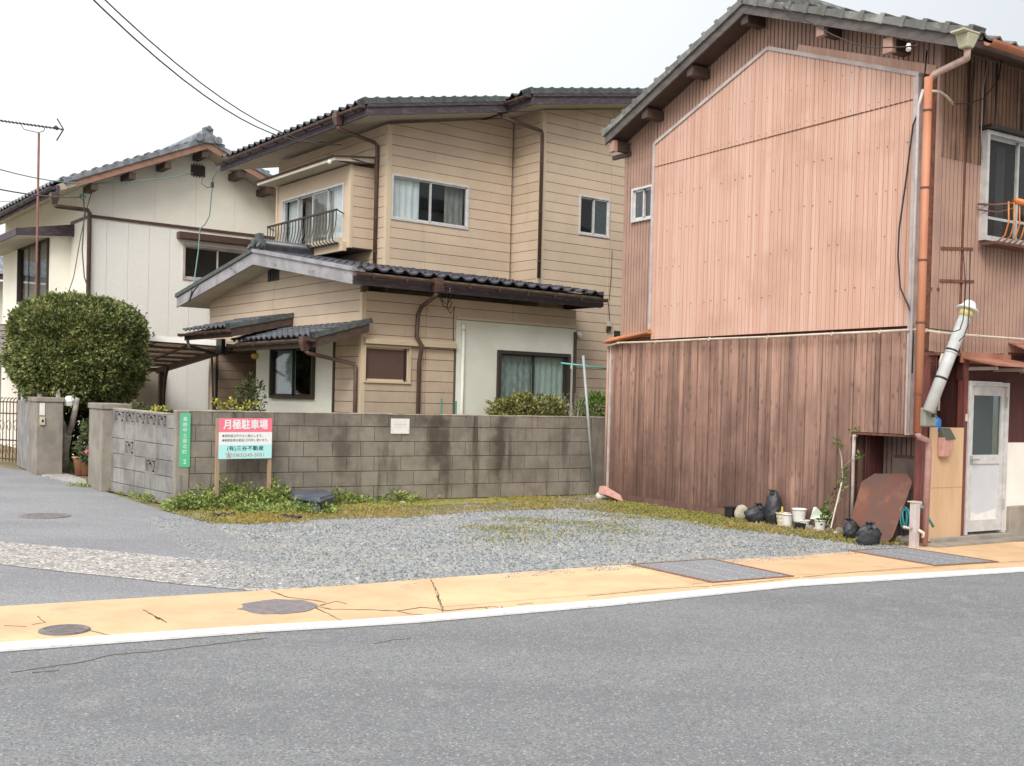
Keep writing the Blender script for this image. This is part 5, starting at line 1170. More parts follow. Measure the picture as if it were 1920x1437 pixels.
# plywood sheet, letter box, meter, duct, bottle ---------------------------------
t=THING('plywood_sheet',PFF.pt(.3,.05,.06),'weathered plywood sheet standing below the dark alcove beside the door','board')
OB('sheet',MB().box(PFF,-.0,.565,.05,1.27,.02,.035),m_ply,t)
OB('sheet_seam',MB().box(PFF,.0,.565,.62,.625,.0355,.037),m_wood,t)
lb=THING('letter_box',PFF.pt(.30,.95,.06),'small pink letter box with a dark green lid on the plywood sheet','letter box')
a=PFF.hit(1760,857,.06); b=PFF.hit(1781,803,.06)
OB('box_body',MB().prism([PFF.pt(x,a[1],y) for x,y in ((a[0]+.01,.038),(b[0]-.02,.038),(b[0]-.02,.10),(a[0]+.01,.10))],[PFF.pt(x,b[1]-.10,y) for x,y in ((a[0],.038),(b[0]-.01,.038),(b[0]-.01,.13),(a[0],.13))]),m_lav,lb,bevel=.01)
OB('lid',MB().prism([PFF.pt(x,b[1]-.12,y) for x,y in ((a[0]+.005,.038),(b[0]+.01,.038),(b[0]+.01,.14),(a[0]+.005,.14))],[PFF.pt(x,b[1],y) for x,y in ((a[0]+.01,.038),(b[0],.038),(b[0],.07),(a[0]+.01,.07))]),MAT('dark_olive_lid',(.07,.08,.06),.5),lb,bevel=.008)
a=PFF.hit(1728,800,.16); b=PFF.hit(1751,765,.16)
mt=THING('meter_box',PFF.pt((a[0]+b[0])/2,a[1],.12),'grey electricity meter box at the foot of the slanting duct','meter')
OB('meter_case',MB().box(PFF,a[0],b[0],a[1],b[1],.08,.20),MAT('meter_grey',(.24,.25,.22),.5),mt,bevel=.015); OB('meter_window',MB().box(PFF,a[0]+.10,b[0]-.03,a[1]+.10,b[1]-.05,.20,.205),m_alud,mt)
bp=PFF.hit(1756,800,0.0); bo=THING('blue_bottle',PFF.pt(bp[0],1.27,0),'small blue plastic bottle standing behind the top of the plywood','bottle')
OB('bottle_body',MB().lathe(PFF.pt(bp[0],1.22,-.01),[(.05,0),(.055,.02),(.055,.13),(.035,.155),(.018,.16),(.018,.175)],12),MAT('blue_plastic',(.02,.16,.48),.35),bo,smooth=True)
m_duct=MAT('white_grey_duct',(.54,.56,.56),.5,var=(.45,.47,.47),vs=5)
dA=PFF.hit(1741,768,.22); dB=PFF.hit(1810,592,.34)
du=THING('flue_pipe',PFF.pt(dA[0],dA[1],.22),'slanting pale grey flue pipe with a white domed cap in front of the pink house','flue')
A=Vector(PFF.pt(dA[0],dA[1]-.02,.22)); B=Vector(PFF.pt(dB[0],dB[1],.34)); OB('duct',MB().tube([A,B],[.062,.062],14),m_duct,du,smooth=True)
dr_=(B-A).normalized(); 
for f_ in (.33,.62,.60): p=A.lerp(B,f_); OB('strap',MB().tube([p,p+dr_*.022],.0655,14),m_black if f_!=.60 else m_duct,du,smooth=True)
OB('collar',MB().tube([B-dr_*.02,B+dr_*.06],[.064,.078],14),MAT('yellowed_collar',(.58,.52,.24),.6),du,smooth=True)
OB('cap',MB().lathe(B+dr_*.06,[(.105,0),(.115,.012),(.075,.045),(.066,.075),(.045,.10),(.0,.108)],18,axis=dr_),m_white,du,smooth=True)
OB('curved_conduit',MB().tube([PFF.pt(.07,1.45,.07),PFF.pt(.07,1.98,.07),PFF.pt(.10,2.05,.07),PFF.pt(.15,2.05,.08),PFF.pt(.18,2.0,.09)],.014,8),m_pipew,ph,smooth=True)
# standpipe with tap and hose
a=PSF.hit(1719,1028,.05); g=G(1719,1030)
sp=THING('standpipe',g,'white rectangular standpipe post with a tap and turquoise hose end at the house corner','standpipe')
f=Fr(g[:2],32.2,1); zt2=zat(g[0],g[1],943); OB('post',MB().box(f,-.038,.038,0,zt2,-.076,0),m_trimw,sp,bevel=.006); OB('post_cap',MB().box(f,-.05,.05,zt2,zt2+.012,-.095,.005),m_off,sp)
OB('tap',MB().tube([f.pt(.045,zt2-.05,-.045),f.pt(.12,zt2-.05,-.04),f.pt(.14,zt2-.09,-.04)],.016,8).tube([f.pt(.10,zt2-.05,-.04),f.pt(.10,zt2,-.04)],.011,6),m_grey,sp,smooth=True)
OB('hose_end',MB().tube([f.pt(.14,zt2-.08,-.04),f.pt(.17,zt2-.16,0),f.pt(.22,zt2-.26,.03)],.014,8),m_turq,sp,smooth=True)
OB('side_tap',MB().tube([f.pt(-.05,.21,-.04),f.pt(-.17,.235,-.04)],.014,6).tube([f.pt(.0,.20,.01),f.pt(.06,.17,.03),f.pt(.05,.12,.03)],.018,6),m_pipew,sp,smooth=True)
c=PSF.pt(*PSF.hit(1696,975,.12),.12); pts=[]
for k in range(64):
    a=k*2*math.pi/15; r=.105+.014*math.sin(k*.7); pts.append((c[0]+.10*math.sin(a)*.45+.02*math.sin(k*.21),c[1]+.04*math.cos(k*.4),max(.03,c[2]+.02+r*math.cos(a)+.01*math.sin(k*.5))))
TAG(OB('garden_hose',MB().tube(pts,.0105,6),m_turq,at=c,smooth=True),'coiled turquoise garden hose between the iron sheet and the standpipe','hose')
# ================================================================ cream house in the middle
add_stain(m_cream,(.30,.265,.215),.75,2.3,amp=.9,mx_=.55)
AO=AT(676,740,17.2)[:2]; A_=Fr(AO,37.7,1); AL=Fr(AO,127.7,-1)
BO=AT(1005,745,20.05)[:2]; B_=Fr(BO,37.7,1); BL=Fr(BO,127.7,-1)
CO=AT(717,743,19.0)[:2]; C_=Fr(CO,37.7,1); CLf=Fr(CO,127.7,-1)
mh=THING('cream_house',A_.pt(0,0,0),'two storey house in the middle with cream board siding and black glazed tile roofs','house')
PT=.18
def core(fr,out,holes,t=.10): 
    o=OB('wall',wallpanel(MB(),fr,out,holes,-t,-.001),m_dark,mh); return o
def rel(fr,p): return ((p[0]-fr.o[0])*fr.n[0]+(p[1]-fr.o[1])*fr.n[1]), ((p[0]-fr.o[0])*fr.u[0]+(p[1]-fr.o[1])*fr.u[1])
dB,sB=rel(A_,BO); dC,sC=rel(A_,CO)
# --- ground floor front (A)
w1=(.03,.905,1.67,2.27); dw=(2.66,4.30,.55,2.31); whA=(1.80,4.44,0,2.80)
outA=[(0,0),(4.46,0),(4.46,3.12),(0,3.12)]
core(A_,outA,[w1,dw]); siding(mh,A_,outA,[w1,whA,(0,.06,0,3.2)],PT,.105,m_cream,joints=(1.2,3.0))
OB('corner_post',MB().box(A_,-.018,.058,0,3.1,-.06,.022),m_trimc,mh)
mb=wallpanel(MB(),A_,[(1.80,0),(4.44,0),(4.44,2.78),(1.80,2.78)],[dw],0,.03); OB('white_panel',mb,m_whitep,mh)
OB('panel_cap',MB().box(A_,1.78,4.48,2.785,2.83,0,.07),m_trimc,mh); OB('panel_post',MB().box(A_,4.40,4.46,0,2.72,0.031,.06),m_brownd,mh)
OB('window_ledge',MB().hexa([A_.pt(.02,2.29,0),A_.pt(1.78,2.29,0),A_.pt(1.78,2.29,.10),A_.pt(.02,2.29,.10),A_.pt(.02,2.41,0),A_.pt(1.78,2.41,0),A_.pt(1.78,2.35,.10),A_.pt(.02,2.35,.10)]),m_trimc,mh)
OB('side_trim',MB().box(A_,1.765,1.80,0,2.28,0,.035),m_dark,mh)
w=window(mh,A_,*w1,m_trimc,1,glass=m_screen,proud=.035,fw=.03,d=.01,e=.02); OB('screen_rail',MB().box(A_,.79,.83,1.70,2.24,.0,.008),m_black,w)
w=window(mh,A_,*dw,m_alud,2,glass=m_gl,fw=.06,proud=.06,d=.03,curtains=((2.72,3.50,2.25,.6,m_curt2,.10),(3.50,4.24,2.25,.6,MAT('pale_green_curtain',(.50,.60,.52),.9,var=(.36,.46,.40),vs=9,vst=(5,5,1)),.09)),name='sliding_door')
PVC=A_.hit(868,640,.06)[0]; OB('white_pipe',MB().tube([A_.pt(PVC,.0,.07),A_.pt(PVC,2.62,.07)],.028,10).tube([A_.pt(PVC,2.60,.07),A_.pt(PVC,2.68,.065),A_.pt(PVC,2.70,.03)],.036,10),m_whitep,mh,smooth=True)
# --- two-storey right part (B)
wB=(.92,1.69,4.62,5.37); outB=[(0,0),(3.2,0),(3.2,7.36),(0,6.80)]
core(B_,outB,[wB]); siding(mh,B_,outB,[wB,(0,.075,0,7)],PT,.105,m_cream,joints=(1.73,))
OB('corner_post',MB().box(B_,-.018,.075,0,6.8,-.06,.022),m_trimc,mh)
window(mh,B_,*wB,m_alu,2,glass=(m_gl,m_glf),proud=.035,fw=.03,curtains=((1.30,1.66,5.34,4.65,m_curt2,.05),))
outBL=[(.0,3.0),(.93,3.0),(.93,6.80),(0,6.80)]; core(BL,outBL,[]); siding(mh,BL,outBL,[],PT,.105,m_cream)
# --- upper middle (C)
wC=(.08,1.73,4.56,5.36); outC=[(0,3.2),(2.72,3.2),(2.72,6.78),(0,6.20)]
core(C_,outC,[wC]); siding(mh,C_,outC,[wC,(0,.07,0,7)],PT,.105,m_cream)
OB('corner_post',MB().box(C_,-.018,.07,3.2,6.2,-.06,.022),m_trimc,mh)
m_cdull=MAT('dull_curtain',(.34,.33,.30),.9,var=(.24,.24,.22),vs=8,vst=(3,3,.4))
window(mh,C_,*wC,m_alu,2,proud=.035,fw=.032,glass=m_gl,curtains=((.10,.72,5.33,4.6,m_curt,.08),(1.30,1.70,5.33,4.6,m_cdull,.14)))
outCL=[(0,3.2),(4.30,3.2),(4.30,6.2),(0,6.2)]; core(CLf,outCL,[]); siding(mh,CLf,outCL,[(.44,3.36,4.06,5.5)],PT,.105,m_cream,joints=(3.6,))
OB('back_wall',MB().box(C_,0,6,3,6.2,-4.32,-4.2),m_cream,mh)
# bay window with its own little roof and rail
bz0,bz1=4.06,5.50; b0s,b1s=.44,3.37; bw=(.66,3.12,4.17,5.22)
mb=wallpanel(MB(),CLf,[(b0s,bz0),(b1s,bz0),(b1s,bz1),(b0s,bz1)],[bw],.40,.48); bay=OB('bay',mb,m_cream,mh)
BF=Fr(CLf.pt(b0s,0,.48)[:2],37.7,1); mb=MB().box(CLf,b0s,b0s+.04,bz0,bz1,0,.40).box(CLf,b1s-.04,b1s,bz0,bz1,0,.40).box(CLf,b0s,b1s,bz0-.02,bz0,-.0,.48); OB('bay_side',mb,m_dark,bay)
z=bz0
while z<bz1:
    OB('siding_board',MB().box(BF,.04,.475,z,min(z+PT-.009,bz1),0,.016),m_cream,bay); z+=PT
OB('bay_corner',MB().box(BF,-.012,.045,bz0-.01,bz1,-.05,.024),m_trimc,bay); OB('bay_corner',MB().box(CLf,b1s-.06,b1s+.01,bz0-.01,bz1,.42,.50),m_trimc,bay)
OB('bay_roof',MB().hexa([CLf.pt(b0s-.12,bz1+.07,0),CLf.pt(b1s+.10,bz1+.07,0),CLf.pt(b1s+.10,bz1-.0,.86),CLf.pt(b0s-.12,bz1-.0,.86),CLf.pt(b0s-.12,bz1+.16,0),CLf.pt(b1s+.10,bz1+.16,0),CLf.pt(b1s+.10,bz1+.055,.86),CLf.pt(b0s-.12,bz1+.055,.86)]),m_soff,bay)
OB('bay_roof_skin',MB().hexa([CLf.pt(b0s-.15,bz1+.161,0),CLf.pt(b1s+.12,bz1+.161,0),CLf.pt(b1s+.12,bz1+.056,.88),CLf.pt(b0s-.15,bz1+.056,.88),CLf.pt(b0s-.15,bz1+.18,0),CLf.pt(b1s+.12,bz1+.18,0),CLf.pt(b1s+.12,bz1+.08,.90),CLf.pt(b0s-.15,bz1+.08,.90)]),m_brownd,bay)
OB('bay_sill',MB().box(CLf,b0s+.1,2.35,bz0-.06,bz0+.10,.481,.56),m_trimc,bay)
window(mh,CLf,*bw,m_alu,4,d=.45,glass=m_gl,fw=.035,proud=.05,depth=.32,curtains=((.70,1.26,5.2,4.2,m_curt,.10),(2.52,3.08,5.2,4.2,m_curt,.10),(1.3,2.5,5.2,4.2,m_cdull,.16)))
rl=THING('balcony_rail',CLf.pt(2,4.1,.7),'dark wrought iron bellied rail in front of the bay window','railing')
OB('top_rail',MB().box(CLf,.62,3.42,4.70,4.73,.62,.66),m_alud,rl); OB('bottom_rail',MB().box(CLf,.62,3.42,4.12,4.145,.60,.64),m_alud,rl)
s=.64
while s<3.43:
    OB('baluster',MB().tube([CLf.pt(s,4.71,.64),CLf.pt(s,4.55,.64),CLf.pt(s,4.40,.66),CLf.pt(s,4.25,.71),CLf.pt(s,4.17,.70),CLf.pt(s,4.12,.62)],.010,5),m_alud,rl); s+=.121
for s in (.62,3.42): OB('side_stay',MB().tube([CLf.pt(s,4.715,.64),CLf.pt(s,4.66,.50)],.012,5),m_alud,rl)
OB('planter_sill',MB().box(CLf,.66,2.6,4.15,4.24,.50,.60),m_soff,mh)
# --- upper roofs
def monoroof(fr,sl,z0,k,s0,s1,d0,d1,name='upper_roof'):
    """slab whose underside is z0+k*s, verge facing the front; eave on the left"""
    th=.19; zf=lambda s,o=0:z0+k*s+o
    r=OB(name,MB().poly(fr,[(s0+.03,zf(s0)+.02),(s1,zf(s1)+.02),(s1,zf(s1)+th),(s0+.03,zf(s0)+th)],d0-.03,d1),m_soff,mh)
    OB('verge_fascia',MB().poly(fr,[(s0,zf(s0)),(s1,zf(s1)),(s1,zf(s1)+th),(s0,zf(s0)+th)],d0-.03,d0),m_fascia,mh)
    OB('verge_drip',MB().poly(fr,[(s0-.01,zf(s0)+th*.70),(s1,zf(s1)+th*.70),(s1,zf(s1)+th*.98),(s0-.01,zf(s0)+th*.98)],d0-.001,d0+.02),m_fascia,mh)
    OB('eave_fascia',MB().poly(fr,[(s0,zf(s0)),(s0+.03,zf(s0)),(s0+.03,zf(s0)+th-.02),(s0,zf(s0)+th-.02)],d0-.031,d1),m_fascia,mh)
    return r,zf
rC,zfC=monoroof(C_,None,6.255,.20,-.78,2.75,.62,-5.5)
rB,zfB=monoroof(B_,None,6.80,.19,-.66,4.5,.52,-5.0)
tk=tile_mesh('glazed_tile',.265,.30,m_tile,amp=.042)
m_tilev=MAT('mossy_dark_verge_tile',(.055,.07,.075),.5,var=(.10,.12,.115),vs=9,rnd=.15,grain=.2)
tiles(rC,'roof_tile',tk,CLf,(-.50,5.45),(.78+.05,zfC(-.78)+.235),(-2.75,zfC(2.75)+.24),.265,.235,nobj_rows=1)
tiles(rB,'roof_tile',tk,BL,(-.45,5.0),(.66+.05,zfB(-.66)+.235),(-3.0,zfB(3.0)+.24),.265,.235,nobj_rows=1)
verge(rC,C_,-.84,zfC(-.84)+.24,2.05,zfC(2.05)+.24,.40,.64,m_tilev,13,th=.05,drop=.05,lift=.008)
verge(rB,B_,-.72,zfB(-.72)+.24,4.2,zfB(4.2)+.24,.30,.54,m_tilev,21,th=.05,drop=.05,lift=.008)
def gutter(parent,fr,s0,s1,z0,z1,d,r=.05,m=m_brown):
    mb=MB(); K=6
    for k in range(K):
        a0,a1=math.pi+math.pi*k/K,math.pi+math.pi*(k+1)/K
        P=[(math.cos(a0)*r,math.sin(a0)*r),(math.cos(a1)*r,math.sin(a1)*r)]; Q=[(math.cos(a0)*r*.88,math.sin(a0)*r*.88),(math.cos(a1)*r*.88,math.sin(a1)*r*.88)]
        mb.hexa([fr.pt(s0,z0+P[0][1],d+P[0][0]),fr.pt(s1,z1+P[0][1],d+P[0][0]),fr.pt(s1,z1+P[1][1],d+P[1][0]),fr.pt(s0,z0+P[1][1],d+P[1][0]),
                 fr.pt(s0,z0+Q[0][1],d+Q[0][0]),fr.pt(s1,z1+Q[0][1],d+Q[0][0]),fr.pt(s1,z1+Q[1][1],d+Q[1][0]),fr.pt(s0,z0+Q[1][1],d+Q[1][0])])
    for s in (s0,s1): mb.poly(fr,[(s-.006,z0-r*.9),(s+.006,z0-r*.9),(s+.006,z0+.005),(s-.006,z0+.005)],d-r*.9,d+r*.9)
    g_=OB('gutter',mb,m,parent)
    n=int((s1-s0)/.6); 
    for i in range(n): 
        s=s0+.3+i*.6; z=z0+(z1-z0)*(s-s0)/(s1-s0); OB('gutter_bracket',MB().box(fr,s-.008,s+.008,z-r-.006,z+.012,d-r-.004,d+r+.006),m,g_)
    return g_
gutter(mh,CLf,-.60,5.5,zfC(-.78)+.16,zfC(-.78)+.15,.86); gutter(mh,BL,-.50,.5,zfB(-.66)+.16,zfB(-.66)+.15,.74)
def hopper(parent,fr,s,z,d,m=m_brown,w=.075):
    OB('rain_hopper',MB().prism([fr.pt(s+x*w*.6,z-.17,d+y*w*.6) for x,y in ((-1,-1),(1,-1),(1,1),(-1,1))],[fr.pt(s+x*w,z-.05,d+y*w) for x,y in ((-1,-1),(1,-1),(1,1),(-1,1))]).box(fr,s-w,s+w,z-.05,z+.05,d-w,d+w),m,parent,bevel=.006)
def pipe(parent,pts,r=.034,m=m_brown,clips=()): 
    OB('downpipe',MB().tube(pts,r,10),m,parent,smooth=True)
    for c in clips: OB('pipe_clip',MB().tube([c,(c[0],c[1],c[2]+.02)],r+.006,10),m_brownd,parent)
h=CLf.hit(634,215,.86)[0]; hopper(mh,CLf,h,zfC(-.78)+.14,.86)
e=CLf.hit(707,274,.06)[0]; ez=CLf.hit(707,274,.06)[1]
pipe(mh,[CLf.pt(h,zfC(-.78)-.03,.86),CLf.pt(h,zfC(-.78)-.08,.84),CLf.pt(e+.03,ez+.06,.10),CLf.pt(e,ez,.06),CLf.pt(e,3.62,.06)],clips=[CLf.pt(e,z,.06) for z in (5.2,4.6,4.0)])
h=BL.hit(940,195,.74)[0]; hopper(mh,BL,h,zfB(-.66)+.14,.74)
e,ez=B_.hit(1017,252,.06); pipe(mh,[BL.pt(h,zfB(-.66)-.03,.74),BL.pt(h,zfB(-.66)-.08,.72),B_.pt(e-.03,ez+.05,.08),B_.pt(e,ez,.06),B_.pt(e,3.70,.06)],clips=[B_.pt(e,z,.06) for z in (5.8,4.9,4.0)])
# --- gable (AL)
oC=AL.hit(483,700)[0]; oP=AL.hit(404,700)[0]
ap=AL.hit(474,496,.5); el=AL.hit(662,533,.5); er=AL.hit(331,577,.5)
def gz(s,o=0):
    return (ap[1]+(el[1]-ap[1])*(ap[0]-s)/(ap[0]-el[0]) if s<ap[0] else ap[1]+(er[1]-ap[1])*(s-ap[0])/(er[0]-ap[0]))+o
wG=AL.hit(593,750)[0],AL.hit(512,750)[0]; wGz=(AL.hit(550,748)[1],AL.hit(550,650)[1])
wg_=(min(wG),max(wG),wGz[0],wGz[1]); wt=(AL.hit(627,700)[0],oC,0,2.52)
outG=[(0,0),(oP+.32,0),(oP+.32,gz(oP+.32)+.03),(ap[0],gz(ap[0])+.03),(0,gz(0)+.03)]
hole=(oC,oP,0,2.35)
core(AL,outG,[wg_,hole]); siding(mh,AL,outG,[wt,hole,(0,.055,0,3.2)],PT,.105,m_cream,joints=(AL.hit(514,600)[0],))
mb=wallpanel(MB(),AL,[(wt[0],0),(oC,0),(oC,2.5),(wt[0],2.5)],[wg_],0,.03); OB('white_panel',mb,m_whitep,mh)
OB('panel_edge',MB().box(AL,wt[0]-.05,wt[0]-.002,0,2.5,0,.04),m_brownd,mh); OB('corner_post',MB().box(AL,-.02,.05,0,3.1,.0,.022),m_trimc,mh)
window(mh,AL,*wg_,m_alud,2,glass=m_gl,fw=.05,proud=.06,d=.03,curtains=((wg_[0]+(wg_[1]-wg_[0])*.52,wg_[1]-.05,wg_[3]-.05,wg_[2]+.05,MAT('pale_blue_curtain',(.52,.60,.62),.9,var=(.36,.45,.48),vs=6),.07),))
# porch recess
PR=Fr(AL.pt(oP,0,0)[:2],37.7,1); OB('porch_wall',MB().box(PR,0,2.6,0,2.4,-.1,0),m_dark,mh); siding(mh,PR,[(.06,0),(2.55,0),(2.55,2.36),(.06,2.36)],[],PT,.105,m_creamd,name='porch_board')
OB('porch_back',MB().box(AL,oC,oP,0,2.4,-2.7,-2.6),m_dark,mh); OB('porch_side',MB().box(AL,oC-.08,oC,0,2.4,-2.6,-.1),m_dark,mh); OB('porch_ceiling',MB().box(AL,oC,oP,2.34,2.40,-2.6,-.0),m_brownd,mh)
OB('porch_post',MB().box(AL,oP,oP+.09,0,2.35,0,.07),m_trimc,mh); OB('entrance_door',MB().box(AL,oC+.1,oC+1.0,0.1,2.1,-2.6,-2.55),m_brownd,mh)
lpos=AL.hit(484,668,.05); OB('porch_lamp',MB().tube([AL.pt(lpos[0]+.02,lpos[1],.06),AL.pt(lpos[0]+.19,lpos[1],.06)],.05,10),MAT('amber_lamp_glass',(.62,.38,.06),.4),mh,smooth=True)
# main lower roof
DR=-4.62
lr=OB('lower_roof',MB().poly(AL,[(el[0]+.03,gz(el[0])+.02),(ap[0],gz(ap[0])+.02),(ap[0],gz(ap[0])+.20),(el[0]+.03,gz(el[0])+.20)],.47,DR).poly(AL,[(ap[0],gz(ap[0])+.02),(er[0]-.03,gz(er[0])+.02),(er[0]-.03,gz(er[0])+.20),(ap[0],gz(ap[0])+.20)],.47,DR),m_soff,mh)
OB('barge_board',MB().poly(AL,[(el[0],gz(el[0])),(ap[0],gz(ap[0])),(ap[0],gz(ap[0],.215)),(el[0],gz(el[0],.20))],.47,.50),m_fasciag,mh)
OB('barge_board',MB().poly(AL,[(ap[0]+.001,gz(ap[0])),(er[0],gz(er[0])),(er[0],gz(er[0],.20)),(ap[0]+.001,gz(ap[0],.215))],.47,.50),m_fasciag,mh)
OB('verge_cover',MB().poly(AL,[(el[0]-.02,gz(el[0],.20)),(ap[0],gz(ap[0],.215)),(ap[0],gz(ap[0],.275)),(el[0]-.02,gz(el[0],.26))],.30,.53),m_fasciag,mh)
OB('verge_cover',MB().poly(AL,[(ap[0]+.001,gz(ap[0],.215)),(er[0]+.03,gz(er[0],.20)),(er[0]+.03,gz(er[0],.28)),(ap[0]+.001,gz(ap[0],.28))],.30,.53),m_tilev,mh)
OB('eave_fascia',MB().box(A_,-.50,-DR-.05,el[1],el[1]+.17,-el[0]-.03,-el[0]),m_fascia,mh)
OB('right_fascia',MB().box(A_,-DR-.03,-DR,el[1]+.02,el[1]+.30,-.6,-el[0]),m_brownd,mh)
ez=el[1]+.235; dE=-el[0]+.05
def skipC(s,y):
    d=dE-y*.98
    return (d<dC-.05 and s>sC-.1) or (s>sB-.1 and d<dB-.05)
tiles(lr,'roof_tile',tk,A_,(-.46,4.60),(dE,ez),(-ap[0],gz(ap[0])+.235),.265,.235,nobj_rows=9,skip=skipC)
tiles(lr,'roof_tile',tk,Fr(AL.pt(er[0],0,0)[:2],37.7,-1),(-.45,4.6),(.05,er[1]+.23),(-(er[0]-ap[0]),gz(ap[0])+.235),.265,.235,nobj_rows=0)
rdg=MB().box(AL,ap[0]-.10,ap[0]+.10,gz(ap[0],.24),gz(ap[0],.36),.30,-3.0); OB('ridge_course',rdg,m_tile,lr); OB('ridge_cap',MB().tube([AL.pt(ap[0],gz(ap[0],.38),.34),AL.pt(ap[0],gz(ap[0],.38),-3.0)],.085,10),m_tile,lr,smooth=True)
# ridge-end ornament
c=Vector(AL.pt(ap[0],gz(ap[0],.24),.42)); n_=Vector((AL.n[0],AL.n[1],0)); u_=Vector((AL.u[0],AL.u[1],0))
OB('ridge_ornament',MB().poly(AL,[(ap[0]-.17,gz(ap[0],.22)),(ap[0]+.17,gz(ap[0],.22)),(ap[0]+.19,gz(ap[0],.34)),(ap[0]+.10,gz(ap[0],.46)),(ap[0]+.08,gz(ap[0],.56)),(ap[0]-.08,gz(ap[0],.56)),(ap[0]-.10,gz(ap[0],.46)),(ap[0]-.19,gz(ap[0],.34))],.34,.44).tube([c+n_*.0+Vector((0,0,.14)),c+n_*.10+Vector((0,0,.14))],.075,12).tube([c-u_*.19+Vector((0,0,.06)),c-u_*.19+n_*.08+Vector((0,0,.10))],.06,8).tube([c+u_*.19+Vector((0,0,.06)),c+u_*.19+n_*.08+Vector((0,0,.10))],.06,8),m_tilev,lr,bevel=.01)
gutter(mh,A_,-.52,-DR-.02,ez-.075,ez-.085,dE+.04)
# gable vent
a=AL.hit(525,526); b=AL.hit(505,503); vt=OB('gable_vent',MB().box(AL,a[0],b[0],a[1],b[1],0,.03),m_black,mh)
for i in range(1,4): s=a[0]+(b[0]-a[0])*i/4; OB('vent_bar',MB().box(AL,s-.012,s+.012,a[1]+.02,b[1]-.02,.03,.04),m_alud,vt)
# downpipe on the front, with hopper
h,hz_=A_.hit(820,532,dE+.04); hopper(mh,A_,h,ez-.08,dE+.04)
q=[A_.pt(h,ez-.25,dE+.04),A_.pt(h,ez-.30,dE)]+[A_.pt(*A_.hit(x,y,.10),.10) for x,y in ((790,576),(784,590),(781,632))]+[A_.pt(*A_.hit(792,650,.16),.16),A_.pt(*A_.hit(789,662,.12),.12)]
s_,z_=A_.hit(786,680,.07); q+=[A_.pt(s_,z_,.07),A_.pt(s_,0,.07)]; pipe(mh,q,r=.035,m=m_brown)
for (x,y) in ((829,541),(842,543)): s_,z_=A_.hit(x,y,.55); OB('insulator',MB().lathe(A_.pt(s_,z_-.05,.55),[(.022,0),(.032,.02),(.022,.04),(.032,.06),(.02,.10)],10),m_pipew,mh,smooth=True)
for k,(pts_) in enumerate((((829,548),(830,565),(838,572),(846,560),(850,545)),((842,550),(838,578),(845,588),(852,575),(850,600),(850,640)),((833,550),(826,560),(832,575),(842,580),(848,566)))):
    cable('cable',[A_.pt(*A_.hit(x,y,.30),.30) for x,y in pts_],.008,parent=mh)
s_,z_=A_.hit(1084,629,.0); OB('round_vent',MB().lathe(A_.pt(s_,z_,.0),[(.055,0),(.06,.02),(.05,.045),(.02,.05)],14,axis=(A_.n[0],A_.n[1],0)),m_white,mh,smooth=True) if s_<4.46 else OB('round_vent',MB().lathe(B_.pt(*B_.hit(1084,629),.0),[(.055,0),(.06,.02),(.05,.045),(.02,.05)],14,axis=(B_.n[0],B_.n[1],0)),m_white,mh,smooth=True)
s_,z_=B_.hit(1139,612); OB('meter',MB().box(B_,s_-.05,s_+.05,z_-.01,z_+.09,0.016,.09),m_trimw,mh,bevel=.008); OB('meter_base',MB().box(B_,s_-.045,s_+.04,z_-.10,z_-.01,.016,.06),m_alud,mh)
cable('cable',[B_.pt(*B_.hit(x,y,.03),.03) for x,y in ((1130,565),(1137,563),(1141,568),(1143,600),(1143,610))],.007,parent=mh); cable('cable',[B_.pt(*B_.hit(x,y,.03),.03) for x,y in ((1148,470),(1146,520),(1142,565))],.006,parent=mh)
s0,z0=B_.hit(1150,633); s1,z1=B_.hit(1170,622); OB('side_opening',MB().box(B_,s0,s1+.1,z0-.9,z1,.0,.02),m_black,mh)
# --- porch canopies on the gable side
ts=tile_mesh('small_tile',.20,.26,m_tile,amp=.034)
def porch(sn,sf,d,ze,zw,nm):
    """eave at distance d from the gable wall between s=sn (near) and sf (far)"""
    r=OB(nm,MB().hexa([AL.pt(sn,zw-.10,0),AL.pt(sf,zw-.10,0),AL.pt(sf,ze-.10,d-.04),AL.pt(sn,ze-.10,d-.04),AL.pt(sn,zw,0),AL.pt(sf,zw,0),AL.pt(sf,ze,d-.04),AL.pt(sn,ze,d-.04)]),m_soff,mh)
    f=Fr(AL.pt(sn,0,0)[:2],37.7,1)   # near verge faces the front
    OB('verge_fascia',MB().poly(Fr(AL.pt(sn,0,0)[:2],37.7,1),[(-d,ze-.14),(0.02,zw-.14),(.02,zw+.01),(-d,ze+.01)],-.0,.03),m_brownd,r)
    verge(r,f,-d-.03,ze+.05,.05,zw+.05,-.14,.05,m_tilev,max(4,int(d/.25)),th=.035,drop=.05,lift=.006)
    tiles(r,'roof_tile',ts,AL,(sn+.12,sf),(d+.02,ze+.03),(0.0,zw+.03),.20,.20,nobj_rows=7)
    OB('eave_board',MB().box(AL,sn,sf,ze-.14,ze-.02,d-.04,d-.01),m_brownd,r)
    gutter(r,AL,sn-.05,sf+.05,ze-.02,ze-.03,d+.06,r=.045)
    return r
def solved(px,s,z=2.5):      # distance from the gable wall at which s appears at px
    lo,hi=0,4
    for _ in range(40):
        m_=(lo+hi)/2; p=AL.pt(s,z,m_); v=(p[0],p[1],p[2]-H); x=CX+FPX*sum(v[i]*RT[i] for i in range(3))/sum(v[i]*FW[i] for i in range(3))
        if x>px: lo=m_
        else: hi=m_
    return lo
s1n=AL.hit(550,620)[0]; d1=solved(432,s1n); e1=AL.hit(432,622,d1)[1]; w1z=AL.hit(548,592,0)[1]; s1f=AL.hit(345,620,d1)[0]
p1_=porch(s1n,s1f,d1,e1+.05,w1z-.02,'porch_roof')
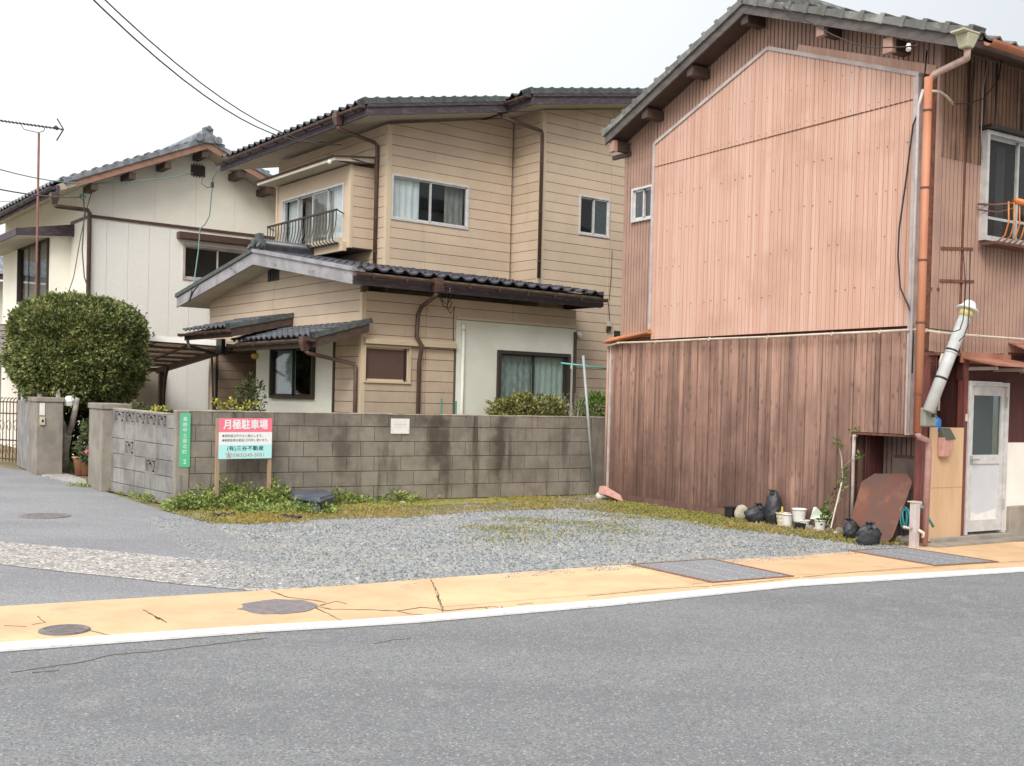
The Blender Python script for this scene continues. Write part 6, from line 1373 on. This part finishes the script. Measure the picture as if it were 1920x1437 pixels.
s2n=-.16; d2=solved(592,s2n); e2=AL.hit(590,640,d2)[1]; w2z=AL.hit(690,606,0)[1]; s2f=AL.hit(437,640,d2)[0]
p2_=porch(s2n,s2f,d2,e2+.05,w2z,'window_canopy')
print('porch',s1n,s1f,d1,e1,w1z,'|',s2n,s2f,d2,e2,w2z,'open',oC,oP,'dB',dB,sB,'dC',dC,sC)
h,_=AL.hit(572,645,d2+.06); hopper(mh,AL,h,e2+.02,d2+.06)
pipe(mh,[AL.pt(h,e2-.14,d2+.06),AL.pt(h-.03,e2-.18,d2+.02),AL.pt(*AL.hit(664,683,.08),.08),AL.pt(*AL.hit(667,690,.07),.07),AL.pt(AL.hit(667,690,.07)[0],0,.07)],r=.032)
bk=OB('porch_bracket',MB().tube([AL.pt(*AL.hit(350,632,d1),d1),AL.pt(*AL.hit(354,648,d1),d1),AL.pt(*AL.hit(405,664,.3),.3),AL.pt(*AL.hit(440,660,.1),.1)],.03,6),m_black,mh)
OB('hanging_post',MB().box(AL,*sorted((AL.hit(418,650,.35)[0],AL.hit(408,650,.35)[0])),AL.hit(412,664,.35)[1],AL.hit(412,636,.35)[1],.3,.38),m_black,mh)
for x0,x1,y0 in ((397,404,668),(404,408,690)): OB('slanted_pole',MB().tube([AL.pt(*AL.hit(x0,y0,.25),.25),AL.pt(AL.hit(x1,770,.2)[0],.3,.2)],.022,6),m_black,mh)
# ================================================================ white house on the left
LO=AT(165,740,23.0)[:2]; L_=Fr(LO,37.7,1); LL=Fr(LO,127.7,-1)
wh=THING('white_house',L_.pt(0,0,0),'off white two storey house on the left with blue grey tiles and reddish barge boards','house')
VG=.62
la=L_.hit(389,277.5,VG); l0=L_.hit(121,355,VG); l1=L_.hit(497,340,VG)
kl=(la[1]-l0[1])/(la[0]-l0[0]); kr=(l1[1]-la[1])/(l1[0]-la[0]); LE=l0[0]-.12
def lz(s,o=0): return (la[1]+kl*(s-la[0]) if s<la[0] else la[1]+kr*(s-la[0]))+o
print('white',la,l0,l1,kl,kr)
BZ=5.11; SR=6.4; wl=(1.99,3.62,3.95,4.74)
outL=[(0,0),(SR,0),(SR,lz(SR)+.03),(la[0],lz(la[0])+.03),(0,lz(0)+.03)]
OB('wall',wallpanel(MB(),L_,outL,[wl],-.10,-.001),m_wallw,wh)
def vpanels(parent,fr,out,holes,w,m,s0,t=.014,gap=.006,z0=None,z1=None,nm='wall_panel'):
    xs=[p[0] for p in out]; zs=[p[1] for p in out]; s=s0; za=min(zs) if z0 is None else z0; zb=max(zs) if z1 is None else z1
    while s<max(xs):
        mb=MB(); tt=t+random.uniform(-.001,.001)
        for r in subtract([(max(s,min(xs)),min(s+w-gap,max(xs)),za,zb)],holes):
            if r[1]-r[0]<.01: continue
            q=clip([(r[0],r[2]),(r[1],r[2]),(r[1],r[3]),(r[0],r[3])],out)
            if q: mb.poly(fr,q,0,tt)
        if mb.f: OB(nm,mb,m,parent)
        s+=w
sp_=L_.hit(200,440)[0]
vpanels(wh,L_,outL,[wl],.455,m_wallw2,sp_-.455,z1=BZ-.03); vpanels(wh,L_,outL,[],.91,m_wallw,-.46,z0=BZ+.03,gap=.004)
OB('belt_trim',MB().box(L_,-.03,SR,BZ-.03,BZ+.03,0,.045),m_brown,wh)
OB('corner_trim',MB().box(L_,-.02,.03,0,BZ,-.03,.02),m_wallw,wh)
w=window(wh,L_,*wl,m_trimw,2,glass=m_gl,proud=.04,fw=.05,hbar=None)
OB('shutter_box',MB().box(L_,1.84,3.72,4.84,4.99,0,.20),m_brown,wh,bevel=.01)
OB('wall',MB().box(LL,0,7.5,0,lz(0),-.1,-.001),m_wallw,wh)
outLL=[(0,0),(7.5,0),(7.5,lz(0)),(0,lz(0))]; vpanels(wh,LL,outLL,[],.91,m_wallw,.0,gap=.004)
OB('belt_trim',MB().box(LL,0,1.35,BZ-.03,BZ+.03,.014,.045),m_brown,wh)
# projecting window block on the lane side
sb0=LL.hit(134,440,0)[0]
def dfor(px,s,z=3.6):
    lo,hi=0,3
    for _ in range(40):
        m_=(lo+hi)/2; p=LL.pt(s,z,m_); v=(p[0],p[1],p[2]-H); x=CX+FPX*sum(v[i]*RT[i] for i in range(3))/sum(v[i]*FW[i] for i in range(3))
        if x>px: lo=m_
        else: hi=m_
    return lo
dbk=dfor(94,sb0); bw2=(LL.hit(92,500,dbk)[0],LL.hit(36,500,dbk)[0],LL.hit(60,566,dbk)[1],LL.hit(60,456,dbk)[1])
print('LL bay',sb0,dbk,bw2)
sbE=LL.hit(6,500,dbk)[0]; ztb=4.80
OB('window_block',wallpanel(MB(),LL,[(sb0,0),(sbE,0),(sbE,ztb),(sb0,ztb)],[bw2],dbk-.08,dbk).box(LL,sb0,sb0+.08,0,ztb,0,dbk-.08).box(LL,sbE-.08,sbE,0,ztb,0,dbk-.08),m_wallw,wh)
window(wh,LL,*bw2,m_alud,3,d=dbk,glass=m_gl,fw=.05,proud=.05,depth=min(.35,dbk-.05),curtains=((bw2[0]+.6,bw2[1]-.2,bw2[3]-.05,bw2[2]+.05,m_cdull,.09),))
cz=LL.hit(135,418,0)[1]; OB('block_canopy',MB().hexa([LL.pt(sb0-.25,ztb,0),LL.pt(sbE+.3,ztb,0),LL.pt(sbE+.3,ztb-.10,dbk+.75),LL.pt(sb0-.25,ztb-.10,dbk+.75),LL.pt(sb0-.25,ztb+.26,0),LL.pt(sbE+.3,ztb+.26,0),LL.pt(sbE+.3,ztb+.04,dbk+.75),LL.pt(sb0-.25,ztb+.04,dbk+.75)]),m_soff,wh)
OB('canopy_fascia',MB().poly(Fr(LL.pt(sb0-.26,0,0)[:2],37.7,1),[(0,ztb),(0,ztb+.27),(-dbk-.77,ztb+.05),(-dbk-.77,ztb-.10)],0,.02),m_fascia,wh)
OB('canopy_fascia',MB().box(LL,sb0-.28,sbE+.3,ztb-.10,ztb+.05,dbk+.75,dbk+.78),m_fascia,wh)
# roof
rL=OB('roof',MB().poly(L_,[(LE,lz(LE)),(la[0],lz(la[0])),(la[0],lz(la[0],.14)),(LE,lz(LE,.14))],VG-.03,-7.5).poly(L_,[(la[0],lz(la[0])),(SR+.9,lz(SR+.9)),(SR+.9,lz(SR+.9,.14)),(la[0],lz(la[0],.14))],VG-.03,-7.5),m_soff,wh)
OB('barge_board',MB().poly(L_,[(LE+.35,lz(LE+.35,-.02)),(la[0],lz(la[0],-.02)),(la[0],lz(la[0],.15)),(LE+.35,lz(LE+.35,.15))],VG-.03,VG),m_redbarge,wh)
OB('barge_board',MB().poly(L_,[(la[0]+.001,lz(la[0],-.02)),(SR+.9,lz(SR+.9,-.02)),(SR+.9,lz(SR+.9,.15)),(la[0]+.001,lz(la[0],.15))],VG-.03,VG),m_redbarge,wh)
OB('eave_fascia',MB().box(LL,-VG,7.5,lz(LE,-.03),lz(LE,.12),-LE-.02,-LE+.02),m_fascia,wh)
tb=tile_mesh('blue_tile',.28,.30,m_tileb,amp=.045)
tiles(rL,'roof_tile',tb,LL,(-VG+.10,7.6),(-LE+.07,lz(LE,.17)),(-la[0],lz(la[0],.17)),.28,.24,nobj_rows=2)
verge(rL,L_,LE+.1,lz(LE+.1,.16),la[0],lz(la[0],.16),VG-.22,VG+.03,m_tileb,14,th=.06,drop=.03,lift=.04)
verge(rL,L_,SR+.9,lz(SR+.9,.16),la[0],lz(la[0],.16),VG-.22,VG+.03,m_tileb,14,th=.06,drop=.03,lift=.04)
gutter(wh,LL,-VG+.1,7.4,lz(LE,.09),lz(LE,.06),-LE+.09,r=.06,m=m_fascia)
for px,py in ((176,347),(247,322),(314,302),(383,282)):
    s_=L_.hit(px,py,VG-.1)[0]; OB('purlin',MB().box(L_,s_-.07,s_+.07,lz(s_,-.19),lz(s_,-.01)-.05,0,VG-.06),m_brownd,wh); OB('purlin_face',MB().box(L_,s_-.07,s_+.07,lz(s_,-.19),lz(s_,-.01)-.05,VG-.06,VG-.04),m_brown,wh)
for px,py in ((452,318),(505,345)):
    s_=L_.hit(px,py,VG-.1)[0]; OB('purlin',MB().box(L_,s_-.09,s_+.09,lz(s_,-.20),lz(s_,-.05),0,VG-.04),m_brownd,wh)
a=L_.hit(357,329); b=L_.hit(384,313); v_=OB('gable_vent',MB().box(L_,a[0],b[0],a[1],b[1],.0,.03),m_black,wh)
for i in range(1,5): s=a[0]+(b[0]-a[0])*i/5; OB('vent_bar',MB().box(L_,s-.012,s+.012,a[1]-.03,b[1]+.04,.03,.045),m_alud,v_)
OB('ridge',MB().box(L_,la[0]-.12,la[0]+.12,lz(la[0],.17),lz(la[0],.30),-7.5,VG-.1).tube([L_.pt(la[0],lz(la[0],.33),VG),L_.pt(la[0],lz(la[0],.33),-7.5)],.10,10),m_tileb,rL)
c=Vector(L_.pt(la[0],lz(la[0],.12),VG-.02)); up3=Vector((0,0,1)); uL=Vector((L_.u[0],L_.u[1],0)); nL=Vector((L_.n[0],L_.n[1],0))
OB('ridge_ornament',MB().poly(L_,[(la[0]-.24,lz(la[0],.10)),(la[0]+.24,lz(la[0],.10)),(la[0]+.19,lz(la[0],.26)),(la[0]+.10,lz(la[0],.31)),(la[0]+.12,lz(la[0],.42)),(la[0],lz(la[0],.47)),(la[0]-.12,lz(la[0],.42)),(la[0]-.10,lz(la[0],.31)),(la[0]-.19,lz(la[0],.26))],VG-.06,VG+.05).tube([c+uL*.22+up3*.06,c+uL*.22+up3*.06+nL*.12],.09,10).tube([c-uL*.22+up3*.06,c-uL*.22+up3*.06+nL*.12],.09,10).tube([c+up3*.30,c+up3*.30+nL*.12],.055,10),m_tileb,rL,bevel=.012)
hz0=LL.hit(103,371,-LE+.09); hopper(wh,LL,hz0[0]+.05,hz0[1]+.05,-LE+.09,w=.08)
pipe(wh,[LL.pt(hz0[0]+.05,hz0[1]-.12,-LE+.09),LL.pt(hz0[0]+.05,hz0[1]-.16,-LE+.05),L_.pt(*L_.hit(164,394,.07),.07),L_.pt(*L_.hit(168,400,.06),.06),L_.pt(L_.hit(168,400,.06)[0],0,.06)],r=.045)
# carport beside the white house
m_poly=GLASS('smoked_polycarbonate',(.55,.47,.42),.03,.5)
P1,P2,P3,P4=[Vector(AT(*q)) for q in ((296,689,23.3),(425,648,21.0),(225,633,20.9),(150,684,22.6))]
cpn=THING('carport',tuple(AT(302,760,23.2)[:2])+(0,),'bronze framed carport with smoked translucent roof between the white house and the cream house','carport')
up_=Vector((0,0,.03)); OB('roof_panel',MB().prism([tuple(p) for p in (P1,P2,P3,P4)],[tuple(p+up_*.3) for p in (P1,P2,P3,P4)]),m_poly,cpn)
for i in range(7):
    f=i/6; a=P4.lerp(P3,f); b=P1.lerp(P2,f); OB('purlin',MB().tube([a-up_,b-up_],.034,4),m_brownd,cpn)
for i in range(4):
    f=i/3; a=P1.lerp(P4,f); b=P2.lerp(P3,f); OB('rafter',MB().tube([a-up_,b-up_],.03,4),m_brownd,cpn)
OB('side_beam',MB().tube([P1-up_*3,P2-up_*3],.065,4),m_brownd,cpn); OB('front_beam',MB().tube([P1-up_*2,P4-up_*2],.05,4),m_brownd,cpn)
q=Vector(AT(303,692,23.2)); OB('post',MB().box(Fr((q.x,q.y),37.7,1),-.05,.05,0,q.z+.03,-.05,.05),m_brownd,cpn)
OB('curved_brace',MB().tube([(q.x+.07,q.y-.05,.9),(q.x+.09,q.y-.10,q.z-.55),(q.x+.16,q.y-.25,q.z-.22),(q.x+.32,q.y-.6,q.z+.03)],.035,6),m_brownd,cpn,smooth=True)
OB('edge_gutter',MB().tube([P3+up_,P2+up_],.075,4),m_wallw2,cpn)
A1,A2=Vector(AT(-60,612,26)),Vector(AT(24,609,26)); B1,B2=Vector(AT(-60,685,23)),Vector(AT(16,668,23))
c2=THING('carport',tuple(B2)[:2]+(0,),'dark slatted carport roof at the left edge behind the clipped tree','carport')
OB('roof_panel',MB().prism([tuple(p) for p in (B1,B2,A2,A1)],[tuple(p+up_*.4) for p in (B1,B2,A2,A1)]),m_poly,c2)
for i in range(6): f=i/5; OB('slat',MB().tube([B1.lerp(A1,f),B2.lerp(A2,f)],.03,4),m_brownd,c2)
OB('edge_beam',MB().tube([B2,A2],.05,4),m_brownd,c2); OB('post',MB().tube([(B2.x+.25,B2.y,0),(B2.x+.25,B2.y,B2.z+.1)],.04,6),m_brownd,c2)
sw=THING('back_wall',L_.pt(1.0,0,.8),'plain beige wall slab beside the carport post behind the clipped tree','wall'); a=AT(255,700,23.3); b=AT(300,700,23.75); f=Fr(a[:2],math.degrees(math.atan2(b[1]-a[1],b[0]-a[0])),1); OB('slab',MB().box(f,0,math.hypot(b[0]-a[0],b[1]-a[1])*1.15,0,1.95,-.1,0),MAT('beige_stucco',(.40,.355,.30),.9,var=(.34,.30,.25),vs=2),sw)
# far neighbour house
NO=AT(8,740,34)[:2]; NF=Fr(NO,37.7,1); NL=Fr(NO,127.7,-1)
nh=THING('far_house',NF.pt(0,0,0),'distant white house with a blue tiled roof at the far left edge','house')
z1_=NF.hit(3,528)[1]; OB('wall',MB().box(NF,-7,.1,0,z1_,-6,0),m_wallw,nh)
nr=OB('roof',MB().hexa([NF.pt(-7.6,z1_,.6),NF.pt(.4,z1_,.6),NF.pt(.4,z1_+1.1,-3),NF.pt(-7.6,z1_+1.1,-3),NF.pt(-7.6,z1_+.15,.6),NF.pt(.4,z1_+.15,.6),NF.pt(.4,z1_+1.25,-3),NF.pt(-7.6,z1_+1.25,-3)]),m_brownd,nh)
tiles(nr,'roof_tile',tb,NF,(-7.5,.4),(.65,z1_+.18),(-3,z1_+1.28),.28,.24,nobj_rows=0)
OB('lower_roof',MB().hexa([NF.pt(-7,2.6,0),NF.pt(.3,2.6,0),NF.pt(.3,2.3,1.2),NF.pt(-7,2.3,1.2),NF.pt(-7,2.75,0),NF.pt(.3,2.75,0),NF.pt(.3,2.42,1.2),NF.pt(-7,2.42,1.2)]),m_redbarge,nh)
# ---------------------------------------------------------------- clipped tree
TD=19.7; TC=Vector(AT(146,740,TD)); TC.z=0
tree=THING('clipped_tree',tuple(TC),'large evergreen tree clipped to a rounded block behind the gate pillars','tree')
rx=mpp(TD,131); zt_=AT(146,551,TD)[2]; zb_=AT(146,768,TD)[2]; zc=(zt_+zb_)/2; rz=(zt_-zb_)/2
def crown(n,cx,cy,cz,rx,ry,rz,pw=3.2,size=.055,seed=3,lumps=.06,inner=.25,droop=0):
    d=unit(RNG.normal(0,1,(n,3))); 
    q=(np.abs(d[:,0])**pw+np.abs(d[:,1])**pw+np.abs(d[:,2])**pw)**(-1/pw)
    P=d*q[:,None]
    b=1+lumps*(np.sin(d[:,0]*7+seed)+np.sin(d[:,1]*8+2*seed)+np.sin(d[:,2]*9-seed))/1.5+lumps*.6*(np.sin(d[:,0]*19+d[:,2]*15)+np.sin(d[:,1]*17-d[:,2]*21))
    dep=np.where(RNG.random(n)<.72,1-np.abs(RNG.normal(0,.035,n)),1-inner*RNG.random(n)); dep=np.where(RNG.random(n)<.035,1+np.abs(RNG.normal(0,.035,n)),dep)
    P=P*(b*dep)[:,None]*np.array([rx,ry,rz])+np.array([cx,cy,cz])
    D=unit(d+RNG.normal(0,.75,(n,3))+np.array([0,0,.25])); S=unit(np.cross(D,RNG.normal(0,1,(n,3)))); L=size*RNG.uniform(.6,1.35,n)
    return quads(P,D,S,L,L*.5,fold=.15)
V,F=crown(62000,TC.x,TC.y,zc,rx*.855,rx*.90,rz*.94,pw=2.8,size=.068,lumps=.035)
np_obj('crown',V-np.array(tuple(TC)),F,m_leaf,tree)
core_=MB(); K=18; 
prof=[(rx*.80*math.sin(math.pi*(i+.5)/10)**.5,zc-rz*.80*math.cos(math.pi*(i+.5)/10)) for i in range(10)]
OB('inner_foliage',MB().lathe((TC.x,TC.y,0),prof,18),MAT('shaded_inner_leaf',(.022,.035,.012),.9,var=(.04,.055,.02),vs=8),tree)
def limb(pts,r): OB('branch',MB().tube(pts,r,8),m_bark,tree,smooth=True)
b0=Vector(G(146,868)); b0=Vector((TC.x-.02,TC.y-.95,0))
limb([tuple(b0),(b0.x-.12,b0.y,.45),(b0.x-.20,b0.y,.85),(b0.x-.30,b0.y+.1,1.5)],[.10,.085,.075,.05])
limb([(b0.x+.16,b0.y,0),(b0.x+.18,b0.y,.40),(b0.x+.22,b0.y,.62),(b0.x+.12,b0.y,.9),(b0.x+.05,b0.y,1.4)],[.095,.085,.08,.05,.04])
limb([(b0.x+.21,b0.y,.58),(b0.x+.32,b0.y-.02,.85),(b0.x+.40,b0.y,1.3)],[.06,.05,.04])
limb([(b0.x-.14,b0.y,.5),(b0.x-.02,b0.y+.05,.8),(b0.x+.0,b0.y+.1,1.3)],[.05,.04,.03])
# dark hedge filling behind the tree and the lane wall
def bush(nm,px,py,D,rx,ry,rz,z,n,m,label,size=.05,pw=2.2,lumps=.08,inner=.5):
    c=AT(px,py,D); t=THING(nm,(c[0],c[1],0),label,'shrub'); V,F=crown(n,c[0],c[1],z,rx,ry,rz,pw=pw,size=size,lumps=lumps,inner=inner)
    np_obj('foliage',V-np.array([c[0],c[1],0]),F,m,t); OB('stem',MB().tube([(c[0],c[1],0),(c[0],c[1],z)],.03,6).tube([(c[0],c[1],z*.4),(c[0]+rx*.4,c[1],z+rz*.3)],.018,5).tube([(c[0],c[1],z*.4),(c[0]-rx*.4,c[1],z+rz*.3)],.018,5),m_bark,t); return t
m_dk=MAT('deep_green_leaf',(.045,.065,.02),.7,var=(.075,.10,.03),vs=7,grain=.3)
bush('garden_shrub',170,800,20.8,.85,.4,.62,.62,15000,m_dk,'dark green shrub behind the tree trunks',size=.07)
bush('garden_shrub',262,800,17.9,.95,.45,.62,.55,8000,m_dk,'dark green shrub behind the openwork top of the lane wall',size=.07)
bush('variegated_shrub',990,775,18.3,.57,.5,.30,1.22,5200,m_leaf2,'yellow and green variegated shrub showing over the wall in front of the sliding door',size=.075,lumps=.14)
bush('round_shrub',1122,775,18.3,.36,.36,.33,1.26,3600,m_leaf3,'small bright green shrub at the right end of the wall top',size=.05)
bush('porch_plant',470,750,18.5,.20,.2,.35,1.30,500,m_dk,'sparse dark potted plant beside the porch',size=.08,lumps=.2,inner=.9)
yg=MAT('yellow_green_sprig',(.42,.40,.05),.8,var=(.30,.33,.06),vs=9)
t=THING('yellow_sprigs',AT(430,770,14.2)[:2]+(.9,),'yellow green leafy sprigs rising just over the wall left of the sign','plant')
def q3(px,py,D=14.3): return AT(px,py,D)
leafclump('leaves',[q3(a,b)+(r,) for a,b,r in ((412,758,.05),(420,762,.06),(428,766,.06),(436,752,.04),(438,762,.06),(446,766,.04),(468,760,.05),(476,757,.05),(461,765,.05),(404,752,.03),(297,770,.05),(303,768,.05),(291,767,.04))],13,.055,yg,parent=t)
OB('stem',MB().tube([q3(437,800),q3(437,756)],.006,5).tube([q3(440,800),q3(405,754)],.005,5).tube([q3(450,800),q3(478,757)],.005,5),m_bark,t)
t=THING('thin_twigs',AT(1078,770,18.0)[:2]+(0,),'thin bare twiggy plant between the two shrubs over the wall','plant'); tw=MB(); c=AT(1078,780,18.0)
for i in range(26):
    a=random.uniform(-1,1); h_=random.uniform(.15,.42); tw.tube([(c[0],c[1],.8),(c[0]+a*.14,c[1],c[2]+h_*.3),(c[0]+a*.30,c[1]+random.uniform(-.1,.1),c[2]+h_)],.003,4)
OB('twigs',tw,m_bark,t); leafclump('leaves',[(c[0]+random.uniform(-.28,.28),c[1],c[2]+random.uniform(.0,.35),.05) for _ in range(14)],5,.035,m_leaf2,parent=t)
for px,y0,lab in ((828,748,'taller thin green garden stake behind the wall'),(855,752,'shorter thin green garden stake behind the wall by the white wall panel')):
    c=AT(px,y0,16.6); TAG(OB('garden_stake',MB().tube([(c[0],c[1],0),c],.014,6),MAT('green_stake',(.03,.17,.09),.5),at=(c[0],c[1],0),smooth=True),lab,'stake')
# little figurine and pots behind the pillars
c=Vector(AT(160,845,18.6)); fg=THING('garden_figurine',(c.x,c.y,.45),'small white and pink garden figurine on a terracotta pot behind the pillar','figurine')
zf=c.z; m_fp=MAT('figurine_pink',(.70,.22,.28),.5)
OB('body',MB().lathe((c.x,c.y,zf-.12),[(.05,0),(.075,.03),(.08,.08),(.05,.13),(.03,.15)],12),m_fp,fg,smooth=True); OB('head',MB().lathe((c.x,c.y,zf+.01),[(.01,0),(.055,.03),(.065,.07),(.05,.11),(.01,.135)],12).tube([(c.x-.05,c.y,zf+.10),(c.x-.09,c.y,zf+.17)],.018,6).tube([(c.x+.05,c.y,zf+.10),(c.x+.09,c.y,zf+.17)],.018,6),m_white,fg,smooth=True)
for i,(px,py,lab) in enumerate(((152,866,'left terracotta pot behind the gate pillars'),(163,862,'right terracotta pot under the garden figurine'))):
    c=AT(px,py,18.3); tp_=THING('terracotta_pot',(c[0],c[1],0),lab,'flower pot'); OB('pot_body',MB().lathe((c[0],c[1],0),[(.09,0),(.13,.28),(.15,.29),(.15,.31)],14),MAT('terracotta',(.50,.27,.17),.9,var=(.40,.2,.13),vs=8),tp_,smooth=True)
c=AT(131,752,18.3); TAG(OB('hanging_tag',MB().lathe((c[0],c[1],c[2]-.08),[(.02,0),(.085,.02),(.09,.10),(.05,.16),(.01,.17)],8,axis=(0,-.3,1)),m_white,at=c),'small white plastic disc hanging at the lower edge of the clipped tree','ornament')
# flat stone threshold between the pillars
th=[G(*p) for p in ((78,893),(118,888),(160,901),(165,913),(140,909))]; o=OB('threshold',MB().prism([(p[0],p[1],0) for p in th],[(p[0],p[1],.02) for p in th]),m_old); KIND(o,'structure')
# ---------------------------------------------------------------- aerial and wires
D=20.3; a=Vector(AT(73,250,D)); b=Vector(AT(66,556,D)); an=THING('tv_aerial',(b.x,b.y,b.z),'rusty television aerial mast with a long boom at the left','aerial')
OB('mast',MB().tube([(a.x,a.y,a.z),(a.x,a.y,0.5)],.021,8),MAT('rusty_mast',(.24,.10,.08),.8,var=(.16,.08,.065),vs=6),an,smooth=True)
e1,e2=Vector(AT(-90,214,D)),Vector(AT(118,243,D)); OB('boom',MB().tube([e1,e2],.016,4),m_alud,an)
bm=MB()
for i in range(30):
    p=e1.lerp(e2,i/30); bm.tube([p+Vector((0,-.12,.0)),p+Vector((0,.12,.0))],.006,4)
OB('director_rods',bm,m_alud,an); an.children[-1]['kind']='stuff'
OB('reflector',MB().tube([AT(107,223,D),AT(119,243,D),AT(106,264,D)],.014,5),m_alud,an); OB('boom_brace',MB().tube([AT(40,235,D),AT(45,243,D),AT(72,249,D),AT(82,246,D),AT(84,240,D)],.008,5),m_alud,an); OB('clamp',MB().tube([AT(103,238,D),AT(108,242,D)],.035,6),m_alud,an)
def sag(p,q,s,n=14): return [tuple(Vector(p).lerp(Vector(q),i/n)-Vector((0,0,s*4*(i/n)*(1-i/n)))) for i in range(n+1)]
def wire(pts,r,label,m=m_black): return TAG(OB('overhead_wire',MB().tube(pts,r,5),m,at=pts[0],smooth=True),label,'wire')
m_wg=MAT('wire_grey',(.10,.10,.10),.6); m_wt=MAT('faded_green_wire',(.16,.32,.30),.6)
wire(sag(AT(120,-55,9.5),AT(608,267,20.0),.42),.009,'lower of the two service wires running to the bay window of the cream house',m_wg)
wire(sag(AT(150,-45,9.5),AT(640,272,20.2),.40),.008,'upper of the two service wires running to the bay window of the cream house',m_wg)
wire(sag(AT(-120,278,15),AT(170,345,22.6),.12)+[tuple(AT(250,341,23.0)),tuple(AT(330,332,23.6)),tuple(AT(362,325,23.9))],.010,'green grey wire entering at the left and crossing the white gable to its vent',m_wt)
wire(sag(AT(-120,325,15),AT(152,370,22.5),.10),.012,'thick dark wire reaching the corner of the white house below its eave',m_wg)
wire(sag(AT(-120,371,18),AT(60,375,26),.05),.006,'faint thin wire low at the left edge beyond the aerial',m_wg)
cable('corner_cable',[AT(156,365,22.6),AT(157,380,22.6),AT(158,400,22.6),AT(154,470,22.6),AT(158,520,22.6),AT(170,555,22.6)],.014,m_wg,wh)
cable('corner_cable',[AT(172,360,22.7),AT(163,390,22.7),AT(152,440,22.6),AT(138,520,22.6),AT(126,556,22.6)],.010,m_wg,wh)
cable('cable_knot',[AT(150,366,22.5),AT(157,364,22.5),AT(162,368,22.5),AT(155,374,22.5),AT(150,368,22.5)],.022,m_wt,wh)
cable('gable_cable',[AT(425,305,22.8),AT(408,318,23.2),AT(399,335,23.6),AT(398,350,23.7),AT(393,405,23.8),AT(385,420,23.8),AT(375,430,23.8),AT(372,470,23.8),AT(365,520,23.0),AT(364,530,22.2)],.013,m_wt,wh)
cable('gable_cable',[AT(380,330,23.8),AT(378,345,23.8),AT(388,352,23.8),AT(398,350,23.8)],.010,m_wg,wh)
OB('cable_clamp',MB().tube([AT(398,342,23.6),AT(398,352,23.6)],.035,6),m_black,wh)
cable('eave_cable',[AL.pt(*AL.hit(372,535,.55),.55),AL.pt(*AL.hit(362,548,.6),.6),AL.pt(*AL.hit(355,565,.58),.58),AL.pt(*AL.hit(360,545,.56),.56)],.014,m_black,mh)
cable('bay_cable',[CLf.pt(b0s-.02,bz1+.02,.80),CLf.pt(b0s-.1,bz1+.0,.5),CLf.pt(b0s-.12,bz1+.02,.05)],.012,m_black,mh)
cable('bay_cable',[CLf.pt(b0s+.3,bz1+.16,.80),CLf.pt(b0s-.05,bz1+.10,.88),CLf.pt(b0s-.14,bz1+.06,.4),CLf.pt(b0s-.16,bz1+.0,.02),CLf.pt(b0s-.16,4.3,.02)],.010,m_black,mh)
OB('bay_insulator',MB().lathe(CLf.pt(b0s+.05,bz1-.04,.87),[(.03,0),(.04,.03),(.02,.07)],8),m_white,mh)
